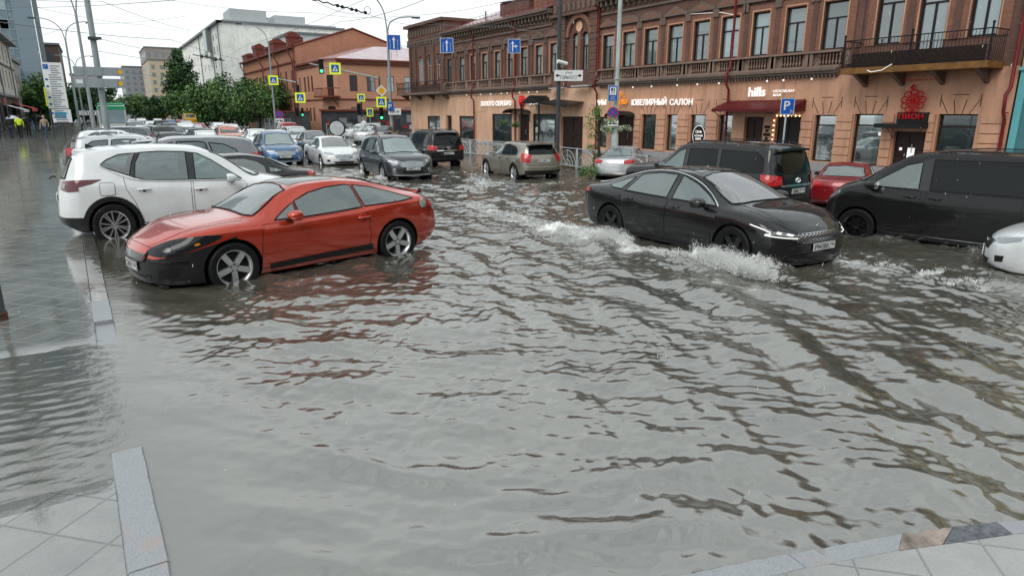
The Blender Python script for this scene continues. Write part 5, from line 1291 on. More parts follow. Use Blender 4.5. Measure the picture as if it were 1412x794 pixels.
# graphite off-roader and the blue one
rv, B, bv = make_car(SP['compact_suv'], 'compact_off_roader', GRAPH, True, 'dark grey compact off-roader with a chrome grille coming on through the water', 'car')
put_plate(rv, bv, .575, ('Y884CC', '196')); badge(rv, bv, 0, .745, 'ovals', .055); roof_rails(rv, B, .2, -1.7, PLAST, h=.03)
wiper(rv, bv, [(-.05,1.12),(-.55,1.17)]); wiper(rv, bv, [(.5,1.12),(.0,1.17)])
place(rv, 9.3, 23.4, 266.5, .97)
bl, B, bv = make_car(scaled('compact_suv', 1.0, 1.0, .985, seams=[]), 'compact_off_roader', BLUEP, True, 'blue compact off-roader with a chrome grille at the front of the queue', 'car')
put_plate(bl, bv, .56, ('T305XH', '96')); badge(bl, bv, 0, .74, 'ring', .06); roof_rails(bl, B, .2, -1.7, CHROME, h=.03)
place(bl, 7.12, 32.6, 267.5, .955)

# white saloon
mg, B, bv = make_car(SP['saloon'], 'saloon_car', WHT, True, 'white saloon with wipers across its windscreen between the blue and the dark grey off-roader', 'car')
put_plate(mg, bv, .43, ('H260EA', '196')); badge(mg, bv, 0, .60, 'bar', .06)
wiper(mg, bv, [(-.05,1.03),(-.45,1.22)]); wiper(mg, bv, [(.45,1.03),(.05,1.25)])
def recolour(root, mat, old):
    for o in all_of(root):
        for i, sl in enumerate(getattr(o, 'material_slots', [])):
            if sl.material == old: sl.link = 'OBJECT'; sl.material = mat
def saloon(mat, x, y, h, s, label, group=None, **kw):
    c = copy_tree(mg); recolour(c, mat, WHT); c['label'] = label
    if group: c['group'] = group
    place(c, x, y, h, s); return c
place(mg, 9.25, 31.1, 268.5, .95)
saloon(SILV, 16.8, 19.05, 36, .85, 'silver saloon parked nose to the railing beyond the off-roader, showing its tail')
saloon(MAROON, 16.75, 10.15, 26, .82, 'red saloon parked in front of the brick building, showing its tail lamps')
saloon(DKBL, 16.3, 12.35, 30, .86, 'dark blue saloon parked between the tall off-roader and the red saloon')
saloon(BLK, 2.55, 17.9, 180, 1.0, 'black saloon parked nose to the kerb behind the white crossover')
saloon(WHT, 12.30, 2.70, 112, .90, 'white hatchback nosing into the picture beside the people carrier')
for o in list(COL.objects):
    if o.name.startswith('fastback'): pass

# cars further off, all of three simpler shells
def far_proto(base, name, **kw):
    sp = scaled(base, **kw); sp['seams'] = []; sp['open'] = False; sp['doors'] = []
    sp['panels'] = [p for p in sp['panels'] if p[0] in ('headlight','grille','taillight','air_intake','rear_bumper')]; sp['lines'] = []; sp['dark_side'] = []
    sp['glass'] = [GLSF]*len(sp['side']); sp['wglass'] = GLSF; sp['rglass'] = GLSF
    root, B, bv = make_car(sp, name, WHT, False, 'x', 'car'); put_plate(root, bv, .45, ('A000AA','96')) if False else None
    mb = MB(); x = surf_x(bv, 0, .45); mb.box((x,-.25,.40),(x+.02,.25,.51)); x2 = surf_x(bv, 0, .8, True); mb.box((x2-.02,-.25,.74),(x2,.25,.85)); mb.build('number_plate', WHITEP, root)
    return root
FP = {'saloon': far_proto('saloon', 'saloon_car'), 'suv': far_proto('compact_suv', 'off_roader'), 'hatch': far_proto('wagon', 'hatchback'), 'cross': far_proto('crossover', 'crossover_car')}
_used = set()
def far(kind, mat, x, y, h, label, s=.96, group=None, sz=None):
    p = FP[kind]
    if kind in _used: c = copy_tree(p)
    else: c = p; _used.add(kind)
    recolour(c, mat, WHT) if mat is not WHT else None
    c['label'] = label
    if group: c['group'] = group
    place(c, x, y, h, s, sz=sz); return c
def far_px(kind, mat, px, py, h, label, zr=None, s=.96, group=None):
    zr = zr or {'saloon':1.42,'suv':1.65,'hatch':1.5,'cross':1.55}[kind]
    p = at(px, py, z=zr*s); return far(kind, mat, p.x, p.y, h, label, s, group)
# protos are first used white, so copies recolour from white
far('cross', WHT, .95, 42.6, 0, 'white hatchback parked tail to the pavement left of the sign pole')
far('suv', WHT, 6.4, 62, 268, 'white off-roader with lit headlamps far down the traffic queue')
far('saloon', WHT, 5.6, 44.5, 268, 'white saloon roof in the queue above the grey estate car')
far('hatch', WHT, 8.9, 40.5, 268, 'white hatchback close behind the blue off-roader')
PK = 'cars parked side by side along the kerb'
far('hatch', GREYP, 1.65, 21.4, 180, 'grey estate car with a long glazed side behind the black saloon', 1.17, PK)
far('cross', GRAPH, 1.3, 25.0, 180, 'dark grey crossover parked behind the grey estate car', 1.0, PK)
far('suv', SILV, 1.2, 28.4, 0, 'silver off-roader parked behind the dark grey crossover', .98, PK)
far('hatch', BLK, .9, 31.7, 0, 'black hatchback parked beyond the silver off-roader', .98, PK)
far('saloon', SILV, 1.2, 35.2, 180, 'silver saloon parked two places before the white hatchback', .98, PK)
far('saloon', GRAPH, 1.0, 38.7, 180, 'graphite saloon parked next to the white hatchback', .98, PK)
far('suv', GREYP, .9, 46.2, 180, 'grey off-roader parked beyond the white hatchback', .98, PK)
far('hatch', SILV, .8, 50, 180, 'silver hatchback at the far end of the parked row', .98, PK)
far('saloon', BLK, .8, 54, 0, 'black saloon at the very end of the parked row', .98, PK)
Q = 'cars queueing down the street'
L_ = [('saloon', WHT, 9.0, 46.5, 'white saloon two cars behind the blue off-roader'),
 ('saloon', GREYP, 10.9, 40.0, 'grey saloon half hidden behind the white saloon with the wipers'),
 ('cross', SILV, 11.6, 47.0, 'silver crossover in the lane next to the railings'),
 ('hatch', ORANGE, 8.3, 53.5, 'orange hatchback in the middle of the queue'),
 ('saloon', BLK, 3.4, 40.5, 'black saloon in the queue beside the parked row'),
 ('saloon', BLK, 6.0, 50.5, 'black saloon behind the white saloon roof'),
 ('suv', BLK, 3.6, 47.5, 'black off-roader behind the first black saloon of the queue'),
 ('hatch', GREYP, 5.0, 56.5, 'grey hatchback in front of the far white off-roader'),
 ('cross', GRAPH, 3.3, 55.5, 'graphite crossover in the queue near the end of the parked row'),
 ('hatch', WHT, 9.9, 62.0, 'white wagon next to the yellow van'),
 ('saloon', SILV, 7.6, 66.5, 'silver saloon in front of the bus'),
 ('saloon', WHT, 3.4, 64.5, 'white saloon alone in the kerb lane'),
 ('suv', GREYP, 3.2, 73.0, 'grey off-roader in the kerb lane'),
 ('hatch', DKBL, 6.2, 73.5, 'dark blue hatchback behind the far white off-roader'),
 ('saloon', MAROON, 9.2, 77, 'dark red saloon far off beside a white one'),
 ('saloon', WHT, 11.4, 79, 'white saloon far off beside the dark red one'),
 ('cross', WHT, 3.4, 83, 'white crossover far off in the kerb lane'),
 ('suv', BLK, 6.4, 85, 'black off-roader far down the queue'),
 ('hatch', SILV, 9.4, 90, 'silver hatchback far down the queue'),
 ('saloon', WHT, 6.0, 97, 'small white saloon far down the queue'),
 ('saloon', GREYP, 3.2, 95, 'small grey saloon far down the kerb lane'),
 ('cross', BLUEP, 9.0, 105, 'small blue crossover far down the queue'),
 ('suv', WHT, 5.8, 112, 'small white off-roader near the end of the queue'),
 ('saloon', BLK, 3.0, 110, 'small black saloon near the end of the kerb lane'),
 ('hatch', WHT, 8.8, 124, 'tiny white hatchback at the end of the queue'),
 ('saloon', SILV, 5.4, 132, 'tiny silver saloon at the end of the queue'),
 ('saloon', MAROON, 11.5, 118, 'tiny red saloon at the end of the queue')]
for i, (k, m_, x, y, lb) in enumerate(L_):
    far(k, m_, x, y, 268+((i*37)%7-3)*.6, lb, .97, Q)
far('suv', MAROON, 14.6, 62.5, 88, 'dark red off-roader driving away by the trees', .97)
far('saloon', SILV, 18.4, 51.5, 60, 'pale saloon in the side street in front of the brick house')
far('saloon', GRAPH, 20.2, 52.5, 60, 'dark saloon in the side street in front of the brick house')
far('hatch', WHT, 21.5, 62, 200, 'white hatchback in the side street behind the railings')
# ================================================================== buildings
def brick(name, c1, c2, mortar, grime=.5, scale=1.0, rough=.8, zg=None):
    if name in MAT: return MAT[name]
    m, nt, b = nmat(name); g = node(nt, 'ShaderNodeNewGeometry'); s_ = node(nt, 'ShaderNodeSeparateXYZ'); lk(nt, g.outputs['Position'], s_.inputs[0])
    cb = node(nt, 'ShaderNodeCombineXYZ'); lk(nt, mth(nt,'ADD',s_.outputs[0],s_.outputs[1]), cb.inputs[0]); lk(nt, s_.outputs[2], cb.inputs[1])
    br = node(nt, 'ShaderNodeTexBrick'); br.inputs['Scale'].default_value = scale; br.inputs['Brick Width'].default_value = .24; br.inputs['Row Height'].default_value = .075
    br.inputs['Mortar Size'].default_value = .010; br.inputs['Mortar Smooth'].default_value = .3
    br.inputs['Color1'].default_value = (*c1,1); br.inputs['Color2'].default_value = (*c2,1); br.inputs['Mortar'].default_value = (*mortar,1)
    lk(nt, cb.outputs[0], br.inputs['Vector'])
    n1 = noise(nt, wcoord(nt, (1,1,.6)), .9, 6, .65, .4); n2 = noise(nt, wcoord(nt, (1,1,.15)), 3.0, 5, .6); n3 = noise(nt, wcoord(nt), 5, 5, .7)
    c = mixc(nt, mth(nt,'MULTIPLY',ramp(nt, n1, [(.36,0.0),(.66,1.0)]), grime), br.outputs['Color'], (c1[0]*.28,c1[1]*.38,c1[2]*.5))
    c = mixc(nt, mth(nt,'MULTIPLY',ramp(nt, n2, [(.48,0.0),(.75,1.0)]), grime*.6), c, (.05,.043,.038))
    c = mixc(nt, .35, c, mixc(nt, n3, (c1[0]*.5,c1[1]*.5,c1[2]*.5), (min(1,c2[0]*1.5),min(1,c2[1]*1.5),min(1,c2[2]*1.5))))
    lk(nt, c, b.inputs['Base Color']); b.inputs['Roughness'].default_value = rough
    bump(nt, b, mth(nt,'SUBTRACT',n3,br.outputs['Fac']), .5, .02); MAT[name] = m; return m
def stucco(name, col, dirt=.35, rough=.7):
    if name in MAT: return MAT[name]
    m, nt, b = nmat(name)
    n1 = noise(nt, wcoord(nt, (1,1,.5)), .8, 6, .65, .3); n2 = noise(nt, wcoord(nt, (1,1,.12)), 4, 5, .65); n3 = noise(nt, wcoord(nt), 9, 6, .7)
    c = ramp(nt, n1, [(.3,[x*.72 for x in col]),(.55,col),(.75,[min(1,x*1.15) for x in col])])
    c = mixc(nt, mth(nt,'MULTIPLY',ramp(nt, n2, [(.5,0.0),(.78,1.0)]), dirt), c, [x*.35 for x in col])
    c = mixc(nt, .22, c, mixc(nt, n3, [x*.5 for x in col], [min(1,x*1.35) for x in col])); lk(nt, c, b.inputs['Base Color'])
    b.inputs['Roughness'].default_value = rough; bump(nt, b, n3, .3, .02); MAT[name] = m; return m
BRICKU = brick('brick_sooty', (.225,.098,.066), (.135,.060,.043), (.14,.115,.098), .75)
BRICKB = brick('brick_bright', (.34,.142,.086), (.22,.090,.056), (.18,.14,.11), .42)
TRIM = stucco('sooty_trim', (.165,.118,.095), .8); TRIML = stucco('trim_brown', (.26,.175,.135), .7)
SALM = stucco('salmon_stucco', (.62,.335,.215), .85); PEACH = stucco('peach_stucco', (.68,.42,.28), .65)
PLINTH = stucco('grey_plinth', (.34,.33,.34), .5); GROOVE = plain('groove_dark', (.045,.022,.016), .9)
MARR = stucco('mauve_stucco', (.27,.13,.12), .5); DKWOOD = plain('door_brown', (.028,.014,.012), .45, var=.5, scale=8)
IRON = plain('wrought_iron', (.012,.012,.013), .5); PIPE = plain('drainpipe_red', (.17,.016,.018), .35, var=.3)
ROOFR = plain('roof_pink_metal', (.26,.10,.11), .25, metal=.4, var=.35, scale=1.2); SNOWY = plain('zinc_sheet', (.50,.52,.54), .3, metal=.3, var=.2)
WFR = plain('window_frame_dark', (.022,.016,.014), .5); WFRW = plain('window_frame_light', (.5,.5,.48), .5)
PANE = glass('window_pane', (.10,.12,.12), .95, (.055,.075,.08), 2.3); SHOPG = glass('shop_pane', (.55,.66,.64), .45, (.04,.06,.06), 2.0)
PANEB = plain('pane_bright', (.24,.29,.28), .10, var=.45, scale=1.0, coat=1)
DARKIN = plain('shop_interior', (.02,.022,.022), .8, var=.6, scale=2); TEAL = stucco('teal_wall', (.06,.185,.20), .35); CREAMB = brick('brick_cream', (.52,.42,.22), (.42,.33,.17), (.25,.2,.13), .25)
OCHRE = plain('ochre_board', (.20,.095,.03), .5, var=.4, scale=4)

class Facade:
    """a wall plane: u runs along it, d is the distance proud of it"""
    def __init__(s, kind, c, sign): s.k, s.c, s.s = kind, c, sign
    def P(s, u, z, d=0.0): return (s.c+s.s*d, u, z) if s.k == 'X' else (u, s.c+s.s*d, z)
    def box(s, mb, u0, u1, z0, z1, d0, d1):
        a, b = s.P(u0, z0, d0), s.P(u1, z1, d1); mb.box(a, b); return mb
    def wall(s, mb, u0, u1, z0, z1, holes, depth=.2, d=0.0):
        us = sorted({u0,u1,*[min(max(h[k],u0),u1) for h in holes for k in (0,1)]}); zs = sorted({z0,z1,*[min(max(h[k],z0),z1) for h in holes for k in (2,3)]})
        for a, b in zip(us, us[1:]):
            for e, f in zip(zs, zs[1:]):
                cu, cz = (a+b)/2, (e+f)/2
                if any(h[0] < cu < h[1] and h[2] < cz < h[3] for h in holes): continue
                n = max(1, int((b-a)/4)); 
                mb.quad(s.P(a,e,d), s.P(b,e,d), s.P(b,f,d), s.P(a,f,d))
        for h in holes:
            q = [(h[0],h[2]),(h[1],h[2]),(h[1],h[3]),(h[0],h[3])]
            for i in range(4):
                a, b = q[i], q[(i+1)%4]; mb.quad(s.P(a[0],a[1],d), s.P(b[0],b[1],d), s.P(b[0],b[1],d-depth), s.P(a[0],a[1],d-depth))
    def prism(s, mb, poly, d0, d1):
        n = len(poly); vs = [s.P(u,z,d0) for u,z in poly]+[s.P(u,z,d1) for u,z in poly]
        mb.add(vs, [tuple(reversed(range(n))), tuple(range(n,2*n))]+[(i,(i+1)%n,n+(i+1)%n,n+i) for i in range(n)])
    def window(s, root, u0, u1, z0, z1, d=-.14, style='T', frame=None, pane=None, fw=.055, arch=False, name='window'):
        fr = frame or WFR; mb = MB(); w = fw
        for a in ((u0,u0+w,z0,z1),(u1-w,u1,z0,z1),(u0+w,u1-w,z0,z0+w),(u0+w,u1-w,z1-w,z1)): s.box(mb, *a, d, d+.06)
        if style in ('T','TT'):
            zt = z0+(z1-z0)*.66; s.box(mb, u0+w, u1-w, zt-w*.45, zt+w*.45, d+.002, d+.055); um = (u0+u1)/2; s.box(mb, um-w*.45, um+w*.45, z0+w, zt-w*.45, d+.002, d+.055)
        if style == 'V': um = (u0+u1)/2; s.box(mb, um-w*.5, um+w*.5, z0+w, z1-w, d+.002, d+.055)
        if style == 'H': zt = z0+(z1-z0)*.78; s.box(mb, u0+w, u1-w, zt-w*.6, zt+w*.6, d+.002, d+.055)
        if arch:
            r = (u1-u0)/2; um = (u0+u1)/2
            for sg in (-1, 1):
                poly = [(um+sg*r, z1)]+[(um+sg*r*math.cos(t), z1-r+r*math.sin(t)) for t in [math.pi/2*i/6 for i in range(7)]]+[]
                s.prism(mb, poly if sg > 0 else poly[::-1], d, d+.10)
        o = mb.build(name, fr, root)
        m2 = MB(); m2.quad(s.P(u0,z0,d+.012), s.P(u1,z0,d+.012), s.P(u1,z1,d+.012), s.P(u0,z1,d+.012)); m2.build('pane', pane or PANE, o)
        return o

def arch_top(F, mb, u0, u1, z1, d0, d1, n=7):
    r = (u1-u0)/2; um = (u0+u1)/2
    for sg in (-1,1):
        poly = [(um+sg*r, z1)]+[(um+sg*r*math.cos(math.pi/2*i/n), z1-r+r*math.sin(math.pi/2*i/n)) for i in range(n+1)]
        F.prism(mb, poly, d0, d1)
def sign_text(root, F, s_, u_left, u_right, z0, z1, mat, d=.10, ext=.03, offset=.02, shear=0, name='lettering'):
    """raised letters on the street face; on an X wall the text runs towards smaller Y"""
    mb = MB()
    if F.k == 'X': text_on(mb, s_, F.P(u_left, z0, d), (0,-1,0), (0,0,1), width=abs(u_right-u_left), height=z1-z0, extrude=ext, offset=offset, shear=shear)
    else: text_on(mb, s_, F.P(u_left, z0, d), (1,0,0), (0,0,1), width=abs(u_right-u_left), height=z1-z0, extrude=ext, offset=offset, shear=shear)
    return mb.build(name, mat, root, fixn=False)
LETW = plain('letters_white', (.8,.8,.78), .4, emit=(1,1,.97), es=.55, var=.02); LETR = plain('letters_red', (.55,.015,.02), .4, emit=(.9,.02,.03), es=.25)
LETO = plain('letters_orange', (.75,.28,.02), .4, emit=(1,.35,.03), es=.35); LETRD = plain('letters_dark_red', (.30,.008,.012), .4, emit=(.7,.01,.02), es=.10)
WHITEB = plain('poster_white', (.55,.62,.66), .3, var=.06); BULB = plain('lamp_bulb_warm', (1,.8,.5), .3, emit=(1,.72,.38), es=5)

def main_building():
    X0 = 24.8; F = Facade('X', X0, -1)
    b = empty('brick_building', (X0, 9.9, 0)); tag(b, 'long two storey brick building with salmon ground floor, shop signs and a corner tower', 'building')
    inv = Matrix.Translation((-X0,-9.9,0))
    up = [(29.37,30.31),(27.66,28.62),(26.0,26.95),(24.29,25.24),(22.61,23.57),(20.9,21.89),(19.34,20.19),(17.63,18.55),(15.85,16.85)]
    upR = [(13.75,14.71,4.81,6.95),(12.28,13.2,4.10,7.05),(10.7,11.57,4.81,7.05)]
    upL = [(49.2,49.95),(47.0,47.8),(45.16,45.96),(43.39,44.16),(41.55,42.32),(39.85,40.54),(38.08,38.88),(36.29,37.1)]
    arc = [(54.55,55.67),(52.76,53.82),(51.17,52.07)]; bay = [(32.6,33.15),(31.7,32.22)]
    hol = [(a,c,4.81,6.56) for a,c in up+upL+[(34.75,35.45)]]+[(a,c,z0,z1) for a,c,z0,z1 in upR]+[(a,c,4.83,7.1) for a,c in arc]+[(a,c,4.85,6.95) for a,c in bay]
    mb = MB(); F.wall(mb, 9.9, 57.6, 3.85, 8.5, hol, .3)
    w1 = mb.build('upper_wall', BRICKU, b, fixn=False)
    # brighter brick panels round the windows
    for a, c in up+[(13.75,14.71),(12.28,13.2),(10.7,11.57)]+upL[2:]+[(34.75,35.45)]:
        mb = MB(); q = .34 if c < 31 else .24
        F.wall(mb, a-q, c+q, 4.80, 6.86, [(a,c,4.81,6.56)], .02, .03); mb.build('window_surround', BRICKB if a < 36 else BRICKU, b, fixn=False)
        mb = MB(); F.box(mb, a-.05, a-.005, 4.82, 6.6, -.02, .05); F.box(mb, c+.005, c+.05, 4.82, 6.6, -.02, .05); F.box(mb, a-.05, c+.05, 6.6, 6.65, -.02, .05); mb.build('window_casing', SALM, b)
    for a, c in up: F.window(b, a, c, 4.81, 6.56, pane=PANE if (int(a*10)%3) else PANEB)
    for a, c in upL+[(34.75,35.45)]: F.window(b, a, c, 4.81, 6.56, pane=PANEB if (int(a*10)%3) else PANE)
    for a, c, z0, z1 in upR: F.window(b, a, c, z0, z1, pane=PANE, fw=.07)
    for a, c in arc+bay: F.window(b, a, c, 4.83, 7.0 if a > 40 else 6.9, arch=True, frame=SALM if a > 40 else WFR, pane=PANEB if a < 40 else PANE)
    mb = MB()
    for a, c in arc: arch_top(F, mb, a-.02, c+.02, 7.11, -.12, .02)
    for a, c in bay: arch_top(F, mb, a-.01, c+.01, 6.96, -.12, .02)
    mb.build('arch_heads', BRICKU, b)
    # hoods over the windows, alternately pointed and rounded
    for i, (a, c) in enumerate(up+[(13.75,14.71),(12.28,13.2),(10.7,11.57)]+upL[:]+[(34.75,35.45)]):
        m = (a+c)/2; hw = .80; z = 6.98; mb = MB()
        if i%4 in (3,4,0) or a > 44: poly = [(m-hw,z),(m+hw,z),(m+hw,z+.07),(m,z+.43),(m-hw,z+.07)]; inn = [(m-hw*.62,z+.075),(m+hw*.62,z+.075),(m,z+.30)]
        else:
            n = 8; poly = [(m+hw,z),(m+hw,z+.07)]+[(m+hw*math.cos(math.pi*j/n), z+.09+.30*math.sin(math.pi*j/n)) for j in range(1,n)]+[(m-hw,z+.07),(m-hw,z)]; inn = [(m+hw*.66*math.cos(math.pi*j/n), z+.08+.20*math.sin(math.pi*j/n)) for j in range(0,n+1)]
        mb.mat(0); F.prism(mb, poly, 0, .14); mb.mat(1); F.prism(mb, inn, .14, .143)
        F.box(mb.mat(0), m-hw-.04, m-hw+.12, z-.35, z, 0, .12); F.box(mb, m+hw-.12, m+hw+.04, z-.35, z, 0, .12)
        mb.build('window_hood', [TRIM, BRICKB if c < 36 else BRICKU], b)
    # pilaster strips between windows
    for y in [28.99,27.3,25.62,23.93,22.25,20.54,18.95,17.2,15.3,13.48,11.95,46.5,44.7,42.9,41.0,39.4,37.6,35.9,48.5]:
        mb = MB(); F.box(mb, y-.11, y+.11, 4.8, 6.95, 0, .06); F.box(mb, y-.14, y+.14, 6.72, 6.80, 0, .08); mb.build('pilaster', BRICKU, b)
    # balustrade band and cornices
    for (y0, y1) in ((15.9,30.5),(35.3,50.2)):
        mb = MB(); F.box(mb, y0, y1, 4.70, 4.78, 0, .20); F.box(mb, y0, y1, 4.13, 4.22, 0, .14); F.box(mb, y0, y1, 4.22, 4.70, 0, .02); mb.build('sill_band', TRIML, b)
        mb = MB(); F.box(mb, y0, y1, 4.02, 4.125, -.1, .30); F.box(mb, y0, y1, 3.92, 4.02, -.1, .22); F.box(mb, y0, y1, 3.84, 3.92, -.1, .12); mb.build('cornice', TRIM, b)
        mb = MB(); y = y0+.1
        while y < y1-.1: F.box(mb, y, y+.07, 3.78, 3.90, 0, .16); y += .17
        mb.build('cornice_dentils', TRIM, b)
    for a, c in up+upL:
        m = (a+c)/2; mb = MB()
        for j in range(7):
            y = m-.42+.14*j; x = X0-.07; mb.lathe([(.018,4.24),(.045,4.33),(.022,4.42),(.02,4.52),(.045,4.60),(.02,4.68)], 'Z', (x, y, 0), 6)
        mb.mat(1); F.box(mb, m-.5, m+.5, 4.24, 4.68, .021, .024); mb.build('balusters', [TRIML, GROOVE], b)
        mb = MB(); 
        for yy in (m-.80, m+.80): F.box(mb, yy-.10, yy+.10, 4.22, 4.70, .02, .15)
        mb.build('baluster_pier', TRIML, b)
    # frieze, eaves
    for (y0, y1) in ((9.9,30.6),(35.2,50.3)):
        mb = MB(); F.box(mb, y0, y1, 8.44, 8.58, -.2, .55); F.box(mb, y0, y1, 8.30, 8.44, -.1, .40); F.box(mb, y0, y1, 7.62, 7.72, 0, .10); mb.build('eaves_cornice', TRIM, b)
        y = y0+.15
        while y < y1-.2: mb = MB(); F.box(mb, y, y+.13, 8.02, 8.30, 0, .30); F.box(mb, y+.02, y+.11, 7.86, 8.02, 0, .15); y += .42; mb.build('eaves_bracket', TRIM, b)
    # middle bay with its taller attic
    for a, c in ((30.75,31.42),(33.75,34.4)): mb = MB(); F.box(mb, a, c, 3.95, 7.95, .0, .16); mb.build('bay_pier', BRICKU, b)
    mb = MB(); z = 4.3
    while z < 7.8:
        for y0, y1 in ((30.72,31.45),(33.72,34.43)): F.box(mb, y0, y1, z, z+.04, .16, .19)
        z += .36
    mb.build('bay_courses', TRIM, b)
    mb = MB(); n = 14; cy = 32.45; r0, r1 = .98, 1.22
    for j in range(n):
        t0, t1 = math.pi*j/n, math.pi*(j+1)/n
        F.prism(mb, [(cy+r0*math.cos(t0), 6.75+r0*math.sin(t0)),(cy+r1*math.cos(t0), 6.75+r1*math.sin(t0)),(cy+r1*math.cos(t1), 6.75+r1*math.sin(t1)),(cy+r0*math.cos(t1), 6.75+r0*math.sin(t1))], 0, .17)
    F.box(mb, cy-.13, cy+.13, 4.85, 7.0, 0, .1); mb.build('bay_arch', BRICKB, b)
    mb = MB(); mb.lathe([(.30,0),(.26,.06),(.1,.08),(.001,.08)], 'X', (X0-.1, cy, 7.28), 14); mb.build('roundel', PEACH, b)
    mb = MB(); F.box(mb, 30.6, 35.2, 7.95, 8.12, -.1, .32); F.box(mb, 30.7, 35.1, 8.12, 9.7, -2.0, .12); F.box(mb, 30.55, 35.25, 9.5, 9.68, -2, .3); mb.build('attic', BRICKU, b)
    mb = MB(); 
    for j in range(9): F.box(mb, 30.95+j*.46, 31.15+j*.46, 8.2, 8.62, .12, .2)
    mb.build('attic_panels', TRIM, b)
    # corner tower
    mb = MB(); F.box(mb, 50.3, 57.62, 8.5, 9.55, -5.5, .02); F.box(mb, 50.2, 57.9, 9.55, 9.78, -5.8, .35); F.box(mb, 50.3, 57.7, 8.45, 8.55, 0, .14); mb.build('tower_attic', BRICKU, b)
    mb = MB()
    for j in range(13): y = 50.6+j*.55; F.prism(mb, [(y,8.0),(y+.1,8.0),(y+.1,8.25),(y+.36,8.25),(y+.36,8.0),(y+.46,8.0),(y+.46,8.42),(y,8.42)], 0, .14); F.box(mb, y+.05, y+.30, 8.78, 9.2, .02, .12)
    mb.build('tower_frieze', TRIM, b)
    for y in (50.55,52.4,54.15,56.1,57.2): mb = MB(); F.box(mb, y-.16, y+.16, 4.8, 7.9, 0, .12); mb.build('tower_pilaster', BRICKU, b)
    mb = MB(); mb.add([(X0+.2,50.2,9.79),(X0+.2,57.8,9.79),(X0+3,54,10.35),(X0+5.6,50.2,9.79),(X0+5.6,57.8,9.79)], [(0,2,1),(0,3,2),(3,4,2),(4,1,2)]); mb.build('tower_roof', SNOWY, b)
    # body, ends and roof
    mb = MB(); mb.box((X0+.32,9.9,.0),(X0+14,57.6,8.44)); mb.build('building_core', BRICKU, b)
    for y in (9.9,57.6): mb = MB(); mb.quad((X0,y,0),(X0+.31,y,0),(X0+.31,y,8.5),(X0,y,8.5)); mb.build('end_wall', BRICKU, b)
    mb = MB(); mb.quad((X0-.5,35.2,8.60),(X0-.5,50.25,8.60),(X0+6.5,50.25,11.0),(X0+6.5,35.2,11.0)).quad((X0+13.6,35.2,8.6),(X0+13.6,50.25,8.6),(X0+6.5,50.25,11.0),(X0+6.5,35.2,11.0))
    for y in np.arange(35.7, 50.2, .6): mb.box((X0-.4,float(y),8.63),(X0-.36,float(y)+.04,8.72))
    mb.quad((X0-.5,9.9,8.60),(X0-.5,30.6,8.60),(X0+6.5,30.6,11.0),(X0+6.5,9.9,11.0)).quad((X0+13.6,9.9,8.6),(X0+13.6,30.6,8.6),(X0+6.5,30.6,11),(X0+6.5,9.9,11)); rf = mb.build('roof', ROOFR, b)
    mb = MB()
    for k in range(25): yy = 35.7+k*.58; mb.cyl((X0+.3,yy,8.85),(X0+.3,yy,9.25),.015,4)
    mb.tube([(X0+.3,35.7,9.25),(X0+.3,49.7,9.25)], .012, 4); mb.tube([(X0+.3,35.7,9.05),(X0+.3,49.7,9.05)], .012, 4); mb.build('roof_railing', PIPE, rf)
    mb = MB(); mb.box((X0+.9,42.6,9.0),(X0+1.5,43.1,9.9)).box((X0+.8,39.2,9.0),(X0+1.7,42.9,9.75)); mb.mat(1).quad((X0+.7,39.1,9.77),(X0+.7,43.1,9.95),(X0+1.8,43.1,9.95),(X0+1.8,39.1,9.77)); mb.build('fire_wall', [BRICKU, ROOFR], rf)
    mb = MB(); mb.box((X0+1.0,37.4,9.0),(X0+1.8,38.9,10.0)).box((X0+.92,37.3,10.0),(X0+1.88,39.0,10.14)); mb.build('chimney', BRICKB, rf)
    mb = MB(); mb.cyl((X0+1.2,45.7,9),(X0+1.2,45.7,9.75),.05,6); mb.cyl((X0+1.2,49.5,8.9),(X0+1.2,49.5,9.3),.07,6); mb.build('vent_pipe', IRON, rf)
    # ---- ground floor
    gw = [(25.8,26.91,.55,2.34),(24.31,25.07,.55,2.34),(22.45,23.46,.55,2.34),(20.9,21.66,.55,2.34),(15.83,16.75,.52,2.34),(13.97,15.07,.48,2.38),(10.83,12.05,.5,2.38)]
    doors = [(27.5,28.9,.17,2.3),(19.2,20.2,.17,2.25),(17.37,18.57,.17,2.28),(12.38,13.49,.17,1.78)]
    mb = MB(); F.wall(mb, 9.9, 29.7, .17, 3.85, gw+doors, .3); mb.build('ground_floor_wall', SALM, b, fixn=False)
    gl = [(45.66,48.04,.30,2.17),(51.6,54.1,.30,2.15),(40.06,42.8,.30,2.34),(34.68,37.38,.25,2.35),(29.75,30.5,.5,2.2)]; dl = [(37.83,39.2,.17,2.35),(31.98,34.2,.17,2.2),(49.4,50.4,.17,2.2)]
    mb = MB(); F.wall(mb, 29.7, 57.6, .17, 3.85, gl+dl, .3); mb.build('ground_floor_wall', PEACH, b, fixn=False)
    mb = MB()
    for (a, c) in ((10.5,12.30),(13.6,17.3),(20.3,27.4)): F.box(mb, a, c, .17, .48, 0, .05)
    mb.build('plinth', PLINTH, b)
    mb = MB()
    for (a, c) in ((28.95,31.9),(34.3,37.8),(39.25,49.3),(50.5,57.6)): F.box(mb, a, c, .17, .30, 0, .05)
    mb.build('plinth', PLINTH, b)
    # rusticated piers with joints
    piers = [(9.95,10.70,SALM),(12.10,12.35,SALM),(13.52,13.95,SALM),(15.10,15.80,SALM),(16.78,17.30,SALM),(18.62,19.1,SALM),(21.70,22.42,SALM),(23.50,24.28,SALM),(25.10,25.77,SALM),(26.95,27.45,SALM)]
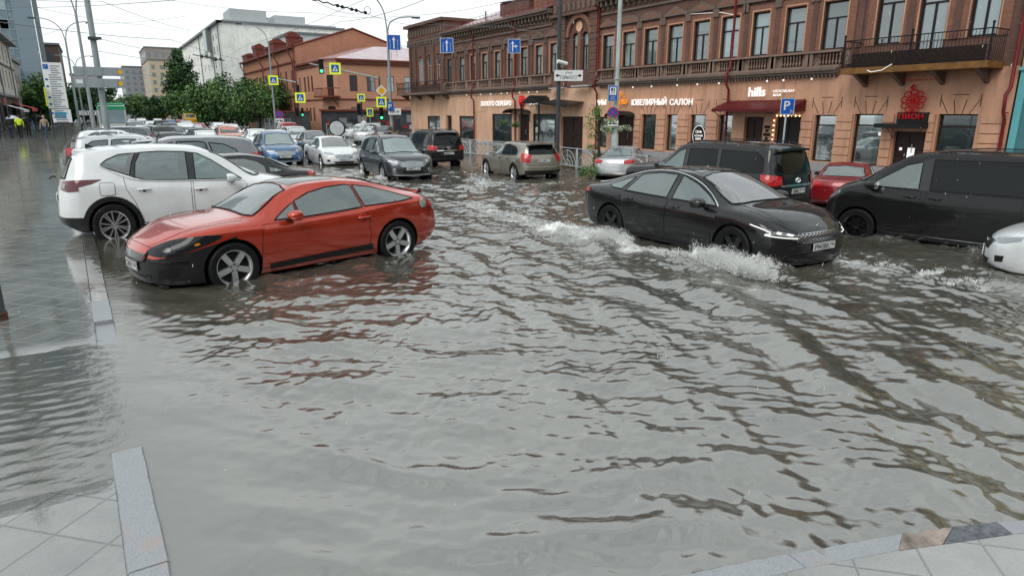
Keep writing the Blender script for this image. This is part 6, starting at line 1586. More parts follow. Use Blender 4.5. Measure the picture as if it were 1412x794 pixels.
    for (a, c, m) in piers:
        mb = MB(); z = .50
        for k in range(6): F.box(mb, a+.02, c-.02, z+.015, z+.30, 0, .075); z += .315
        mb.build('rusticated_pier', m, b)
    for (a, c) in [(w[0], w[1]) for w in gw]+[(17.4,18.5)]:
        m = (a+c)/2; mb = MB()
        for k in (-2,-1,0,1):
            u0 = m+(k+.5)*.22; u1 = m+(k+.5)*.40; F.prism(mb, [(u0-.012,2.38),(u0+.012,2.38),(u1+.012,2.86),(u1-.012,2.86)], 0, .006)
        for sg in (-1,1): F.box(mb, m+sg*.62-.012 if sg > 0 else m-.62-.012, m+sg*.62+.012, 2.62, 3.02, 0, .006)
        F.box(mb, m-.25, m+.25, 3.0, 3.022, 0, .006); mb.build('wall_grooves', GROOVE, b)
    mb = MB()
    for (a, c) in ((43.5,45.5),(48.4,49.3),(54.3,57.5),(29.0,29.6)):
        n = int((c-a)/.55)
        for k in range(n): u = a+.2+k*.55; F.prism(mb, [(u,2.5),(u+.30,2.5),(u+.24,3.1),(u+.06,3.1)], 0, .03)
    F.box(mb, 35.3, 50.2, 3.70, 3.78, 0, .06); mb.build('wall_blocks', PEACH, b)
    for (a, c, z0, z1) in gw: F.window(b, a, c, z0, z1, style='O' if a > 20 else 'H', pane=SHOPG, d=-.2, fw=.05, name='shop_window')
    for (a, c, z0, z1) in gl: F.window(b, a, c, z0, z1, style='O', pane=SHOPG, d=-.12, fw=.09, name='shop_window')
    # shop interiors behind the glass
    mb = MB()
    for (a, c, z0, z1) in gw+gl: mb.box((X0+.9,a-.2,z0-.1),(X0+.95,c+.2,z1+.1)); mb.quad((X0+.3,a-.2,z0-.05),(X0+.9,a-.2,z0-.05),(X0+.9,c+.2,z0-.05),(X0+.3,c+.2,z0-.05)); mb.quad((X0+.3,a-.2,z1+.05),(X0+.9,a-.2,z1+.05),(X0+.9,c+.2,z1+.05),(X0+.3,c+.2,z1+.05))
    return b, F, gw, gl, doors, dl, X0
BLD, FM, GW, GL, DR, DL, X0 = main_building()
# hollow out shop windows: the core starts further back there, so put lit window displays just behind the panes
def display(F, a, c, z0, z1, kind):
    mb = MB(); mb.mat(0); F.box(mb, a+.05, c-.05, z0+.05, z1-.05, -.28, -.26)
    rr = random.Random(int(a*100))
    if kind == 'poster': mb.mat(1); F.box(mb, a+.12, a+(c-a)*.52, z0+.12, z1-.30, -.255, -.245)
    if kind == 'plants':
        for k in range(26): mb.mat(rr.choice((2,3,1))); y = rr.uniform(a+.1,c-.1); z = rr.uniform(z0+.1,z1-.3); r = rr.uniform(.03,.09); F.prism(mb, [(y+r*math.cos(t),z+r*math.sin(t)) for t in (0,1.3,2.5,3.9,5.1)], -.255, -.24)
        mb.mat(1); F.prism(mb, [(a+.15,z0+.2),(a+.30,z0+.15),(c-.2,z1-.35),(c-.34,z1-.25)], -.25, -.235)
    if kind == 'curtain':
        for k in range(9): y = a+.08+(c-a-.16)*k/9; mb.mat(1 if k%2 else 4); F.box(mb, y, y+(c-a)/10, z0+.08, z1-.2, -.255-.01*(k%2), -.245)
    if kind == 'moon':
        mb.mat(4)
        for k in range(18):
            t = math.pi*(.35+1.5*k/18); t2 = math.pi*(.35+1.5*(k+1)/18); m, zc = (a+c)/2, (z0+z1)/2-.05
            mb.tube([F.P(m+.40*math.cos(t), zc+.40*math.sin(t), -.245), F.P(m+.40*math.cos(t2), zc+.40*math.sin(t2), -.245)], .02+.03*math.sin(math.pi*k/18), 4)
        for k in range(30): y = rr.uniform(a+.1,c-.1); z = rr.uniform(z0+.1,z0+.7); mb.tube([F.P(y,z,-.245),F.P(y+rr.uniform(-.1,.1),z+rr.uniform(-.08,.08),-.245)], .006, 3)
    return mb
GREENL = plain('display_green', (.10,.20,.07), .6, var=.5, scale=10); YELL = plain('display_yellow', (.62,.50,.06), .6, var=.3); GREYC = plain('display_grey', (.20,.24,.24), .6, var=.5, scale=5)
for (a, c, z0, z1), k in zip(GW+GL, ('plants','plants','dark','plants','curtain','curtain','moon','poster','plants','poster','poster','dark')):
    display(FM, a, c, z0, z1, k).build('window_display', [DARKIN if k != 'curtain' else GREYC, WHITEB, GREENL, YELL, GREYC], BLD)
# oval poster in the third jeweller's window
mb = MB(); m_, zc = 22.95, 1.35
mb.mat(0); FM.prism(mb, [(m_+.36*math.cos(t), zc+.45*math.sin(t)) for t in [2*math.pi*i/24 for i in range(24)]], -.118, -.112)
mb.mat(1); mb.tube([FM.P(m_+.38*math.cos(t), zc+.47*math.sin(t), -.108) for t in [2*math.pi*i/24 for i in range(25)]], .014, 4)
for k, (tx, w_) in enumerate((('СЕМЬ',.40),('ЖЕЛАНИЙ',.52),('МИРА',.36))): text_on(mb, tx, FM.P(m_+w_/2, zc+.12-.17*k, -.105), (0,-1,0), (0,0,1), width=w_, height=.12, offset=.01, off=.001)
mb.build('oval_poster', [IRON, LETW], BLD, fixn=False)
# doors
def door(root, F, a, c, z0, z1, mat=DKWOOD, d=-.18, panels=True):
    mb = MB(); F.box(mb, a, c, z0, z1, d-.04, d); m = (a+c)/2
    for (u0, u1) in ((a+.06, m-.03),(m+.03, c-.06)):
        if panels:
            for (q0, q1) in ((.06,.42),(.47,.93)): F.box(mb, u0+.04, u1-.04, z0+(z1-z0)*q0, z0+(z1-z0)*q1, d, d+.03)
    mb2 = MB(); F.box(mb2, m-.10, m-.07, z0+.85, z0+1.15, d+.03, d+.07)
    o = mb.build('door', mat, root); mb2.build('door_handle', CHROME, o); return o
for (a, c, z0, z1) in DR+DL: door(BLD, FM, a, c, z0, z1, IRON if a < 19 and a > 17 else DKWOOD)
# lettering on the fascia
sign_text(BLD, FM, 'ЗОЛОТО СЕРЕБРО', 44.26, 39.95, 2.90, 3.24, LETW)
sign_text(BLD, FM, 'БРИЛЛИАНТЫ', 37.65, 34.9, 2.93, 3.25, LETW)
sign_text(BLD, FM, 'РИМ', 30.69, 29.75, 2.84, 3.14, LETW)
mb = MB()
for pts in ([(38.95,3.40),(38.70,3.50),(38.35,3.44),(38.22,3.18),(38.45,2.98),(38.80,3.0),(38.92,3.22),(38.70,3.34)], [(38.7,3.25),(38.52,3.30),(38.45,3.12)], [(38.95,3.12),(38.78,2.88),(38.50,2.78)], [(38.62,3.52),(38.58,2.85)], [(38.30,3.36),(38.82,3.08)]):
    mb.tube([FM.P(p.x, p.y, .12) for p in catmull(pts, 4)], .05, 5)
FM.box(mb, 38.25, 39.0, 2.64, 2.70, .1, .14); mb.build('emblem', LETR, BLD)
mb = MB()
for pts in ([(28.95,2.80),(28.78,3.25),(28.62,3.50),(28.55,3.38),(28.72,3.05),(28.60,2.95)], [(28.70,2.62),(28.62,2.95),(28.50,3.12),(28.40,3.02),(28.52,2.88)], [(28.38,2.86),(28.32,3.10),(28.28,2.88)], [(28.22,3.0),(28.12,3.12),(28.02,3.0),(28.12,2.88),(28.22,3.0)], [(28.45,3.32),(28.36,3.42)],[(28.30,3.22),(28.20,3.3)]):
    mb.tube([FM.P(p.x, p.y, .12) for p in catmull(pts, 4)], .035, 5)
mb.build('script_sign', LETO, BLD)
sign_text(BLD, FM, 'ЮВЕЛИРНЫЙ', 27.62, 25.02, 2.80, 3.20, LETW); sign_text(BLD, FM, 'САЛОН', 24.80, 23.27, 2.79, 3.09, LETW)
sign_text(BLD, FM, 'hills', 20.03, 19.15, 3.10, 3.50, LETW, offset=.025); sign_text(BLD, FM, 'HOOKAH', 18.79, 17.75, 3.25, 3.36, LETW, shear=.2); sign_text(BLD, FM, 'BAR', 18.77, 18.35, 3.10, 3.20, LETW, shear=.2)
# red flower emblem over the last door
mb = MB(); cy, cz = 12.93, 2.82
for k in range(9):
    t = R(90+k*40); ct, st = math.cos(t), math.sin(t)
    ring = [(cy+.30*ct+.13*math.cos(q), cz+.30*st+.10*math.sin(q)) for q in [2*math.pi*i/10 for i in range(11)]]; mb.tube([FM.P(u,z,.12) for u,z in ring], .022, 4)
    mb.tube([FM.P(cy,cz,.12), FM.P(cy+.28*ct, cz+.28*st, .12)], .025, 4)
mb.tube([FM.P(cy+.05,cz+.38,.12), FM.P(cy+.12,cz+.47,.12), FM.P(cy+.02,cz+.54,.12)], .05, 5); mb.tube([FM.P(cy-.1,cz-.3,.12),FM.P(cy,cz-.38,.12),FM.P(cy+.1,cz-.3,.12)], .02, 4)
mb.build('emblem', LETRD, BLD)
sign_text(BLD, FM, 'пион', 13.35, 12.50, 2.20, 2.40, LETRD); sign_text(BLD, FM, 'цветочный салон', 13.65, 12.25, 3.50, 3.58, LETRD, offset=.008)
mb = MB(); FM.box(mb, 12.34, 13.42, 2.06, 2.44, .02, .09); FM.box(mb, 12.30, 13.98, 1.90, 2.05, 0, .55); mb.tube([FM.P(13.5,1.55,.02),FM.P(13.5,1.9,.5)], .012, 4); mb.tube([FM.P(12.36,1.5,.02),FM.P(12.36,1.9,.5)], .012, 4); mb.build('door_canopy', IRON, BLD)
mb = MB(); FM.box(mb, 12.75, 13.0, .75, 1.2, -.15, -.145); FM.box(mb, 13.2, 13.3, 1.1, 1.2, -.15, -.145); FM.box(mb, 14.0, 14.12, 1.6, 1.72, -.10, -.09); mb.build('notice', LETW, BLD)
# maroon awning with brackets and the bulbs
AWN = plain('awning_maroon', (.10,.010,.014), .5, var=.3, scale=6)
mb = MB(); n = 24
for k in range(n): y0 = 17.2+4.0*k/n; y1 = 17.2+4.0*(k+1)/n; mb.quad(FM.P(y0,2.95,.03), FM.P(y1,2.95,.03), FM.P(y1,2.58,1.1), FM.P(y0,2.58,1.1)); mb.prism([], 'X', 0, 0) if False else None; mb.quad(FM.P(y0,2.58,1.1), FM.P(y1,2.58,1.1), FM.P(y1,2.50,1.1), FM.P((y0+y1)/2,2.44,1.1), FM.P(y0,2.50,1.1))
for y in (17.2, 21.2): mb.quad(FM.P(y,2.95,.03), FM.P(y,2.58,1.1), FM.P(y,2.5,1.1), FM.P(y,2.5,.03))
mb.build('awning', AWN, BLD, fixn=False)
mb = MB()
for y in (17.3, 21.1): mb.tube([FM.P(y,1.7,.03),FM.P(y,2.1,.35),FM.P(y,2.5,1.05)], .02, 5)
mb.build('awning_bracket', IRON, BLD)
mb = MB()
for k in range(8): mb.ball(FM.P(18.62, .7+.20*k, .06), .028, 5)
for k in range(7): mb.ball(FM.P(18.5-.18*k, 2.30, .06), .028, 5)
mb.build('bulb_string', BULB, BLD)
mb = MB(); 
for k in range(9): z = .5+.16*k; w_ = .03+.13*abs(math.sin(k*1.3)); FM.box(mb, 18.9-w_, 18.9+w_, z, z+.11, .02, .12)
mb.build('wall_ornament', IRON, BLD)
# canopies with hanging flowers, the gabled iron porch
def canopy(y0, y1, z, d=.7, name='door_canopy'):
    mb = MB(); n = 8; m = (y0+y1)/2; hw = (y1-y0)/2
    for i in range(n):
        t0, t1 = math.pi*i/n, math.pi*(i+1)/n; a = (m+hw*math.cos(t0), z+.30*math.sin(t0)); c = (m+hw*math.cos(t1), z+.30*math.sin(t1))
        mb.quad(FM.P(*a,0), FM.P(*c,0), FM.P(*c,d), FM.P(*a,d)); mb.quad(FM.P(*a,d), FM.P(*c,d), FM.P(c[0],c[1]-.07,d), FM.P(a[0],a[1]-.07,d))
    for y in (y0+.05, y1-.05): mb.tube([FM.P(y,z-.6,.03),FM.P(y,z-.2,.2),FM.P(y,z,d-.05)], .02, 4); 
    for k in range(5): mb.tube([FM.P(y0+.1,z-.55+.1*k,.03),FM.P(y0+.1,z-.05,.1+.12*k)], .008, 3)
    mb.build(name, IRON, BLD)
canopy(27.35, 29.2, 2.22); canopy(37.6, 40.2, 2.40)
mb = MB(); y0, y1, zt = 34.75, 36.95, 3.0
mb.quad(FM.P(y0,zt,0), FM.P((y0+y1)/2,zt+.48,0), FM.P((y0+y1)/2,zt+.48,1.3), FM.P(y0,zt,1.3)).quad(FM.P(y1,zt,0), FM.P((y0+y1)/2,zt+.48,0), FM.P((y0+y1)/2,zt+.48,1.3), FM.P(y1,zt,1.3)).quad(FM.P(y0,zt,1.3), FM.P((y0+y1)/2,zt+.48,1.3), FM.P(y1,zt,1.3))
for y in (y0+.08, y1-.08):
    mb.box(FM.P(y-.04,.17,1.22), FM.P(y+.04,zt,1.30))
    for k in range(6): t = k/6; mb.tube([FM.P(y,2.4+.1*k,1.26), FM.P(y+(.5-.08*k)*(1 if y < 35 else -1),zt-.05,1.26)], .012, 3)
for k in range(7): mb.tube([FM.P(y0+.2+k*.3, zt-.02, 1.28), FM.P(y0+.35+k*.3, zt-.22, 1.28), FM.P(y0+.5+k*.3, zt-.02, 1.28)], .012, 3)
mb.quad(FM.P(31.9,3.05,0),FM.P(34.8,3.25,0),FM.P(34.8,3.05,1.3),FM.P(31.9,2.85,1.3)).quad(FM.P(31.9,2.85,1.3),FM.P(34.8,3.05,1.3),FM.P(34.8,2.93,1.3),FM.P(31.9,2.73,1.3))
mb.build('iron_porch', IRON, BLD, fixn=False)
def leaf_mesh(mb, c, r, n, sz, rr, flat=1.0, mats=(0,1)):
    for _ in range(n):
        while True:
            p = Vector((rr.uniform(-1,1), rr.uniform(-1,1), rr.uniform(-1,1)))
            if p.length <= 1: break
        p = Vector((p.x*r[0], p.y*r[1], p.z*r[2]))+Vector(c); s_ = sz*rr.uniform(.6,1.4)
        a = Vector((rr.gauss(0,1), rr.gauss(0,1), rr.gauss(0,1)*flat)).normalized(); b = a.orthogonal().normalized(); b.rotate(Matrix.Rotation(rr.uniform(0,6.28),3,a)); 
        mb.mat(rr.choice(mats)); mb.add([p-b*s_, p+a.cross(b)*s_*.45, p+b*s_, p-a.cross(b)*s_*.45], [(0,1,2,3)])
LEAF1 = plain('leaf_mid', (.070,.150,.045), .5, var=.45, scale=1.5); LEAF2 = plain('leaf_dark', (.030,.072,.026), .5, var=.5, scale=1.5); LEAF3 = plain('leaf_light', (.15,.25,.07), .5, var=.4, scale=1.5); PETAL = plain('petal_white', (.55,.57,.45), .5, var=.2)
def basket(y, z, d, name='hanging_basket', n=170, petals=(0,1,2), lab='hanging flower basket'):
    o = empty('hanging_basket', FM.P(y, z, d)); rr = random.Random(int(y*77))
    mb = MB(); leaf_mesh(mb, (0,0,0), (.30,.42,.20), n, .06, rr, mats=petals); mb.build('foliage', [LEAF1, LEAF3, PETAL], o, fixn=False)
    mb = MB(); mb.lathe([(.001,-.22),(.14,-.16),(.2,0),(.19,0)], 'Z', (0,0,0), 10)
    for t in (0,2.1,4.2): mb.cyl((.18*math.cos(t),.18*math.sin(t),0),(0,0,.5),.006,4)
    mb.build('pot', IRON, o); return o
for y, z, lb in ((28.9,1.62,'hanging basket of white flowers nearest the pole with the no stopping sign'),(28.1,1.55,'hanging basket of white flowers in the middle under the dark canopy'),(27.3,1.60,'hanging basket of white flowers nearest the first jeweller window')):
    tag(basket(y, z, .75, petals=(1,2,2)), lb, 'flower basket', 'flower baskets by the shop doors')
for y, z, lb in ((40.0,1.75,'hanging basket of pale green leaves beside the white poster window'),(38.4,1.65,'hanging basket of green leaves under the small rounded canopy')):
    tag(basket(y, z, .7, petals=(0,1)), lb, 'flower basket', 'flower baskets by the shop doors')
# drainpipes
for (y, zt, kink) in ((21.1,8.4,3.9),(30.55,8.2,4.0),(45.3,8.3,3.8),(39.4,8.3,3.7),(9.98,8.4,2.7)):
    mb = MB(); mb.tube([FM.P(y,zt,.5),FM.P(y,zt-.25,.16),FM.P(y,kink+.5,.16),FM.P(y+.02,kink+.25,.36),FM.P(y,kink-.25,.36),FM.P(y+.02,kink-.5,.14),FM.P(y,.35,.14),FM.P(y,.2,.3)], .055, 8)
    for z in (1.2,2.4,5.2,6.6): mb.lathe([(.055,0),(.072,0),(.072,.04),(.055,.04)], 'Z', FM.P(y,z,.15), 8)
    mb.build('drainpipe', PIPE, BLD, 50)
# big balcony on the right and the tower balcony
def balcony(F, y0, y1, z, d, edge, h=.95, sides=True, gap=.11):
    o = MB(); F.box(o, y0, y1, z, z+.20, 0, d); bo = o.build('balcony', edge, BLD)
    m = MB(); z0 = z+.20
    m.tube([F.P(y0+.03,z0+h,0),F.P(y0+.03,z0+h,d-.04),F.P(y1-.03,z0+h,d-.04),F.P(y1-.03,z0+h,0)], .02, 5, False); m.tube([F.P(y0+.03,z0+.08,d-.04),F.P(y1-.03,z0+.08,d-.04)], .015, 5)
    y = y0+.05
    while y < y1-.03:
        m.tube([F.P(y,z0,d-.04),F.P(y,z0+h,d-.04)], .009, 4)
        if (int(round((y-y0)/gap)))%2 == 0: m.tube([F.P(y,z0+.2,d-.04),F.P(y+gap*.8,z0+.35,d-.04),F.P(y,z0+.5,d-.04),F.P(y-gap*.8,z0+.35,d-.04),F.P(y,z0+.2,d-.04)], .008, 4)
        y += gap
    for e in (y0+.03, y1-.03, (y0+y1)/2):
        m.tube([F.P(e,z0,d-.04),F.P(e,z0+h+.15,d-.04)], .03, 5); m.ball(F.P(e,z0+h+.17,d-.04), .045, 5)
    for dd in np.arange(.1, d-.05, .12):
        for e in (y0+.03, y1-.03): m.tube([F.P(e,z0,float(dd)),F.P(e,z0+h,float(dd))], .009, 4)
    m.build('balcony_railing', IRON, bo)
    for k in range(4):
        m = MB(); yy = y0+.4+(y1-y0-.8)*k/3; m.prism([(F.c,z),(F.c-d*.8,z),(F.c,z-.45)], 'Y', yy-.07, yy+.07); m.build('balcony_bracket', TRIM, bo)
balcony(FM, 10.35, 15.2, 3.79, 1.1, OCHRE); balcony(FM, 49.5, 58.4, 3.90, 1.0, TRIM, .85)
mb = MB(); FM.box(mb, 10.6, 15.0, 4.02, 4.5, .75, .78); mb.build('balcony_screen', plain('reed_screen', (.035,.022,.018), .9, var=.6, scale=18), BLD)
# small lights under the cornice, cameras and cables
for y in (29.3,27.4,26.0,24.2,22.9,21.6,19.0,18.2,16.9,36.5,37.5,38.6,40.2,41.0,42.5,44.0,46.2):
    mb = MB(); mb.ball(FM.P(y,3.72,.28), .045, 5); mb.build('eaves_lamp', LETW, BLD)
mb = MB(); mb.tube([FM.P(14.4,3.98,1.0),FM.P(14.0,3.82,1.16),FM.P(13.6,3.86,1.18),FM.P(13.3,4.05,1.12)], .012, 4); mb.tube([FM.P(24.0,6.95,.1),FM.P(22.0,6.8,.1),FM.P(21.2,6.6,.1)], .01, 4); mb.build('cable', LETW, BLD)
# pale sheets on the cornice over the dark door
mb = MB(); FM.box(mb, 31.0, 32.6, 3.90, 3.97, .2, .5); FM.box(mb, 33.4, 34.9, 3.84, 3.91, .2, .5); mb.build('cornice_flashing', SNOWY, BLD)
for (y0, y1) in ((34.22,34.62),(31.4,31.9),(30.7,31.2)):
    mb = MB(); FM.box(mb, y0, y1, .3, 2.6, 0, .05); FM.box(mb, y0+.09, y1-.09, 1.5, 2.1, .05, .053); FM.box(mb, y0+.09, y1-.09, .6, 1.2, .05, .053); mb.build('door_pier', PEACH, BLD)

# ---- teal house on the right
b = empty('teal_house', (24.8, 6, 0)); tag(b, 'house with teal ground floor and cream brick above at the right edge of the street', 'building')
mb = MB(); FM.wall(mb, -4, 9.85, .17, 3.72, [(7.9,9.3,.6,2.7),(4.5,6.5,.6,2.7)], .25); mb.build('ground_floor_wall', TEAL, b, fixn=False)
mb = MB(); FM.wall(mb, -4, 9.85, 3.80, 9, [(6.6,7.6,4.9,7)], .25); mb.build('upper_wall', CREAMB, b, fixn=False)
mb = MB(); FM.box(mb, -4, 9.86, 3.70, 3.80, 0, .12); FM.box(mb, 9.62, 9.82, .17, 3.70, 0, .06); mb.build('corner_trim', stucco('teal_light', (.12,.42,.45), .2), b)
mb = MB(); mb.box((25.06,-4,.1),(36,9.84,9)); mb.build('building_core', CREAMB, b)
for q in ((7.9,9.3,.6,2.7),(4.5,6.5,.6,2.7)): FM.window(b, *q, style='V', frame=WFRW, pane=PANE)
FM.window(b, 6.6, 7.6, 4.9, 7, style='T', frame=WFRW)

# ---- orange brick corner house across the side street
OBR = brick('brick_orange', (.62,.31,.19), (.50,.23,.135), (.38,.25,.18), .22, .8); OBR2 = brick('brick_orange_old', (.52,.23,.13), (.40,.165,.095), (.32,.20,.14), .38, .8)
REDT = plain('trim_red_brown', (.15,.038,.026), .6, var=.3, scale=4)
h = empty('corner_house', (24.8, 81.7, 0)); tag(h, 'orange brick corner house with pale sheet metal roof and balcony above its corner door', 'building')
FX = Facade('X', 24.8, -1); FY = Facade('Y', 81.7, -1)
sw = [(95.2,96.0),(92.6,93.6),(90.9,91.8),(89.2,90.1)]
mb = MB(); FX.wall(mb, 84.6, 97, .2, 8.6, [(a,c,5.1,7.05) for a,c in sw]+[(a,c,1.3,3.05) for a,c in sw], .25); mb.build('street_wall', OBR, h, fixn=False)
fw_ = [(27.2,28.2),(29.4,30.5),(32.0,33.0),(34.4,35.5),(37.5,38.5)]
mb = MB(); FY.wall(mb, 25.7, 44, .2, 8.6, [(a,c,4.95,6.85) for a,c in fw_]+[(a,c,1.2,3.05) for a,c in fw_], .25); mb.build('front_wall', OBR, h, fixn=False)
for a, c in sw: FX.window(h, a, c, 5.1, 7.05, frame=REDT); FX.window(h, a, c, 1.3, 3.05, frame=REDT)
for a, c in fw_: FY.window(h, a, c, 4.95, 6.85, frame=REDT); FY.window(h, a, c, 1.2, 3.05, frame=REDT)
mb = MB(); mb.quad((24.8,84.6,.2),(25.7,81.7,.2),(25.7,81.7,8.6),(24.8,84.6,8.6)); mb.build('corner_wall', OBR, h, fixn=False)
nx_, ny_ = Vector((-2.9,-.9,0)).normalized().x, Vector((-2.9,-.9,0)).normalized().y
cpt = lambda t, z, d: (25.7-.9*t+nx_*d, 81.7+2.9*t+ny_*d, z)
mb = MB()
for (t0, t1, z0, z1) in ((.28,.72,4.45,6.9),(.25,.75,.3,3.2)): mb.quad(cpt(t0,z0,.03),cpt(t1,z0,.03),cpt(t1,z1,.03),cpt(t0,z1,.03))
mb.build('corner_door', WFR, h, fixn=False)
mb = MB(); mb.add([cpt(-.15,4.2,.0),cpt(1.15,4.2,0),cpt(1.15,4.2,1.2),cpt(-.15,4.2,1.2),cpt(-.15,4.4,0),cpt(1.15,4.4,0),cpt(1.15,4.4,1.2),cpt(-.15,4.4,1.2)], [(0,3,2,1),(4,5,6,7),(0,1,5,4),(1,2,6,5),(2,3,7,6),(3,0,4,7)]); bb = mb.build('balcony', REDT, h)
mb = MB()
for k in range(15): t = -.13+1.26*k/14; mb.tube([cpt(t,4.4,1.15),cpt(t,5.3,1.15)], .03, 4)
mb.tube([cpt(-.13,5.3,0),cpt(-.13,5.3,1.15),cpt(1.13,5.3,1.15),cpt(1.13,5.3,0)], .04, 4); mb.tube([cpt(0,4.2,.9),cpt(0,3.2,.1)], .06, 4); mb.build('balcony_railing', REDT, bb)
mb = MB(); FX.box(mb, 84.6, 97, 8.5, 8.72, -.1, .45); FX.box(mb, 84.6, 97, 8.1, 8.3, 0, .2); FX.box(mb, 84.6, 97, 3.95, 4.1, 0, .12)
FY.box(mb, 25.6, 44, 8.5, 8.72, -.1, .45); FY.box(mb, 25.7, 44, 8.1, 8.3, 0, .2); FY.box(mb, 25.7, 44, 3.95, 4.1, 0, .12); mb.build('cornice', REDT, h)
mb = MB(); mb.quad((24.4,84.6,8.75),(25.5,81.3,8.75),(33,88,10.9),(33,96,11.2),(24.4,96,8.75)).quad((25.5,81.3,8.75),(44,81.3,8.75),(44,88,10.9),(33,88,10.9)); mb.build('roof', plain('roof_sheet_pale', (.52,.40,.42), .2, metal=.3, var=.25, scale=.8), h, fixn=False)
mb = MB(); mb.box((25.9,82.2,.2),(44,97,8.4)); mb.build('building_core', OBR, h)
mb = MB(); mb.tube([(24.6,97,11.0),(24.5,97,.4)], .09, 6); mb.tube([(33,82.2,8.75),(33,82.2,9.8)], .03, 4); mb.tube([(34.5,84,8.9),(34.5,84,10.2)], .03, 4); mb.build('drainpipe', REDT, h)
# ---- taller brick house behind
h = empty('gabled_house', (24.8, 97, 0)); tag(h, 'taller weathered brick house with a gable, red dormers and drainpipes above the trees', 'building')
sw = [(y, y+1.0) for y in (99.2,102.4,105.6,108.8,112,116,119.5,123,127,131)]
mb = MB(); FX.wall(mb, 97.05, 135, .2, 11.1, [(a,c,5.8,8.2) for a,c in sw]+[(a,c,1.6,3.7) for a,c in sw], .25); mb.build('street_wall', OBR2, h, fixn=False)
for a, c in sw: FX.window(h, a, c, 5.8, 8.2, frame=REDT); FX.window(h, a, c, 1.6, 3.7, frame=REDT)
mb = MB(); mb.quad((24.8,97.05,.2),(42,97.05,.2),(42,97.05,11.2),(33.2,97.05,13.9),(24.8,97.05,11.2)); mb.build('gable_wall', OBR2, h, fixn=False)
mb = MB(); FX.box(mb, 97.0, 135, 11.05, 11.3, -.1, .6); FX.box(mb, 97.05, 135, 9.2, 9.4, 0, .2); FX.box(mb, 97.05, 135, 4.6, 4.8, 0, .15); mb.tube([(24.7,97,11.3),(33.2,97,14.05),(42,97,11.3)], .14, 4); mb.build('cornice', REDT, h)
mb = MB(); mb.quad((24.2,97,11.3),(33.2,97,14),(33.2,135,14),(24.2,135,11.3)).quad((42,97,11.3),(33.2,97,14),(33.2,135,14),(42,135,11.3)); rf = mb.build('roof', REDT, h, fixn=False)
for y, hh, w_ in ((99,2.0,1.3),(108,1.9,3.0),(113,1.2,1.4),(121,2.2,2.6),(129,1.3,4.0)):
    mb = MB(); mb.box((24.5,y,11.2),(26.6,y+w_,11.2+hh*.7)); mb.prism([(24.4,11.2+hh*.7),(24.4,11.2+hh*.95),(25.2,11.2+hh*1.1),(26.6,11.2+hh*.7)], 'Y', y-.1, y+w_+.1); mb.build('dormer', [REDT], rf)
for y in (98.2,106.9,117.6,133.5): mb = MB(); mb.tube([(24.1,y,11.2),(24.1,y,10.6),(24.6,y,9.6),(24.6,y,.4)], .10, 6); mb.build('drainpipe', REDT, h)
mb = MB(); mb.box((25.1,97.3,.2),(42,134.8,11)); mb.build('building_core', OBR2, h)
# ---- white block with balconies
WHB = stucco('cream_white_render', (.98,.98,.90), .02); GREYR = plain('roof_grey', (.16,.17,.18), .5, var=.2)
h = empty('apartment_block', (30, 188, 0)); tag(h, 'tall cream white apartment block with a blank side wall behind the trees', 'building')
FB = Facade('X', 30, -1); FB2 = Facade('Y', 188, -1)
rows = [(14.0,15.8),(17.6,19.4),(21.0,22.4),(10.2,12.0),(6.4,8.2)]; cols = [(y, y+1.3) for y in (191,194.5,199.5,206,213,220,227,234,241,248,255,262,269,276)]
mb = MB(); FB.wall(mb, 188, 285, 0, 24.3, [(a,c,z0,z1) for a,c in cols for z0,z1 in rows], .3); mb.build('street_wall', WHB, h, fixn=False)
mb = MB(); mb.quad((30,188,0),(62,188,0),(62,188,24.3),(30,188,24.3)); mb.build('side_wall', WHB, h, fixn=False)
WP = plain('far_pane', (.20,.23,.23), .2, var=.3)
for a, c in cols[:9]:
    for z0, z1 in rows[:4]: mb = MB(); mb.quad(FB.P(a,z0,.03),FB.P(c,z0,.03),FB.P(c,z1,.03),FB.P(a,z1,.03)); mb.build('window', WP, h)
mb = MB(); FB.box(mb, 187.5, 285, 24.3, 24.8, -.5, .9); FB2.box(mb, 29.2, 62, 24.3, 24.8, -.5, .5); mb.build('cornice', GREYR, h)
mb = MB(); mb.box((31,189,24.8),(60,284,25.3)); mb.box((33,190,25.3),(42,200,28)).box((44,190,25.3),(52,198,27.2)).box((36,205,25.3),(40,212,29)); mb.build('roof_structures', plain('roof_pale', (.45,.47,.48), .6), h)
for z in (17.0,10.0): mb = MB(); FB.box(mb, 203, 209, z, z+.3, 0, 1.4); FB.box(mb, 203, 209, z+.3, z+1.5, 1.3, 1.4); mb.build('balcony', plain('balcony_green', (.36,.42,.33), .6), h)
mb = MB(); FB.box(mb, 203, 208.5, 18.6, 24.0, .2, 1.4); mb.build('glazed_balcony', WP, h)
for y in (189.5,201.5,225): mb = MB(); mb.tube([(29.6,y,24.3),(29.7,y,.5)], .15, 5); mb.build('drainpipe', GREYR, h)
mb = MB(); mb.box((30.4,188.4,0),(62,284,24.2)); mb.build('building_core', WHB, h)
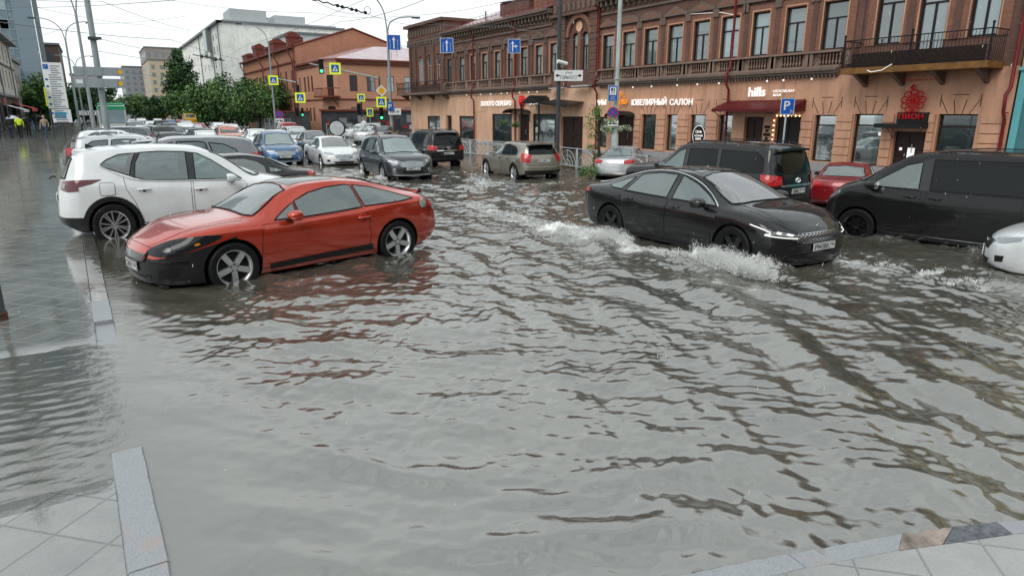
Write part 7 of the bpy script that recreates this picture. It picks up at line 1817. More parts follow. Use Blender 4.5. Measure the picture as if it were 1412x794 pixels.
# ---- flats behind with a flat top, seen over the gable
def block(name, label, x0, y0, x1, y1, z1, mat, floors=6, wins=True, wm=None, cap=None, z0=0, step=3.2):
    h = empty(name, (x0, y0, 0)); tag(h, label, 'building')
    mb = MB(); mb.box((x0,y0,z0),(x1,y1,z1)); mb.build('walls', mat, h)
    if wins:
        mb = MB(); dz = (z1-z0-2)/floors
        for f in range(floors):
            z = z0+1.5+f*dz
            n = int((x1-x0)/step)
            for k in range(n): x = x0+step*(k+.3); mb.box((x,y0-.03,z),(x+step*.42,y0+.02,z+dz*.55))
            n = int((y1-y0)/step)
            for k in range(n):
                y = y0+step*(k+.3)
                for xx in (x0,): mb.box((xx-.03,y,z),(xx+.02,y+step*.42,z+dz*.55))
                mb.box((x1-.02,y,z),(x1+.03,y+step*.42,z+dz*.55))
        o = mb.build('window_rows', wm or WP, h); o['kind'] = 'stuff'
    mb = MB(); mb.box((x0-.3,y0-.3,z1),(x1+.3,y1+.3,z1+.5)); mb.build('parapet', cap or GREYR, h)
    return h
qa, qb = at(400,40,Y=170), at(486,52,Y=170)
block('office_block', 'pale office block with a grey roof edge showing above the brick gable', qa.x, 170, qb.x, 200, qb.z, plain('render_pale', (.50,.54,.55), .6), 6)
qa, qb = at(368,24,Y=260), at(413,30,Y=260)
block('brick_flats', 'pale tan block on the skyline right of the cream block', qa.x, 260, qb.x, 280, qb.z, plain('render_tan', (.55,.47,.34), .6), 7)
p_ = at(170, 100, Y=420); block('distant_flats', 'grey distant blocks of flats at the end of the street', p_.x, 420, p_.x+38, 470, 26, plain('render_grey', (.30,.31,.33), .7), 8)
p_ = at(206, 100, Y=330); block('distant_flats', 'yellowish distant block of flats beside the tall tree', p_.x, 330, p_.x+30, 370, 24, plain('render_ochre', (.50,.42,.30), .7), 7)
p_ = at(240, 92, Y=380); block('distant_flats', 'dark roofed distant block just behind the tall tree', p_.x-12, 380, p_.x+30, 420, 33, plain('render_brown', (.30,.27,.25), .7), 8)
# ---- left side of the street
GLT = plain('tower_glass', (.10,.17,.21), .12, var=.5, scale=.35, coat=1)
h = empty('glass_tower', (-31, 150, 0)); tag(h, 'tall blue green glass office tower at the left edge', 'building')
mb = MB(); mb.box((-31,150,0),(-7.0,176,60)); mb.build('curtain_wall', GLT, h)
mb = MB()
for z in np.arange(2, 60, 1.6): mb.box((-31.05,149.9,float(z)),(-6.93,150.05,float(z)+.12)); mb.box((-7.05,149.95,float(z)),(-6.9,176,float(z)+.12))
for x in np.arange(-30, -7, 1.3): mb.box((float(x),149.86,0),(float(x)+.10,149.98,60))
for y in np.arange(150, 176, 1.5): mb.box((-6.98,float(y),0),(-6.86,float(y)+.1,60))
mb.build('mullion_grid', plain('tower_mullion', (.30,.36,.38), .4), h)
rr = random.Random(5); mb = MB()
for k in range(150): x = -30+1.3*rr.randrange(17); z = 2+1.6*rr.randrange(36); mb.mat(rr.randrange(2)); mb.quad((x+.1,149.94,z+.12),(x+1.3,149.94,z+.12),(x+1.3,149.94,z+1.6),(x+.1,149.94,z+1.6))
mb.build('blinds', [plain('blind_light', (.32,.42,.44), .3), plain('blind_dark', (.03,.05,.07), .2)], h)
mb = MB(); mb.box((-9.6,149.7,0),(-6.7,152,60)); mb.build('corner_fin', plain('tower_corner', (.15,.21,.25), .25, coat=1), h)
LSH = stucco('cream_left', (.60,.58,.50), .3)
h = empty('cream_house', (-8.4, 74, 0)); tag(h, 'cream old house with dark shop fronts at the left edge of the street', 'building')
FL = Facade('X', -8.6, 1)
lw = [(y, y+1.3) for y in (78,82,86,90,94,98,102,106,110,114)]
mb = MB(); FL.wall(mb, 74, 117, 4.3, 11.2, [(a,c,5.4,7.6) for a,c in lw]+[(a,c,8.6,10.3) for a,c in lw], .25); mb.build('upper_wall', LSH, h, fixn=False)
for a, c in lw: FL.window(h, a, c, 5.4, 7.6, frame=WFR); FL.window(h, a, c, 8.6, 10.3, frame=WFR)
mb = MB(); FL.wall(mb, 74, 117, .2, 4.3, [(75,79,.4,3.2),(81,86,.4,3.2),(88,93,.4,3.2),(96,101,.4,3.2),(104,110,.4,3.2)], .4); mb.build('shop_front', plain('shopfront_brown', (.05,.035,.03), .5), h, fixn=False)
for (a, c) in ((75,79),(81,86),(88,93),(96,101),(104,110)): FL.window(h, a, c, .4, 3.2, style='V', frame=IRON, pane=SHOPG if False else PANE, name='shop_window')
mb = MB(); FL.box(mb, 74, 117, 11.1, 11.5, -.2, .9); FL.box(mb, 74, 117, 4.25, 4.5, 0, .4); FL.box(mb, 74, 117, 8.0, 8.15, 0, .2); mb.build('cornice', GREYR, h)
mb = MB(); mb.box((-24,74.05,.2),(-9.0,116.9,11)); mb.build('building_core', LSH, h)
mb = MB(); mb.quad((-9.0,74,.2),(-8.6,74,.2),(-8.6,74,11.2),(-9.0,74,11.2)); mb.build('end_wall', LSH, h)
mb = MB(); mb.tube([(-8.3,96,11),(-8.3,96,.4)], .08, 5); mb.tube([(-8.3,110,11),(-8.3,110,.4)], .08, 5); mb.build('drainpipe', GREYR, h)
mb = MB(); FL.box(mb, 88, 94, 3.3, 4.1, .05, .25); mb.build('shop_sign', IRON, h); mb = MB(); mb.lathe([(.45,0),(.001,.02)], 'X', (-8.3,95.4,3.7), 12); FL.box(mb, 89, 91, 3.5, 3.9, .25, .27); mb.build('shop_logo', LETR, h)
mb = MB(); mb.quad((-8.6,96,3.3),(-8.6,104,3.3),(-6.8,104,2.75),(-6.8,96,2.75)).quad((-6.8,96,2.75),(-6.8,104,2.75),(-6.8,104,2.5),(-6.8,96,2.5)); mb.build('awning', plain('awning_white', (.7,.7,.68), .6), h, fixn=False)
mb = MB(); mb.quad((-8.6,106,3.6),(-8.6,116,3.6),(-6.6,116,3.0),(-6.6,106,3.0)).quad((-6.6,106,3.0),(-6.6,116,3.0),(-6.6,116,2.6),(-6.6,106,2.6)); mb.build('awning', plain('awning_red', (.50,.03,.02), .6), h, fixn=False)
block('plain_house', 'narrow grey rendered house behind the cream one', -22, 117.2, -8.9, 132, 9.6, stucco('grey_left', (.34,.32,.29), .4), 3, step=4)
block('brown_house', 'dark brown building with flat roof between glass tower and sign board', -12, 205, -5.2, 230, 18.5, plain('render_dark', (.10,.07,.06), .7), 5, wm=plain('dark_pane', (.06,.07,.09), .3))
block('pale_block', 'low pale block behind the lamp posts on the left', -4.6, 260, 4, 290, 14.0, plain('render_lilac', (.48,.42,.46), .7), 4)
# unseen houses added behind the camera to darken reflections in cars and water
block('unseen_house', 'long dark house added out of view behind the camera for darker reflections', -34, -40, 20, -19, 11.5, stucco('unseen_house_dark', (.14,.115,.10), .4), 4)
block('unseen_block', 'brown block added out of view behind the camera for darker reflections', 26, -46, 60, -14, 12.5, BRICKU, 4)
for r_ in [o for o in COL.objects if o.get('category') == 'building']:
    for c in r_.children: c.location = -r_.location
# ================================================================== street furniture
POLE = plain('pole_grey', (.27,.31,.32), .4, var=.2, scale=2); POLEL = plain('pole_light', (.42,.48,.48), .4, var=.2, scale=2); POLED = plain('pole_dark', (.055,.065,.07), .45, var=.3)
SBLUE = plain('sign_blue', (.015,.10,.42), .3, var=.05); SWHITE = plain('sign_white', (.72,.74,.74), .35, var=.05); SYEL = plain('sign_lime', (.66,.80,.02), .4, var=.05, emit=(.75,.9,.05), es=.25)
SORA = plain('sign_amber', (.78,.42,.01), .35, var=.05); SRED = plain('sign_red', (.50,.02,.03), .35, var=.05); SBACK = plain('sign_back', (.30,.34,.35), .4, var=.15, metal=.3)
GLIT = plain('signal_green', (.05,.8,.35), .3, emit=(.05,1,.35), es=2.5); WIRE = plain('wire_grey', (.16,.17,.18), .6)
FW = Vector((_F[0], _F[1], 0)).normalized()
class SignPlane:
    """flat board standing upright at a point, turned to face along -facing"""
    def __init__(s, c, ang): ang = -ang; s.c = Vector(c); s.u = Vector((math.cos(ang), math.sin(ang), 0)); s.n = Vector((math.sin(ang), -math.cos(ang), 0)); s.v = Vector((0,0,1))
    def P(s, u, v, d=0): return tuple(s.c+s.u*u+s.v*v+s.n*d)
    def poly(s, mb, pts, d0, d1):
        n = len(pts); mb.add([s.P(a,b,d0) for a,b in pts]+[s.P(a,b,d1) for a,b in pts], [tuple(reversed(range(n))), tuple(range(n,2*n))]+[(i,(i+1)%n,n+(i+1)%n,n+i) for i in range(n)])
    def rect(s, mb, u0, u1, v0, v1, d0, d1): s.poly(mb, [(u0,v0),(u1,v0),(u1,v1),(u0,v1)], d0, d1)
    def disc(s, mb, r, d0, d1, n=24, c=(0,0)): s.poly(mb, [(c[0]+r*math.cos(2*math.pi*i/n), c[1]+r*math.sin(2*math.pi*i/n)) for i in range(n)], d0, d1)
    def text(s, mb, t, u, v, w, h, d, **k): text_on(mb, t, s.P(u-w/2, v-h/2, d), s.u, s.v, width=w, height=h, off=.001, extrude=.01, **k)
SM = [SBLUE, SWHITE, SYEL, SORA, SRED, INK, SBACK]
B_,W_,Y_,O_,R_,K_,G_ = range(7)
def board(root, c, ang, kind, s=.35, name=None):
    S = SignPlane(c, ang); mb = MB(); mb.mat(G_)
    if kind == 'crossing':
        S.rect(mb, -s*1.22, s*1.22, -s*1.22, s*1.22, -.03, 0); S.rect(mb.mat(Y_), -s*1.2, s*1.2, -s*1.2, s*1.2, 0, .004); S.rect(mb.mat(B_), -s*.82, s*.82, -s*.82, s*.82, .004, .008)
        S.poly(mb.mat(W_), [(-s*.62,-s*.55),(s*.62,-s*.55),(0,s*.62)], .008, .012); S.poly(mb.mat(K_), [(-.02*s,s*.2),(s*.14,s*.02),(s*.2,-s*.42),(s*.08,-s*.42),(0,-s*.12),(-s*.12,-s*.42),(-s*.25,-s*.42),(-s*.06,0)], .012, .015); S.disc(mb, s*.09, .012, .015, 10, (0,s*.30))
    elif kind == 'priority':
        q = s*1.15; S.poly(mb, [(-q,0),(0,-q),(q,0),(0,q)], -.03, 0); S.poly(mb.mat(W_), [(-q,0),(0,-q),(q,0),(0,q)], 0, .004); q *= .68; S.poly(mb.mat(O_), [(-q,0),(0,-q),(q,0),(0,q)], .004, .008)
    elif kind in ('lane', 'lane_right'):
        S.rect(mb, -s, s, -s*1.08, s*1.08, -.04, 0); S.rect(mb.mat(W_), -s, s, -s*1.08, s*1.08, 0, .004); S.rect(mb.mat(B_), -s*.93, s*.93, -s*1.01, s*1.01, .004, .008); mb.mat(W_)
        x = 0 if kind == 'lane' else -s*.25
        S.rect(mb, x-s*.09, x+s*.09, -s*.85, s*.35, .008, .012); S.poly(mb, [(x-s*.26,s*.30),(x+s*.26,s*.30),(x,s*.82)], .008, .012)
        if kind == 'lane_right': S.rect(mb, x+s*.09, x+s*.5, -s*.12, s*.06, .008, .012); S.poly(mb, [(x+s*.45,-s*.3),(x+s*.45,s*.24),(x+s*.85,-s*.03)], .008, .012)
        for k in range(5):
            z = -s*.85+k*s*.27
            for xx in ((-s*.55, s*.55) if kind == 'lane' else (-s*.68, s*.45)):
                if not (kind == 'lane_right' and xx > 0 and k > 1): S.rect(mb, xx-s*.035, xx+s*.035, z, z+s*.16, .008, .012)
    elif kind == 'food':
        S.rect(mb, -s, s, -s*1.75, s*1.35, -.03, 0); S.rect(mb.mat(W_), -s, s, -s*1.75, s*1.35, 0, .003); S.rect(mb.mat(B_), -s*.94, s*.94, -s*1.69, s*1.29, .003, .006); S.rect(mb.mat(W_), -s*.68, s*.68, -s*.55, s*1.0, .006, .009)
        mb.mat(K_); S.rect(mb, -s*.27, -s*.17, -s*.42, s*.4, .009, .012); S.rect(mb, -s*.38, -s*.06, s*.25, s*.42, .009, .012)
        for k in (-.36,-.22,-.10): S.rect(mb, s*k-.01, s*k+.012, s*.4, s*.82, .009, .012)
        S.rect(mb, s*.15, s*.26, -s*.42, s*.2, .009, .012); S.poly(mb, [(s*.12,s*.1),(s*.30,s*.1),(s*.34,s*.8),(s*.15,s*.86)], .009, .012)
        mb.mat(W_); S.text(mb, '5 КМ', 0, -s*.95, s*.9, s*.26, .008, offset=.01); S.text(mb, 'ресторан', 0, -s*1.35, s*1.1, s*.2, .008, offset=.01)
    elif kind == 'nostop':
        S.disc(mb, s, -.03, 0); S.disc(mb.mat(R_), s, 0, .004); S.disc(mb.mat(B_), s*.84, .004, .008); mb.mat(R_)
        for a in (45, -45): ca, sa = math.cos(R(a)), math.sin(R(a)); S.poly(mb, [(ca*s*.85-sa*s*.075, sa*s*.85+ca*s*.075),(-ca*s*.85-sa*s*.075, -sa*s*.85+ca*s*.075),(-ca*s*.85+sa*s*.075,-sa*s*.85-ca*s*.075),(ca*s*.85+sa*s*.075, sa*s*.85-ca*s*.075)], .008, .012+(.001 if a > 0 else 0))
    elif kind == 'tow':
        S.rect(mb, -s, s, -s*.5, s*.5, -.03, 0); S.rect(mb.mat(W_), -s, s, -s*.5, s*.5, 0, .004); mb.mat(K_); S.poly(mb, [(-s*.85,-s*.2),(-s*.3,-s*.2),(-s*.3,-s*.02),(-s*.5,s*.12),(-s*.7,s*.12),(-s*.85,-.0)], .004, .008); S.poly(mb, [(-s*.1,-s*.2),(s*.85,-s*.2),(s*.85,-s*.05),(s*.35,s*.0),(s*.1,s*.28),(-s*.05,s*.2),(s*.05,-.0)], .004, .008)
    elif kind == 'parking':
        S.rect(mb, -s, s, -s*1.22, s*1.22, -.03, 0); S.rect(mb.mat(W_), -s, s, -s*1.22, s*1.22, 0, .003); S.rect(mb.mat(B_), -s*.93, s*.93, -s*1.15, s*1.15, .003, .006); mb.mat(W_); S.text(mb, 'P', -s*.08, s*.12, s*.85, s*1.35, .006, offset=.01)
        mb.tube([S.P(s*.62+s*.17*math.cos(t), -s*.85+s*.17*math.sin(t), .010) for t in [2*math.pi*i/12 for i in range(10)]], s*.03, 4); mb.tube([S.P(s*.52,-s*.45,.01),S.P(s*.55,-s*.72,.01),S.P(s*.74,-s*.74,.01),S.P(s*.80,-s*.95,.01)], s*.035, 4)
    elif kind == 'street':
        S.rect(mb, -s, s, -s*.36, s*.36, -.03, 0); S.rect(mb.mat(W_), -s, s, -s*.36, s*.36, 0, .004); mb.mat(K_); S.text(mb, 'улица', 0, s*.17, s*.52, s*.15, .004); S.text(mb, 'ГОРЬКОГО', 0, -s*.12, s*1.15, s*.24, .004, offset=.01)
        for sg in (-1,1): S.poly(mb, [(sg*s*.92,0),(sg*s*.76,s*.13),(sg*s*.76,s*.05),(sg*s*.62,s*.05),(sg*s*.62,-s*.05),(sg*s*.76,-s*.05),(sg*s*.76,-s*.13)], .004, .008)
    elif kind == 'stop':
        S.rect(mb, -s, s, -s*.24, s*.24, -.03, 0); S.rect(mb.mat(W_), -s, s, -s*.24, s*.24, 0, .004); S.text(mb.mat(K_), 'СТОП', 0, 0, s*1.5, s*.28, .004, offset=.01)
    elif kind == 'plate100':
        S.rect(mb, -s, s, -s*.5, s*.5, -.03, 0); S.rect(mb.mat(W_), -s, s, -s*.5, s*.5, 0, .004); S.text(mb.mat(K_), '100 м', 0, 0, s*1.4, s*.45, .004, offset=.01)
    elif kind == 'pbig':
        S.rect(mb, -s, s, -s*1.2, s*1.2, -.03, 0); S.rect(mb.mat(B_), -s, s, -s*1.2, s*1.2, 0, .004); S.text(mb.mat(W_), 'P', 0, 0, s, s*1.3, .004, offset=.01)
    return mb.build(name or {'crossing':'crossing_sign','priority':'priority_sign','street':'street_name_sign','stop':'stop_line_sign'}.get(kind, 'road_sign'), SM, root, fixn=False)
def signal(root, c, ang, green=True, s=1.0, dark=True):
    S = SignPlane(c, ang); mb = MB(); S.rect(mb, -.17*s, .17*s, -.52*s, .52*s, -.22*s, 0)
    for k in (-1,0,1):
        for j in range(8):
            t0, t1 = math.pi*j/8, math.pi*(j+1)/8; mb.add([S.P(.13*s*math.cos(t0), k*.33*s+.13*s*math.sin(t0), 0), S.P(.13*s*math.cos(t1), k*.33*s+.13*s*math.sin(t1), 0), S.P(.13*s*math.cos(t1), k*.33*s+.13*s*math.sin(t1), .2*s), S.P(.13*s*math.cos(t0), k*.33*s+.13*s*math.sin(t0), .2*s)], [(0,1,2,3)])
    o = mb.build('signal_head', INK, root, fixn=False)
    for k in (-1,0,1):
        m2 = MB(); S.disc(m2, .11*s, .002, .02, 14, (0, k*.33*s)); m2.build('signal_lamp', GLIT if (green and k == -1) else plain('signal_dark', (.03,.03,.03), .3), o)
    return o
def pole_thing(name, loc, label, cat='street lamp', group=None):
    o = empty(name, (loc[0], loc[1], loc[2] if len(loc) > 2 else .15)); return tag(o, label, cat, group)
def lamp_head(mb, p, d, s=1.0):
    d = Vector(d).normalized(); q = Vector(p)+d*.55*s; side = Vector((-d.y, d.x, 0)); z = Vector((0,0,1))
    for a, b, w0, w1, h in ((Vector(p), q, .05, .13, .10),):
        vs = [a-side*w0, a+side*w0, b+side*w1, b-side*w1]; vs = [v+z*.02 for v in vs]+[v-z*h*s for v in vs]; mb.add(vs, [(0,1,2,3),(7,6,5,4),(0,4,5,1),(1,5,6,2),(2,6,7,3),(3,7,4,0)])
# all furniture meshes below are laid out from their root, z up from the ground
def rootmesh(mb, name, mat, root, smooth=None, **kw): return mb.build(name, mat, root, smooth, **kw)
def tapered(mb, h, r0, r1, x=0, y=0, n=12): mb.tube([(x,y,0),(x,y,h*.5),(x,y,h)], [r0,(r0+r1)/2,r1], n)
def rel(p, root): return Vector(p)-root.location

# big pole left of centre with the backs of two direction boards
g = at(153, 212, z=.15); o = pole_thing('sign_pole', g, 'thick grey pole carrying the backs of two direction boards, behind the parked row', 'sign pole')
mb = MB(); tapered(mb, 13, .17, .13); rootmesh(mb, 'pole', POLE, o, 40); mb = MB(); mb.lathe([(.001,0),(.30,0),(.30,.5),(.24,.62),(.22,1.2),(.19,1.25),(.001,1.25)], 'Z', (0,0,0), 14); rootmesh(mb, 'base_sleeve', POLE, o, 40)
zc = rel(at(140, 54, Y=g.y), o); mb = MB(); mb.lathe([(.16,-.08),(.24,-.08),(.24,.08),(.16,.08)], 'Z', (0,0,zc.z), 12); mb.box((-.25,-.3,zc.z-.07),(.4,-.15,zc.z+.07)); rootmesh(mb, 'clamp', POLED, o)
for (x0,y0,x1,y1) in ((100,92,172,106),(101,108,173,122)):
    a = rel(at(x0,y0,Y=g.y-.2), o); b = rel(at(x1,y1,Y=g.y-.2), o); mb = MB(); mb.mat(0).box((a.x,-.45,b.z),(b.x,-.39,a.z)); mb.mat(1)
    for t in (.2,.55,.85): x = a.x+(b.x-a.x)*t; mb.box((x-.02,-.49,b.z),(x+.02,-.451,a.z))
    mb.mat(2); mb.lathe([(.12,0),(.001,.004)], 'Y', (b.x-.22,-.455,(a.z+b.z)/2), 10) ; mb.mat(3).box((a.x+.1,-.46,a.z-.28),(a.x+.42,-.452,a.z-.08)) if y0 > 100 else None
    rootmesh(mb, 'direction_board', [SBACK, POLE, SORA, SWHITE], o)
# parking rules board
g = at(74, 195, z=.15); o = pole_thing('parking_board', g, 'tall white parking information board on two legs on the wet pavement', 'sign board')
S0 = rel(at(55, 86, Y=g.y), o); S1 = rel(at(95, 150, Y=g.y), o); a, b = S0.x+.05, S1.x
mb = MB(); 
for x in (.1, .85): mb.cyl((x,.08,0),(x,.08,S0.z-.2),.05,8)
rootmesh(mb, 'board_leg', POLED, o)
S = SignPlane((0,0,0), 0); mb = MB(); mb.mat(0); S.rect(mb, a, b, S1.z, S0.z, -.04, 0); S.rect(mb.mat(1), a+.08, a+.42, S0.z-.5, S0.z-.14, 0, .02); mb.mat(2)
rr = random.Random(3)
for k in range(26):
    z = S0.z-.3-k*.175; x0_ = a+.55 if k < 4 else a+.38; S.rect(mb, x0_, b-.15-rr.random()*.4*(1 if k%3 else .2), z, z+.075, 0, .015)
    if k in (6,9,14,17,21): S.rect(mb.mat(1), a+.1, a+.28, z-.04, z+.12, 0, .004); mb.mat(2)
text_on(mb, 'P', S.P(a+.15, S0.z-.45, .005), (1,0,0), (0,0,1), height=.25, off=.001)
rootmesh(mb, 'board_panel', [SWHITE, SBLUE, plain('print_grey', (.22,.24,.27), .5)], o)
mb = MB(); z1 = S1.z-.06; mb.mat(0); S.rect(mb, a+.15, b+.1, z1-1.05, z1, -.04, 0); S.rect(mb.mat(1), a+.35, a+1.1, z1-.72, z1-.22, 0, .02); S.text(mb.mat(2), '206', b-.75, z1-.5, .8, .36, .03, offset=.02)
rootmesh(mb, 'board_panel', [SWHITE, plain('sign_cyan', (.02,.28,.50), .4), plain('print_grey', (.22,.24,.27), .5)], o)
mb = MB(); S.rect(mb, a-.10, a-.01, S0.z-3.4, S0.z-1.9, .1, .5); rootmesh(mb, 'side_panel', plain('panel_yellow', (.55,.62,.04), .5), o)
# street lamps
def twin_lamp(px, py, X=None, Y=None, tops=(), h=11, label='', r=.11, group=None, base=None):
    g = base or at(px, py, z=.15); o = pole_thing('street_lamp', g, label, 'street lamp', group)
    mb = MB(); tapered(mb, h, r*1.25, r*.75); rootmesh(mb, 'pole', POLE, o, 40)
    for (dx, dy, dz, up) in tops:
        mb = MB(); pts = [(0,0,h-.3),(dx*.12,dy*.12,h+dz*.5),(dx*.45,dy*.45,h+dz*.88),(dx*.8,dy*.8,h+dz),(dx,dy,h+dz+.03)]; mb.tube([tuple(p) for p in catmull(pts, 4)], r*.45, 7); rootmesh(mb, 'arm', POLE, o, 40)
        mb = MB(); lamp_head(mb, (dx,dy,h+dz+.03), (dx,dy,0), 1.3); rootmesh(mb, 'lamp_head', POLED, o)
    return o
twin_lamp(112, 186, tops=((-2.2,.3,1.9,1),(2.0,-.3,1.7,1)), h=9.6, label='twin armed street lamp behind the parking information board')
twin_lamp(118, 178, tops=((-2.2,.3,1.4,1),(2.0,-.3,1.4,1)), h=8.6, label='twin armed street lamp further off, low between the board and the thick pole')
g = at(133, 196, z=.15); twin_lamp(0,0, base=g, tops=((-2.4,.3,2.2,1),(2.4,-.3,2.2,1)), h=9.8, label='tall street lamp just behind the thick sign pole, arms leaving the picture', r=.12)
g = at(381, 181, z=.17); o = twin_lamp(0,0, base=g, tops=((-2.8,.2,1.9,1),), h=10.6, label='single armed street lamp in front of the row of trees with a lime bordered sign'); c = rel(at(377,111,Y=g.y-.3), o); board(o, (c.x,-.3,c.z), R(8), 'crossing', .47)
c = rel(at(385,158,Y=g.y-.3), o); board(o, (c.x,-.3,c.z), R(8), 'nostop', .5); board(o, (c.x,-.3,c.z-.75), R(8), 'tow', .5)
g = at(541, 192, z=.17); o = twin_lamp(0,0, base=g, tops=((-2.0,.2,2.7,1),(2.0,-.6,1.0,1)), h=9.1, label='street lamp with a blue lane sign on it at the crossing, before the corner house', r=.13)
c = rel(at(543,59,Y=g.y-.4), o); board(o, (c.x,-.4,c.z), R(18), 'lane', .58); c = rel(at(538,147,Y=g.y-.4), o); board(o, (c.x,-.4,c.z), R(18), 'pbig', .28); c = rel(at(544,154,Y=g.y-.4), o); board(o, (c.x,-.42,c.z), R(18), 'plate100', .55)
# traffic light masts
def mast(base, h, arm_to, label, heads, signs, r=.10):
    o = pole_thing('traffic_light', base, label, 'traffic light'); mb = MB(); tapered(mb, h, r, r*.8); rootmesh(mb, 'pole', POLED, o, 40)
    if arm_to is not None: q = rel(arm_to, o); mb = MB(); mb.tube([(0,0,h-.15),(q.x*.3,q.y*.3,h-.15+(q.z-h+.15)*.3),tuple(q)], [r*.8,r*.7,r*.5], 8); rootmesh(mb, 'arm', POLEL, o, 40)
    for (px, py, s, gr) in heads: c = rel(at(px,py,Y=base.y-.35), o); signal(o, (c.x,-.35,c.z), R(15), gr, s)
    for (px, py, k, s) in signs: c = rel(at(px,py,Y=base.y-.4), o); board(o, (c.x,-.4,c.z), R(15), k, s)
    return o
g = at(527, 190, z=.17); mast(g, rel(at(524,106,Y=g.y), empty('t')).z-.17, at(427, 88, Y=g.y), 'traffic light mast with a long arm, green lamp and an amber diamond sign', [(443,92,1.15,True),(526,157,1.1,True)], [(462,95,'crossing',.40),(526,125.5,'priority',.46),(526,141,'crossing',.38)])
bpy.data.objects.remove([x for x in COL.objects if x.name == 't'][0])
g = at(414, 184, z=.17); tt = at(413,112,Y=g.y).z-.17; mast(g, tt, at(384, 109, Y=g.y), 'traffic light mast with a short arm beside the row of trees', [(411,123,.85,False),(409,155,.85,False),(417,155,.85,True)], [(414,135,'crossing',.45)])
g = at(501, 190, z=.17); mast(g, at(500,132,Y=g.y).z-.17, None, 'slim traffic light seen from the side at the crossing left of the diamond sign', [(495,151,1.0,False)], [(498,135,'crossing',.28)], .08)
g = at(512, 188, z=.17); o = pole_thing('crossing_post', g, 'low lime bordered crossing sign on a thin post near the corner', 'road sign'); c = rel(at(512,155,Y=g.y), o); mb = MB(); mb.cyl((0,.05,0),(0,.05,c.z+.3),.04,8); rootmesh(mb,'pole',POLE,o); board(o, (0,0,c.z), R(-20), 'crossing', .34)
# white round screen on a black ring
g = at(466, 198, z=.17); o = pole_thing('round_mirror', g, 'large round white disc in a black ring beside the railings', 'disc sign'); c = rel(at(466,177,Y=g.y), o); S = SignPlane((0,0,c.z), R(25)); mb = MB(); S.disc(mb.mat(0), .62, -.15, 0, 28); S.disc(mb.mat(1), .52, 0, .03, 28); mb.mat(0).cyl((0,.08,0),(0,.08,c.z),.06,8); rootmesh(mb, 'disc', [INK, plain('disc_white', (.50,.52,.54), .35, var=.25, scale=5)], o)
# pole with the street name plate, and the light pole with three signs
g = at(768, 236, z=.17); o = pole_thing('street_name_pole', g, 'dark pole with a white street name plate and a camera before the iron porch', 'sign pole')
mb = MB(); tapered(mb, 9, .085, .07); rootmesh(mb, 'pole', POLED, o, 40); c = rel(at(784,104.5,Y=g.y-.32), o); board(o, (c.x,-.32,c.z), R(30), 'street', .55)
c = rel(at(776,87,Y=g.y-.15), o); mb = MB(); mb.cyl((c.x-.28,-.2,c.z+.04),(c.x+.12,-.25,c.z-.04),.075,10).tube([(0,0,c.z-.12),(c.x,-.1,c.z-.12),(c.x,-.2,c.z)], .02, 5); rootmesh(mb, 'camera', SWHITE, o, 40)
g = at(846, 236, z=.17); o = pole_thing('sign_pole', g, 'pale grey pole with fork and knife sign, no stopping sign and tow plate', 'sign pole')
mb = MB(); mb.tube([(0,0,0),(0,0,1.3),(0,0,1.5),(0,0,3.2),(0,0,9)], [.15,.14,.095,.085,.075], 12); mb.lathe([(.001,0),(.24,0),(.24,.12),(.17,.2),(.15,.2)], 'Z', (0,0,0), 12); mb.lathe([(.08,0),(.12,0),(.12,.06),(.08,.06)], 'Z', (0,0,rel(at(845,110,Y=g.y),o).z), 10); rootmesh(mb, 'pole', POLEL, o, 40)
for px, py, k, s in ((845,127.5,'food',.19),(845,156,'nostop',.225),(845,170,'tow',.21)):
    c = rel(at(px,py,Y=g.y-.15), o); board(o, (c.x,-.16,c.z), R(24), k, s)
g = at(1085,147,X=18.9); g.z = .17; o = pole_thing('parking_sign', g, 'blue parking sign for disabled drivers in front of the maroon awning', 'road sign'); c = Vector((0,0,at(1085,147,X=18.9).z-.17))
mb = MB(); mb.cyl((0,0,0),(0,0,c.z+.2),.028,8); rootmesh(mb, 'pole', POLEL, o); board(o, (-.05,-.06,c.z), R(46), 'parking', .205)
g = at(127, 180, z=.17); o = pole_thing('stop_line_post', g, 'white stop line sign on a grey post behind the thick pole', 'road sign'); c = rel(at(127,156,Y=g.y), o); mb = MB(); mb.cyl((0,.05,0),(0,.05,c.z+.1),.07,8); rootmesh(mb,'pole',POLE,o); board(o, (0,0,c.z), 0, 'stop', 1.15)
# two lane signs hanging on the span wire
span_y = 30
for px, py, k, lab in ((616,63,'lane','blue lane sign with one arrow hanging on the span wire before the corner tower'),(709,64,'lane_right','blue lane sign with a right turn arrow hanging on the span wire')):
    p = at(px, py, Y=span_y); o = empty('hanging_lane_sign', p); tag(o, lab, 'road sign'); board(o, (0,0,0), R(28), k, .315)
    mb = MB(); mb.cyl((-.2,.03,.32),(-.2,.03,.62),.012,4); mb.cyl((.2,.13,.32),(.2,.13,.62),.012,4); rootmesh(mb, 'hanger', POLED, o)
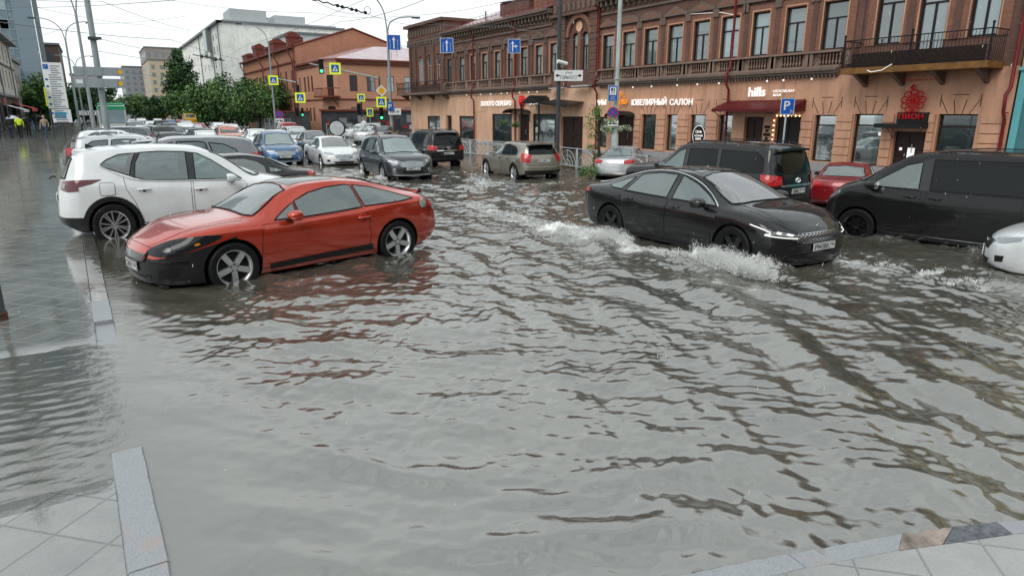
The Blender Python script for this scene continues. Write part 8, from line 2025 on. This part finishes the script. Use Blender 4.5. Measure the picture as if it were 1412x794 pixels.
# overhead wires
def wire(name, pts, r, label, sag=.0, n=10):
    P = [Vector(p) for p in pts]; out = []
    for a, b in zip(P, P[1:]):
        for j in range(n): t = j/n; q = a.lerp(b, t); q.z -= sag*4*t*(1-t); out.append(q)
    out.append(P[-1]); mb = MB(); mb.tube(out, r, 4); return mb.build(name, WIRE, None, label=label, category='wire', group='overhead wires')
a = at(500,62,Y=span_y)
W = [([at(-40,8,Y=60), at(330,-8,Y=25)],.012),([at(-30,-8,Y=90), at(140,2,Y=60), at(262,42,Y=110)],.02),([at(40,8,Y=70), at(200,35,Y=90), at(262,43,Y=120)],.015),([at(-20,28,Y=70), at(235,55,Y=110), at(330,82,Y=190)],.03),
     ([at(130,52,Y=70), at(280,82,Y=150)],.02),([at(130,70,Y=70), at(300,92,Y=150)],.02),([at(240,118,Y=150), at(340,62,Y=90), at(520,-8,Y=30)],.012),([at(300,98,Y=150), at(470,30,Y=50), at(610,-10,Y=28)],.014),
     ([at(425,-4,Y=30), at(504,19,Y=34), at(600,34,Y=45), at(770,30,Y=33)],.010),([at(230,0,Y=70), at(430,18,Y=60), at(560,22,Y=50), at(720,-4,Y=40)],.012),([at(175,100,Y=160), at(300,112,Y=190)],.03),
     ([at(572,26,Y=45), at(700,35,Y=35), at(768,36,Y=22)],.009),([at(0,58,Y=80), at(85,40,Y=85), at(118,33,Y=90), at(260,22,Y=90)],.015),([at(548,62,Y=span_y), at(616,52,Y=span_y), at(709,52,Y=span_y), at(845,44,Y=17.5)],.010)]
labs = ['high thin wire across the pale sky top left','wire from the top edge down to the tall tree','wire crossing the sky just left of the tall tree','long wire from the left edge towards the cream block','low wire between thick pole and cream block','lowest wire above the distant street','wire rising from the tall tree to the top edge','wire rising across the cream block and the gable','contact wire over the crossing carrying the insulator','wire across the sky above the gable','short wire over the distant street','wire from the lamp by the corner house to the name plate pole','wire running through the twin lamp on the left','span wire that carries the lane signs']
for (p, r), lb in zip(W, labs): wire('overhead_wire', p, r, lb, .25)
mb = MB(); rr = random.Random(9); P_ = [at(425,-2,Y=30).lerp(at(504,18,Y=30), t/12) for t in range(13)]
mb.tube([p+Vector((0,0,(-.03 if i%2 else .03))) for i, p in enumerate(P_)], .030, 5)
for i in (6,7,9,10,12): mb.ball(P_[i], .08, 5)
mb.tube([P_[12]+Vector((.16*math.cos(t)+.1,0,.16*math.sin(t)+.1)) for t in [2*math.pi*i/12 for i in range(13)]], .012, 4)
mb.build('wire_insulator', plain('insulator_dark', (.02,.02,.022), .6), None, label='dark knotted insulator string on the contact wire over the crossing', category='insulator')
for px, py, Y, lb in ((297,82,140,'small dark trolley wire crossing left of the blank wall'),(278,78,150,'dark wire cross piece in front of the block with balconies')):
    p = at(px,py,Y=Y); mb = MB(); mb.tube([p+Vector((-1.6,0,.25)),p+Vector((1.6,0,-.2))], .10, 5); mb.ball(p, .38, 5); mb.ball(p+Vector((.9,0,.1)), .25, 5); mb.build('wire_crossing', POLED, None, label=lb, category='wire fitting')
# railings with arches
def railing(p0, p1, label, h=.85, n=None, z=.17, group='arched white railings'):
    p0 = Vector((p0[0],p0[1],z)); p1 = Vector((p1[0],p1[1],z)); L = (p1-p0).length; d = (p1-p0)/L; n = n or max(1, round(L/2.0)); o = empty('railing', tuple(p0)); tag(o, label, 'railing', group)
    for k in range(n):
        a = d*(L*k/n+.04); b = d*(L*(k+1)/n-.04); w = (b-a).length; mb = MB(); up = Vector((0,0,1))
        mb.tube([a, a+up*h], .028, 6); mb.tube([b, b+up*h], .028, 6); mb.tube([a+up*(h-.03), b+up*(h-.03)], .018, 5); mb.tube([a+up*.10, b+up*.10], .018, 5)
        m = (a+b)/2
        for rr_ in (.92, .62, .34): mb.tube([m+d*(w/2*rr_*math.cos(t))+up*(.10+(h-.16)*rr_*math.sin(t)) for t in [math.pi*i/10 for i in range(11)]], .013, 4)
        for t in (.25,.5,.75): mb.tube([m+up*.1, m+d*(w/2*.92*math.cos(math.pi*t))+up*(.10+(h-.16)*.92*math.sin(math.pi*t))], .012, 4)
        mb.build('railing_panel', POLEL, o)
a, b = at(592,213,z=.17), at(662,220,z=.17)
railing((17.45,40.5), (17.45,24.6), 'arched white railing along the pavement left of the taupe wagon', n=8)
railing((17.0,23.6), (15.95,16.9), 'arched white railing along the pavement behind the silver saloon', n=4)
railing((17.6,60), (17.6,50), 'arched railing at the corner beside the round white disc', h=1.3, n=4)
railing((20.8,122), (20.8,86), 'long pale railing under the row of trees', h=1.5, n=12)
# dark hoarding in front of the corner house
o = empty('hoarding', (24.0, 79.5, .17)); tag(o, 'low dark hoarding with a brown top rail in front of the corner house', 'fence')
mb = MB(); mb.box((-1.2,0,0),(20,.1,2.4)); rootmesh(mb, 'boards', plain('hoarding_dark', (.05,.05,.052), .5, var=.6, scale=.8), o); mb = MB(); mb.box((-1.4,-.2,2.4),(20.2,.15,2.62)); rootmesh(mb, 'top_rail', REDT, o)
mb = MB(); rr = random.Random(8)
for k in range(24): x = rr.uniform(-1,19); mb.mat(rr.randrange(4)); w_ = rr.uniform(.3,1.2); z = rr.uniform(.2,1.2); mb.box((x,-.02-.002*k,z),(x+w_,-.004-.002*k,z+rr.uniform(.3,1.0)))
rootmesh(mb, 'posters', [plain('poster_grey', (.22,.23,.24), .6), plain('poster_red', (.25,.03,.03), .6), plain('poster_pale', (.42,.42,.42), .6), plain('poster_dark', (.03,.035,.05), .6)], o)
o = empty('hoarding', (22.6, 84, .17)); tag(o, 'dark hoarding running back under the trees from the corner house', 'fence'); mb = MB(); mb.box((0,0,0),(.1,30,2.3)); rootmesh(mb, 'boards', plain('hoarding_dark', (.05,.05,.052)), o); mb = MB(); mb.box((-.1,0,2.3),(.2,30,2.5)); rootmesh(mb, 'top_rail', REDT, o)
# rusty post at the near left
p = at(7, 441, z=.168); o = empty('iron_post', p); tag(o, 'rusty square iron post standing on the near wet pavement', 'post')
RUST = plain('rusty_iron', (.085,.040,.028), .6, var=.6, scale=14, bmp=.5)
mb = MB(); mb.box((-.035,-.045,.015),(.02,.045,2.6),.006); rootmesh(mb, 'shaft', POLED, o); mb = MB(); mb.box((-.07,-.06,0),(.03,.06,.10),.008); rootmesh(mb, 'foot', RUST, o)
# bus, yellow van and orange barrier far off
def bus(p, label):
    o = empty('bus', (p[0],p[1],.17)); tag(o, label, 'bus'); mb = MB(); mb.mat(0).box((-1.25,0,.35),(1.25,11,2.95),.12); mb.mat(1).box((-1.2,.3,2.95),(1.2,10.5,3.2),.1); mb.build('body', [plain('bus_white', (.6,.62,.6), .3, coat=1), TEALP], o)
    mb = MB(); mb.box((-1.1,-.03,1.2),(1.1,.02,2.5),.01); mb.build('windscreen', PANE, o); mb = MB(); mb.box((-1.28,.6,1.4),(-1.24,10.4,2.4)); mb.box((1.24,.6,1.4),(1.28,10.4,2.4)); mb.build('window', PANE, o)
    mb = MB(); mb.box((-1.2,-.05,2.55),(1.2,.0,2.9)); mb.build('destination_panel', TEALP, o)
    for x in (-.9,.9): mb = MB(); mb.lathe([(.14,0),(.001,-.03)], 'Y', (x,-.02,.8), 10); mb.build('headlight', LETW, o)
    for x in (-1.1,1.1):
        for y in (2.2,8.6): mb = MB(); mb.lathe([(.001,-.14),(.45,-.14),(.45,.14),(.001,.14)], 'X', (x,y,.45), 14); mb.build('wheel', RUB, o)
bus((1.6, 80), 'white bus with a green roof in the kerb lane far off behind the thick pole')
vp_ = at(284, 165, z=1.9); o = empty('delivery_van', (14.2, 128, .17)); tag(o, 'yellow delivery van parked by the trees far down the street', 'van')
mb = MB(); mb.prism([(0,.35),(4.6,.35),(4.6,2.1),(1.2,2.1),(.7,1.35),(0,1.15)], 'X', -.9, .9); mb.build('body', YELLOW, o); mb = MB(); mb.quad((-.75,.72,1.4),(.75,.72,1.4),(.7,1.13,2.0),(-.7,1.13,2.0)); mb.box((-.92,1.3,1.3),(-.90,2.2,1.95)); mb.build('window', GLSF, o)
for y in (.8,3.7):
    for x in (-.85,.85): mb = MB(); mb.lathe([(.001,-.1),(.33,-.1),(.33,.1),(.001,.1)], 'X', (x,y,.33), 12); mb.build('wheel', RUB, o)
o = empty('barrier', (15.6, 146, .17)); tag(o, 'orange road works barrier under the tall tree', 'barrier'); mb = MB(); mb.box((-2,0,.5),(2,.08,2.4)); mb.mat(1).box((-2,-.02,1.2),(2,-.001,1.6)); mb.build('panel', [ORANGE, SWHITE], o); mb = MB(); mb.box((-1.8,-.3,0),(-1.7,.3,.5)); mb.box((1.7,-.3,0),(1.8,.3,.5)); mb.build('foot', POLED, o)

# ================================================================== trees
BARK = plain('bark', (.055,.042,.032), .9, var=.5, scale=5, bmp=.6)
def tree(x, y, h, w, label, z=.17, n=4200, leaf=.17, crown0=.22, seed=1, shape='round', mats=(0,1,0,2), group='street trees along the far pavement', cat='tree', trunk_r=None, name='tree', dens=1.0):
    o = empty(name, (x, y, z)); tag(o, label, cat, group); rr = random.Random(seed)
    r0 = trunk_r or h*.022; mb = MB(); tp = [(0,0,0),(rr.uniform(-.1,.1),rr.uniform(-.1,.1),h*.3),(rr.uniform(-.2,.2),rr.uniform(-.2,.2),h*.6),(0,0,h*.88)]; mb.tube([tuple(p) for p in catmull(tp, 3)], [r0*(1-.085*i) for i in range(10)], 8)
    cl = []; cz = h*(crown0+(1-crown0)/2); hz = h*(1-crown0)/2
    k = int((26 if shape == 'round' else 34)*dens)
    for i in range(k):
        while True:
            p = Vector((rr.uniform(-1,1), rr.uniform(-1,1), rr.uniform(-1,1)))
            if .30 < p.length <= 1: break
        if shape == 'poplar': f = 1.1-.85*max(0,p.z)-.1*abs(p.z); p = Vector((p.x*w/2*f, p.y*w/2*f, p.z*hz))
        else: p = Vector((p.x*w/2, p.y*w/2, p.z*hz*(.95)))
        p.z += cz; cl.append((p, rr.uniform(.16,.30)*min(w, h*.8)))
        b = Vector((0,0,max(h*.2, p.z-h*.25))); m = b.lerp(p,.5)+Vector((0,0,-.04*h)); mb.tube([b,m,p], [r0*.35,r0*.22,r0*.07], 5, False)
    mb.build('trunk', BARK, o, 60)
    mb = MB(); per = n//len(cl)
    for (p, r) in cl:
        tone = rr.random()*(.5 if shape == 'poplar' else 1)
        mm = mats if tone < .6 else ((1,1,0) if tone < .85 else (2,0,2))
        for _ in range(per):
            v = Vector((rr.gauss(0,1), rr.gauss(0,1), rr.gauss(0,1))).normalized(); q = p+v*r*(rr.random()**.45)*Vector((1,1,.8)).length/1.6; s_ = leaf*rr.uniform(.6,1.5)
            a = (v*.6+Vector((rr.gauss(0,.6), rr.gauss(0,.6), rr.gauss(0,.6)+.4))).normalized(); b = a.orthogonal().normalized(); b.rotate(Matrix.Rotation(rr.uniform(0,6.28),3,a)); c = a.cross(b)
            mb.mat(rr.choice(mm)); mb.add([q-b*s_, q+c*s_*.5, q+b*s_, q-c*s_*.5], [(0,1,2,3)])
    mb.build('crown', [LEAF1, LEAF2, LEAF3], o, fixn=False)
    return o
rr = random.Random(21)
T = [(352,104,104,9.5,'rounded dark tree nearest the corner house'),(322,108,112,9.5,'broad rounded tree second from the corner house'),(298,114,124,10,'bushy tree in the middle of the row, below the blank cream wall'),(276,120,136,11,'lighter green tree third from the tall tree'),(262,126,150,12,'tree next to the tall tree on its street corner side'),
     (224,132,190,10,'tree just beyond the tall tree'),(205,136,225,11,'smaller looking tree further beyond the tall tree'),(190,138,270,13,'last tree visible on the right side of the far street')]
for i, (px, py, Y, w_, lb) in enumerate(T):
    top = at(px, py, Y=Y); x = top.x; tree(x, Y, top.z-.17, w_, lb, n=6400 if i < 5 else 2600, leaf=.19+.03*i, seed=30+i, crown0=.10, dens=1.35, mats=(0,2,0,1))
top = at(243, 66, Y=158); tree(top.x, 158, top.z, 6.2, 'tall pointed tree rising above the whole row in front of the cream block', n=7500, leaf=.30, seed=55, shape='poplar', crown0=.10, dens=1.9, mats=(1,1,1,0), trunk_r=.4)
for i, (px, py, Y, w_, lb) in enumerate(((43,96,135,9,'dark tree beside the glass tower on the left'),(56,116,128,6,'small dark tree behind the parking information board'),(108,118,170,12,'dark tree behind the thick sign pole on the left side'),(124,112,200,14,'dark green tree left of the street end'),(178,132,330,16,'small far tree at the end of the street'))):
    top = at(px, py, Y=Y); tree(top.x, Y, top.z, w_, lb, n=3600, leaf=.24+.03*i, seed=70+i, crown0=.1, mats=(1,1,0), group='dark trees on the left side of the street')
# thin young tree by the railing
g = at(824, 243, z=.17); o = empty('young_tree', g); tag(o, 'thin young street tree with few light leaves before the brown double door', 'tree'); rr = random.Random(4)
H = at(822,150,Y=g.y).z-.17; mb = MB(); mb.tube([(0,0,0),(.03,0,H*.35),(-.02,.02,H*.7),(-.05,0,H)], [.075,.06,.045,.02], 8); tips = []
for (t, dx, dz) in ((.52,-.55,.25),(.62,-.75,.32),(.7,-.5,.42),(.72,.45,.30),(.60,.35,.2),(.8,-.3,.35),(.85,.25,.30),(.42,-.3,.06),(.9,-.1,.25)):
    b = Vector((0,0,H*t)); e = b+Vector((dx*.9, rr.uniform(-.3,.3), dz)); mb.tube([b, b.lerp(e,.5)+Vector((0,0,.05)), e], [.022,.014,.006], 5); tips.append(e); tips.append(b.lerp(e,.7))
mb.build('trunk', BARK, o, 60); mb = MB()
for e in tips: leaf_mesh(mb, e, (.22,.22,.14), 46, .038, rr, mats=(0,2,2))
leaf_mesh(mb, (.1,0,.55), (.3,.3,.3), 260, .06, rr, mats=(0,1,2)); mb.build('crown', [LEAF1, LEAF2, LEAF3], o, fixn=False)
o = empty('shrub', at(812, 246, z=.17)); tag(o, 'low green shrub behind the railing near the silver saloon', 'shrub'); mb = MB(); leaf_mesh(mb, (0,0,.22), (.5,.3,.22), 380, .05, random.Random(6), mats=(0,1,2)); mb.build('foliage', [LEAF1, LEAF2, LEAF3], o, fixn=False)
# ================================================================== people
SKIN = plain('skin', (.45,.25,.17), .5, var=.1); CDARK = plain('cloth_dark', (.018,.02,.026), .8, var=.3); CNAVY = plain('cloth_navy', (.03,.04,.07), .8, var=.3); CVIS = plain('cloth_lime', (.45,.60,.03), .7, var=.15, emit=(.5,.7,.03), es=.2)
CTAN = plain('cloth_tan', (.30,.24,.16), .8, var=.3); CWHITE = plain('cloth_white', (.6,.62,.64), .7); HAIR = plain('hair', (.03,.02,.015), .7); JEANS = plain('jeans', (.05,.07,.12), .8)
def skin_body(joints, edges, radii, root, name, mat, levels=1):
    me = bpy.data.meshes.new(name); me.from_pydata(joints, edges, []); o = bpy.data.objects.new(name, me); COL.objects.link(o)
    md = o.modifiers.new('skin', 'SKIN'); 
    for i, r in enumerate(radii): me.skin_vertices[0].data[i].radius = (r, r*.85) if isinstance(r, (int, float)) else r
    me.skin_vertices[0].data[0].use_root = True
    s = o.modifiers.new('sub', 'SUBSURF'); s.levels = levels; s.render_levels = levels
    bpy.context.view_layer.update(); dg = bpy.context.evaluated_depsgraph_get(); m2 = bpy.data.meshes.new_from_object(o.evaluated_get(dg)); bpy.data.objects.remove(o)
    for p in m2.polygons: p.use_smooth = True
    m2.materials.append(mat); o2 = bpy.data.objects.new(name, m2); COL.objects.link(o2); o2.parent = root; return o2
def person(x, y, hdg, label, top, legs, h=1.74, stride=.25, z=.17, umbrella=None, arm_up=False, bag=False, group=None):
    o = empty('person', (x, y, z), R(hdg)); tag(o, label, 'person', group); k = h/1.75; S = stride
    J = [(0,0,.95),(0,0,1.12),(0,0,1.40),(0,0,1.50),(0,.02,1.62),
         (0,.10,.92),(S*.55,.10,.50),(S*.75,.10,.08),(S*.75+.13,.10,.03),
         (0,-.10,.92),(-S*.1,-.10,.50),(-S*.9,-.10,.12),(-S*.9+.12,-.10,.05),
         (0,.20,1.40),(-.08,.25,1.14),(.06,.25,.92),(.10,.25,.84),
         (0,-.20,1.40),(.06,-.25,1.14),(.18,-.24,.94),(.22,-.24,.86)]
    if arm_up: J[18] = (.12,-.26,1.16); J[19] = (.30,-.16,1.30); J[20] = (.33,-.13,1.38)
    E_ = [(0,1),(1,2),(2,3),(3,4),(0,5),(5,6),(6,7),(7,8),(0,9),(9,10),(10,11),(11,12),(2,13),(13,14),(14,15),(15,16),(2,17),(17,18),(18,19),(19,20)]
    Rr = [.15,.145,.16,.06,.05,.10,.075,.05,.04,.10,.075,.05,.04,.075,.055,.042,.035,.075,.055,.042,.035]
    J = [(a*k,b*k,c*k) for a,b,c in J]
    body = skin_body(J, E_, [r*k for r in Rr], o, 'body', top)
    # trousers, head with face, hair
    skin_body([J[0],J[5],J[6],J[7],J[8],J[9],J[10],J[11],J[12]], [(0,1),(1,2),(2,3),(3,4),(0,5),(5,6),(6,7),(7,8)], [.158*k,.115*k,.085*k,.062*k,.045*k,.115*k,.085*k,.062*k,.045*k], o, 'trousers', legs)
    mb = MB(); mb.ball((.01,0,1.66*k), .098*k, 10, 1.18); mb.add([(.10*k,-.015,1.65*k),(.10*k,.015,1.65*k),(.125*k,0,1.635*k),(.10*k,0,1.68*k)], [(0,1,2),(0,2,3),(1,3,2)])
    for s_ in (-1,1): mb.ball((.085*k,s_*.035*k,1.675*k), .012*k, 4); mb.ball((0,s_*.098*k,1.66*k), .02*k, 4)
    mb.build('head', SKIN, o, 60); mb = MB(); mb.lathe([(.001,.125),(.06,.115),(.10,.06),(.108,.0),(.10,-.06)], 'Z', (-.012*k,0,1.67*k), 12); mb.build('hair', HAIR, o, 60)
    mb = MB()
    for i in (16, 20):
        p = Vector(J[i]); 
        for f in range(4): mb.tube([p+Vector((0,(f-1.5)*.018,-.01)), p+Vector((.015,(f-1.5)*.02,-.06-.006*(f%2))), p+Vector((.03,(f-1.5)*.018,-.09))], [.010,.009,.007], 5)
        mb.tube([p+Vector((.02,.0,0)), p+Vector((.05,.0,-.03))], [.011,.008], 5); mb.ball(p, .038*k, 5)
    mb.build('hands', SKIN, o, 60)
    if bag: mb = MB(); mb.box((-.12,.26,.75),(.16,.36,1.05),.03); mb.build('bag', CDARK, o)
    if umbrella:
        u = empty('umbrella', (x, y, z), R(hdg)); tag(u, umbrella[1], 'umbrella'); px_, py_ = .30*k, -.13*k; mb = MB(); n = 16; rows = []
        for i in range(n):
            a = 2*math.pi*i/n; f = 1.0 if i%2 == 0 else .93; rows.append([(px_+r_*f*math.cos(a), py_+r_*f*math.sin(a), 2.02-.28*(r_/.52)**2) for r_ in (.001,.18,.35,.52)])
        for i in range(n):
            A, B2 = rows[i], rows[(i+1)%n]
            for j in range(3): mb.quad(A[j], B2[j], B2[j+1], A[j+1])
        mb.build('canopy', umbrella[0], u, 60, fixn=False); mb = MB(); mb.cyl((px_,py_,1.30),(px_,py_,2.08),.012,6); mb.tube([(px_,py_,1.34),(px_+.02,py_,1.28),(px_+.05,py_,1.30)], .012, 5); mb.build('shaft', IRON, u)
    return o
UBL = plain('umbrella_pale', (.45,.50,.55), .5); UDK = plain('umbrella_black', (.015,.015,.018), .5); 
def ped(px, py, *a, **k): g = at(px, py, z=.20); return person(g.x, g.y, *a, z=.18, **k)
ped(18, 192, 80, 'person in dark clothes walking away under a pale umbrella', CDARK, CNAVY, h=2.0, arm_up=True, umbrella=(UBL, 'pale blue umbrella held by the person nearest the left edge'))
ped(30, 191, 85, 'person in a lime safety jacket walking away on the wet pavement', CVIS, CDARK, h=2.05, bag=False)
ped(41, 189, 95, 'person in dark clothes walking next to the one in lime', CDARK, CDARK, h=2.0)
ped(65, 192, 250, 'person in a brown jacket striding past the parking board', CTAN, JEANS, h=2.0, stride=.4, bag=True)
ped(-1, 193, 90, 'person cut off by the left edge of the picture', CNAVY, CDARK, h=2.0)
ped(52, 182, 100, 'person under a dark umbrella in front of the shop awning', CDARK, JEANS, h=1.9, arm_up=True, umbrella=(UDK, 'black umbrella in front of the shop awning'))
ped(36, 181, 90, 'person in a pale coat near the shop awning', CWHITE, CDARK, h=1.9)
ped(114, 184, 200, 'person in a white raincoat beside the lamp posts', CWHITE, JEANS, h=2.0)
g = at(503, 196, z=.17); person(g.x, g.y, 200, 'person in white top waiting at the crossing by the slim traffic light', CWHITE, CDARK, h=1.9)
g = at(287, 168, z=.17)
# driver of the people carrier
o = empty('person', (0,0,0)); tag(o, 'driver with light shirt and both hands on the wheel inside the black people carrier', 'person')
fl = .80; J = [(.66,.37,.92),(.64,.37,1.12),(.62,.37,1.34),(.64,.37,1.42),(.66,.37,1.50),(.68,.56,1.31),(.86,.60,1.14),(1.06,.50,1.26),(.68,.18,1.31),(.86,.14,1.14),(1.06,.24,1.26)]
skin_body(J, [(0,1),(1,2),(2,3),(3,4),(2,5),(5,6),(6,7),(2,8),(8,9),(9,10)], [.15,.14,.15,.06,.05,.07,.05,.035,.07,.05,.035], o, 'body', CWHITE)
mb = MB(); mb.ball((.69,.37,1.55), .095, 10, 1.2); mb.ball((.79,.37,1.54), .018, 4); mb.tube([tuple(J[6]),tuple(J[7])], [.047,.036], 7); mb.tube([tuple(J[9]),tuple(J[10])], [.047,.036], 7)
for s_ in (-1,1): mb.ball((.775,.37+s_*.035,1.57), .012, 4)
for y in (.50,.24):
    for f in range(4): mb.tube([(1.06,y,1.245+.022*f),(1.12,y+.01,1.25+.022*f),(1.13,y-.01,1.245+.022*f)], .010, 4)
mb.build('head_and_hands', SKIN, o, 60); mb = MB(); mb.lathe([(.001,.125),(.06,.115),(.10,.06),(.106,.0),(.09,-.05)], 'Z', (.675,.37,1.56), 12); mb.build('hair', HAIR, o, 60)
o.matrix_world = Matrix.Translation(vn.location) @ vn.rotation_euler.to_matrix().to_4x4() @ Matrix.Diagonal((*vn.scale,1))

# ================================================================== thrown up water
SPR = glass('spray_water', (.9,.92,.9), .9, (.86,.88,.86), 1.4)
def spray(name, label, jets, n, seed, size=(.0015,.0062)):
    """jets: (centre, spread, height, drift)"""
    rr = random.Random(seed); V = []; F = []
    ico = [(0,0,1),(.89,0,.45),(.28,.85,.45),(-.72,.53,.45),(-.72,-.53,.45),(.28,-.85,.45),(.72,.53,-.45),(-.28,.85,-.45),(-.89,0,-.45),(-.28,-.85,-.45),(.72,-.53,-.45),(0,0,-1)]
    fi = [(0,1,2),(0,2,3),(0,3,4),(0,4,5),(0,5,1),(1,6,2),(2,7,3),(3,8,4),(4,9,5),(5,10,1),(6,7,2),(7,8,3),(8,9,4),(9,10,5),(10,6,1),(11,7,6),(11,8,7),(11,9,8),(11,10,9),(11,6,10)]
    tot = sum(j[4] for j in jets)
    for (c, sp, hh, dr, wt) in jets:
        m = int(n*wt/tot)
        fingers = [(rr.gauss(0,sp[0]), rr.gauss(0,sp[1]), rr.uniform(.4,1.0)) for _ in range(max(3, m//160))]
        for _ in range(m):
            fx, fy, fh = rr.choice(fingers); t = rr.random()**1.6; z = hh*fh*t*(1.15-.15*t)
            x = c[0]+fx+dr[0]*t*fh+rr.gauss(0,.022+.03*t); y = c[1]+fy+dr[1]*t*fh+rr.gauss(0,.022+.03*t); s_ = rr.uniform(*size)*(1.25-.6*t)*(2.2 if rr.random() < .03 else 1)
            el = rr.uniform(.8,1.8); b = len(V)
            for v in ico: V.append((x+v[0]*s_, y+v[1]*s_, WL+.01+z+v[2]*s_*el+rr.gauss(0,.003)))
            F += [(b+i,b+j,b+k) for i,j,k in fi]
    me = bpy.data.meshes.new(name); me.from_pydata(V, [], F); me.materials.append(SPR); me.polygons.foreach_set('use_smooth', [True]*len(F))
    o = bpy.data.objects.new(name, me); COL.objects.link(o); tag(o, label, 'splash', kind='stuff'); return o
q = lambda px, py: at(px, py, z=WL)
spray('splash', 'white splash thrown up by the front wheel of the fastback saloon', [(q(1012,372),(.12,.28),.38,(-.24,-.05),6),(q(1030,380),(.10,.18),.28,(-.22,-.15),4),(q(985,366),(.10,.25),.32,(-.18,.1),3),(q(950,358),(.08,.30),.12,(-.1,.1),2)], 38000, 1)
spray('splash', 'foamy splash behind the rear wheel of the fastback saloon', [(q(850,334),(.12,.22),.30,(-.2,.15),4),(q(815,328),(.14,.30),.22,(-.15,.3),3),(q(780,320),(.15,.35),.12,(-.1,.3),2),(q(900,348),(.08,.5),.08,(-.08,.1),2),(q(720,306),(.2,.6),.07,(0,.2),1)], 26000, 2)
spray('splash', 'spray line running off the bow of the fastback saloon', [(q(1200,370),(.15,.2),.12,(.1,-.1),2),(q(1270,382),(.3,.15),.08,(.1,0),2),(q(1340,392),(.3,.15),.07,(.1,0),2)], 2600, 3)
spray('splash', 'splash at the front wheel of the people carrier', [(q(1180,320),(.12,.15),.16,(-.1,.05),3),(q(1225,328),(.15,.2),.08,(-.05,0),2),(q(1378,350),(.12,.15),.14,(-.1,0),2)], 4500, 4)
spray('splash', 'splash at the wheels of the taupe wagon', [(q(663,247),(.15,.25),.18,(-.1,.05),3),(q(712,257),(.15,.25),.16,(-.05,.05),2)], 2600, 5, (.004,.013))
spray('splash', 'splash at the wheels of the dark grey off-roader', [(q(523,248),(.15,.25),.18,(-.1,-.05),3),(q(500,240),(.12,.2),.10,(-.05,0),1)], 2200, 6, (.004,.014))
# falling rain, small drops in front of the dark cars
rr = random.Random(12); V = []; F = []
for _ in range(450):
    d = rr.uniform(2.2, 12); px, py = rr.uniform(-20,1430), rr.uniform(-10,700); p = at(px, py, z=CAMH-d*.3) if py > 420 else None
    a = _F + _R*(px-706)/FPX - _U*(py-397)/FPX; c = Vector((a[0]*d, a[1]*d, CAMH+a[2]*d))
    if c.z < .3: continue
    s_ = rr.uniform(.0008,.0017); b = len(V); V += [(c.x-s_,c.y,c.z),(c.x+s_,c.y,c.z),(c.x,c.y-s_,c.z),(c.x,c.y+s_,c.z),(c.x+.0015,c.y,c.z+s_*6),(c.x-.0015,c.y,c.z-s_*6)]
    F += [(b,b+2,b+4),(b+2,b+1,b+4),(b+1,b+3,b+4),(b+3,b,b+4),(b+2,b,b+5),(b+1,b+2,b+5),(b+3,b+1,b+5),(b,b+3,b+5)]
me = bpy.data.meshes.new('rain'); me.from_pydata(V, [], F); me.materials.append(SPR); o = bpy.data.objects.new('rain', me); COL.objects.link(o); tag(o, 'light falling raindrops over the flooded road', 'rain', kind='stuff')
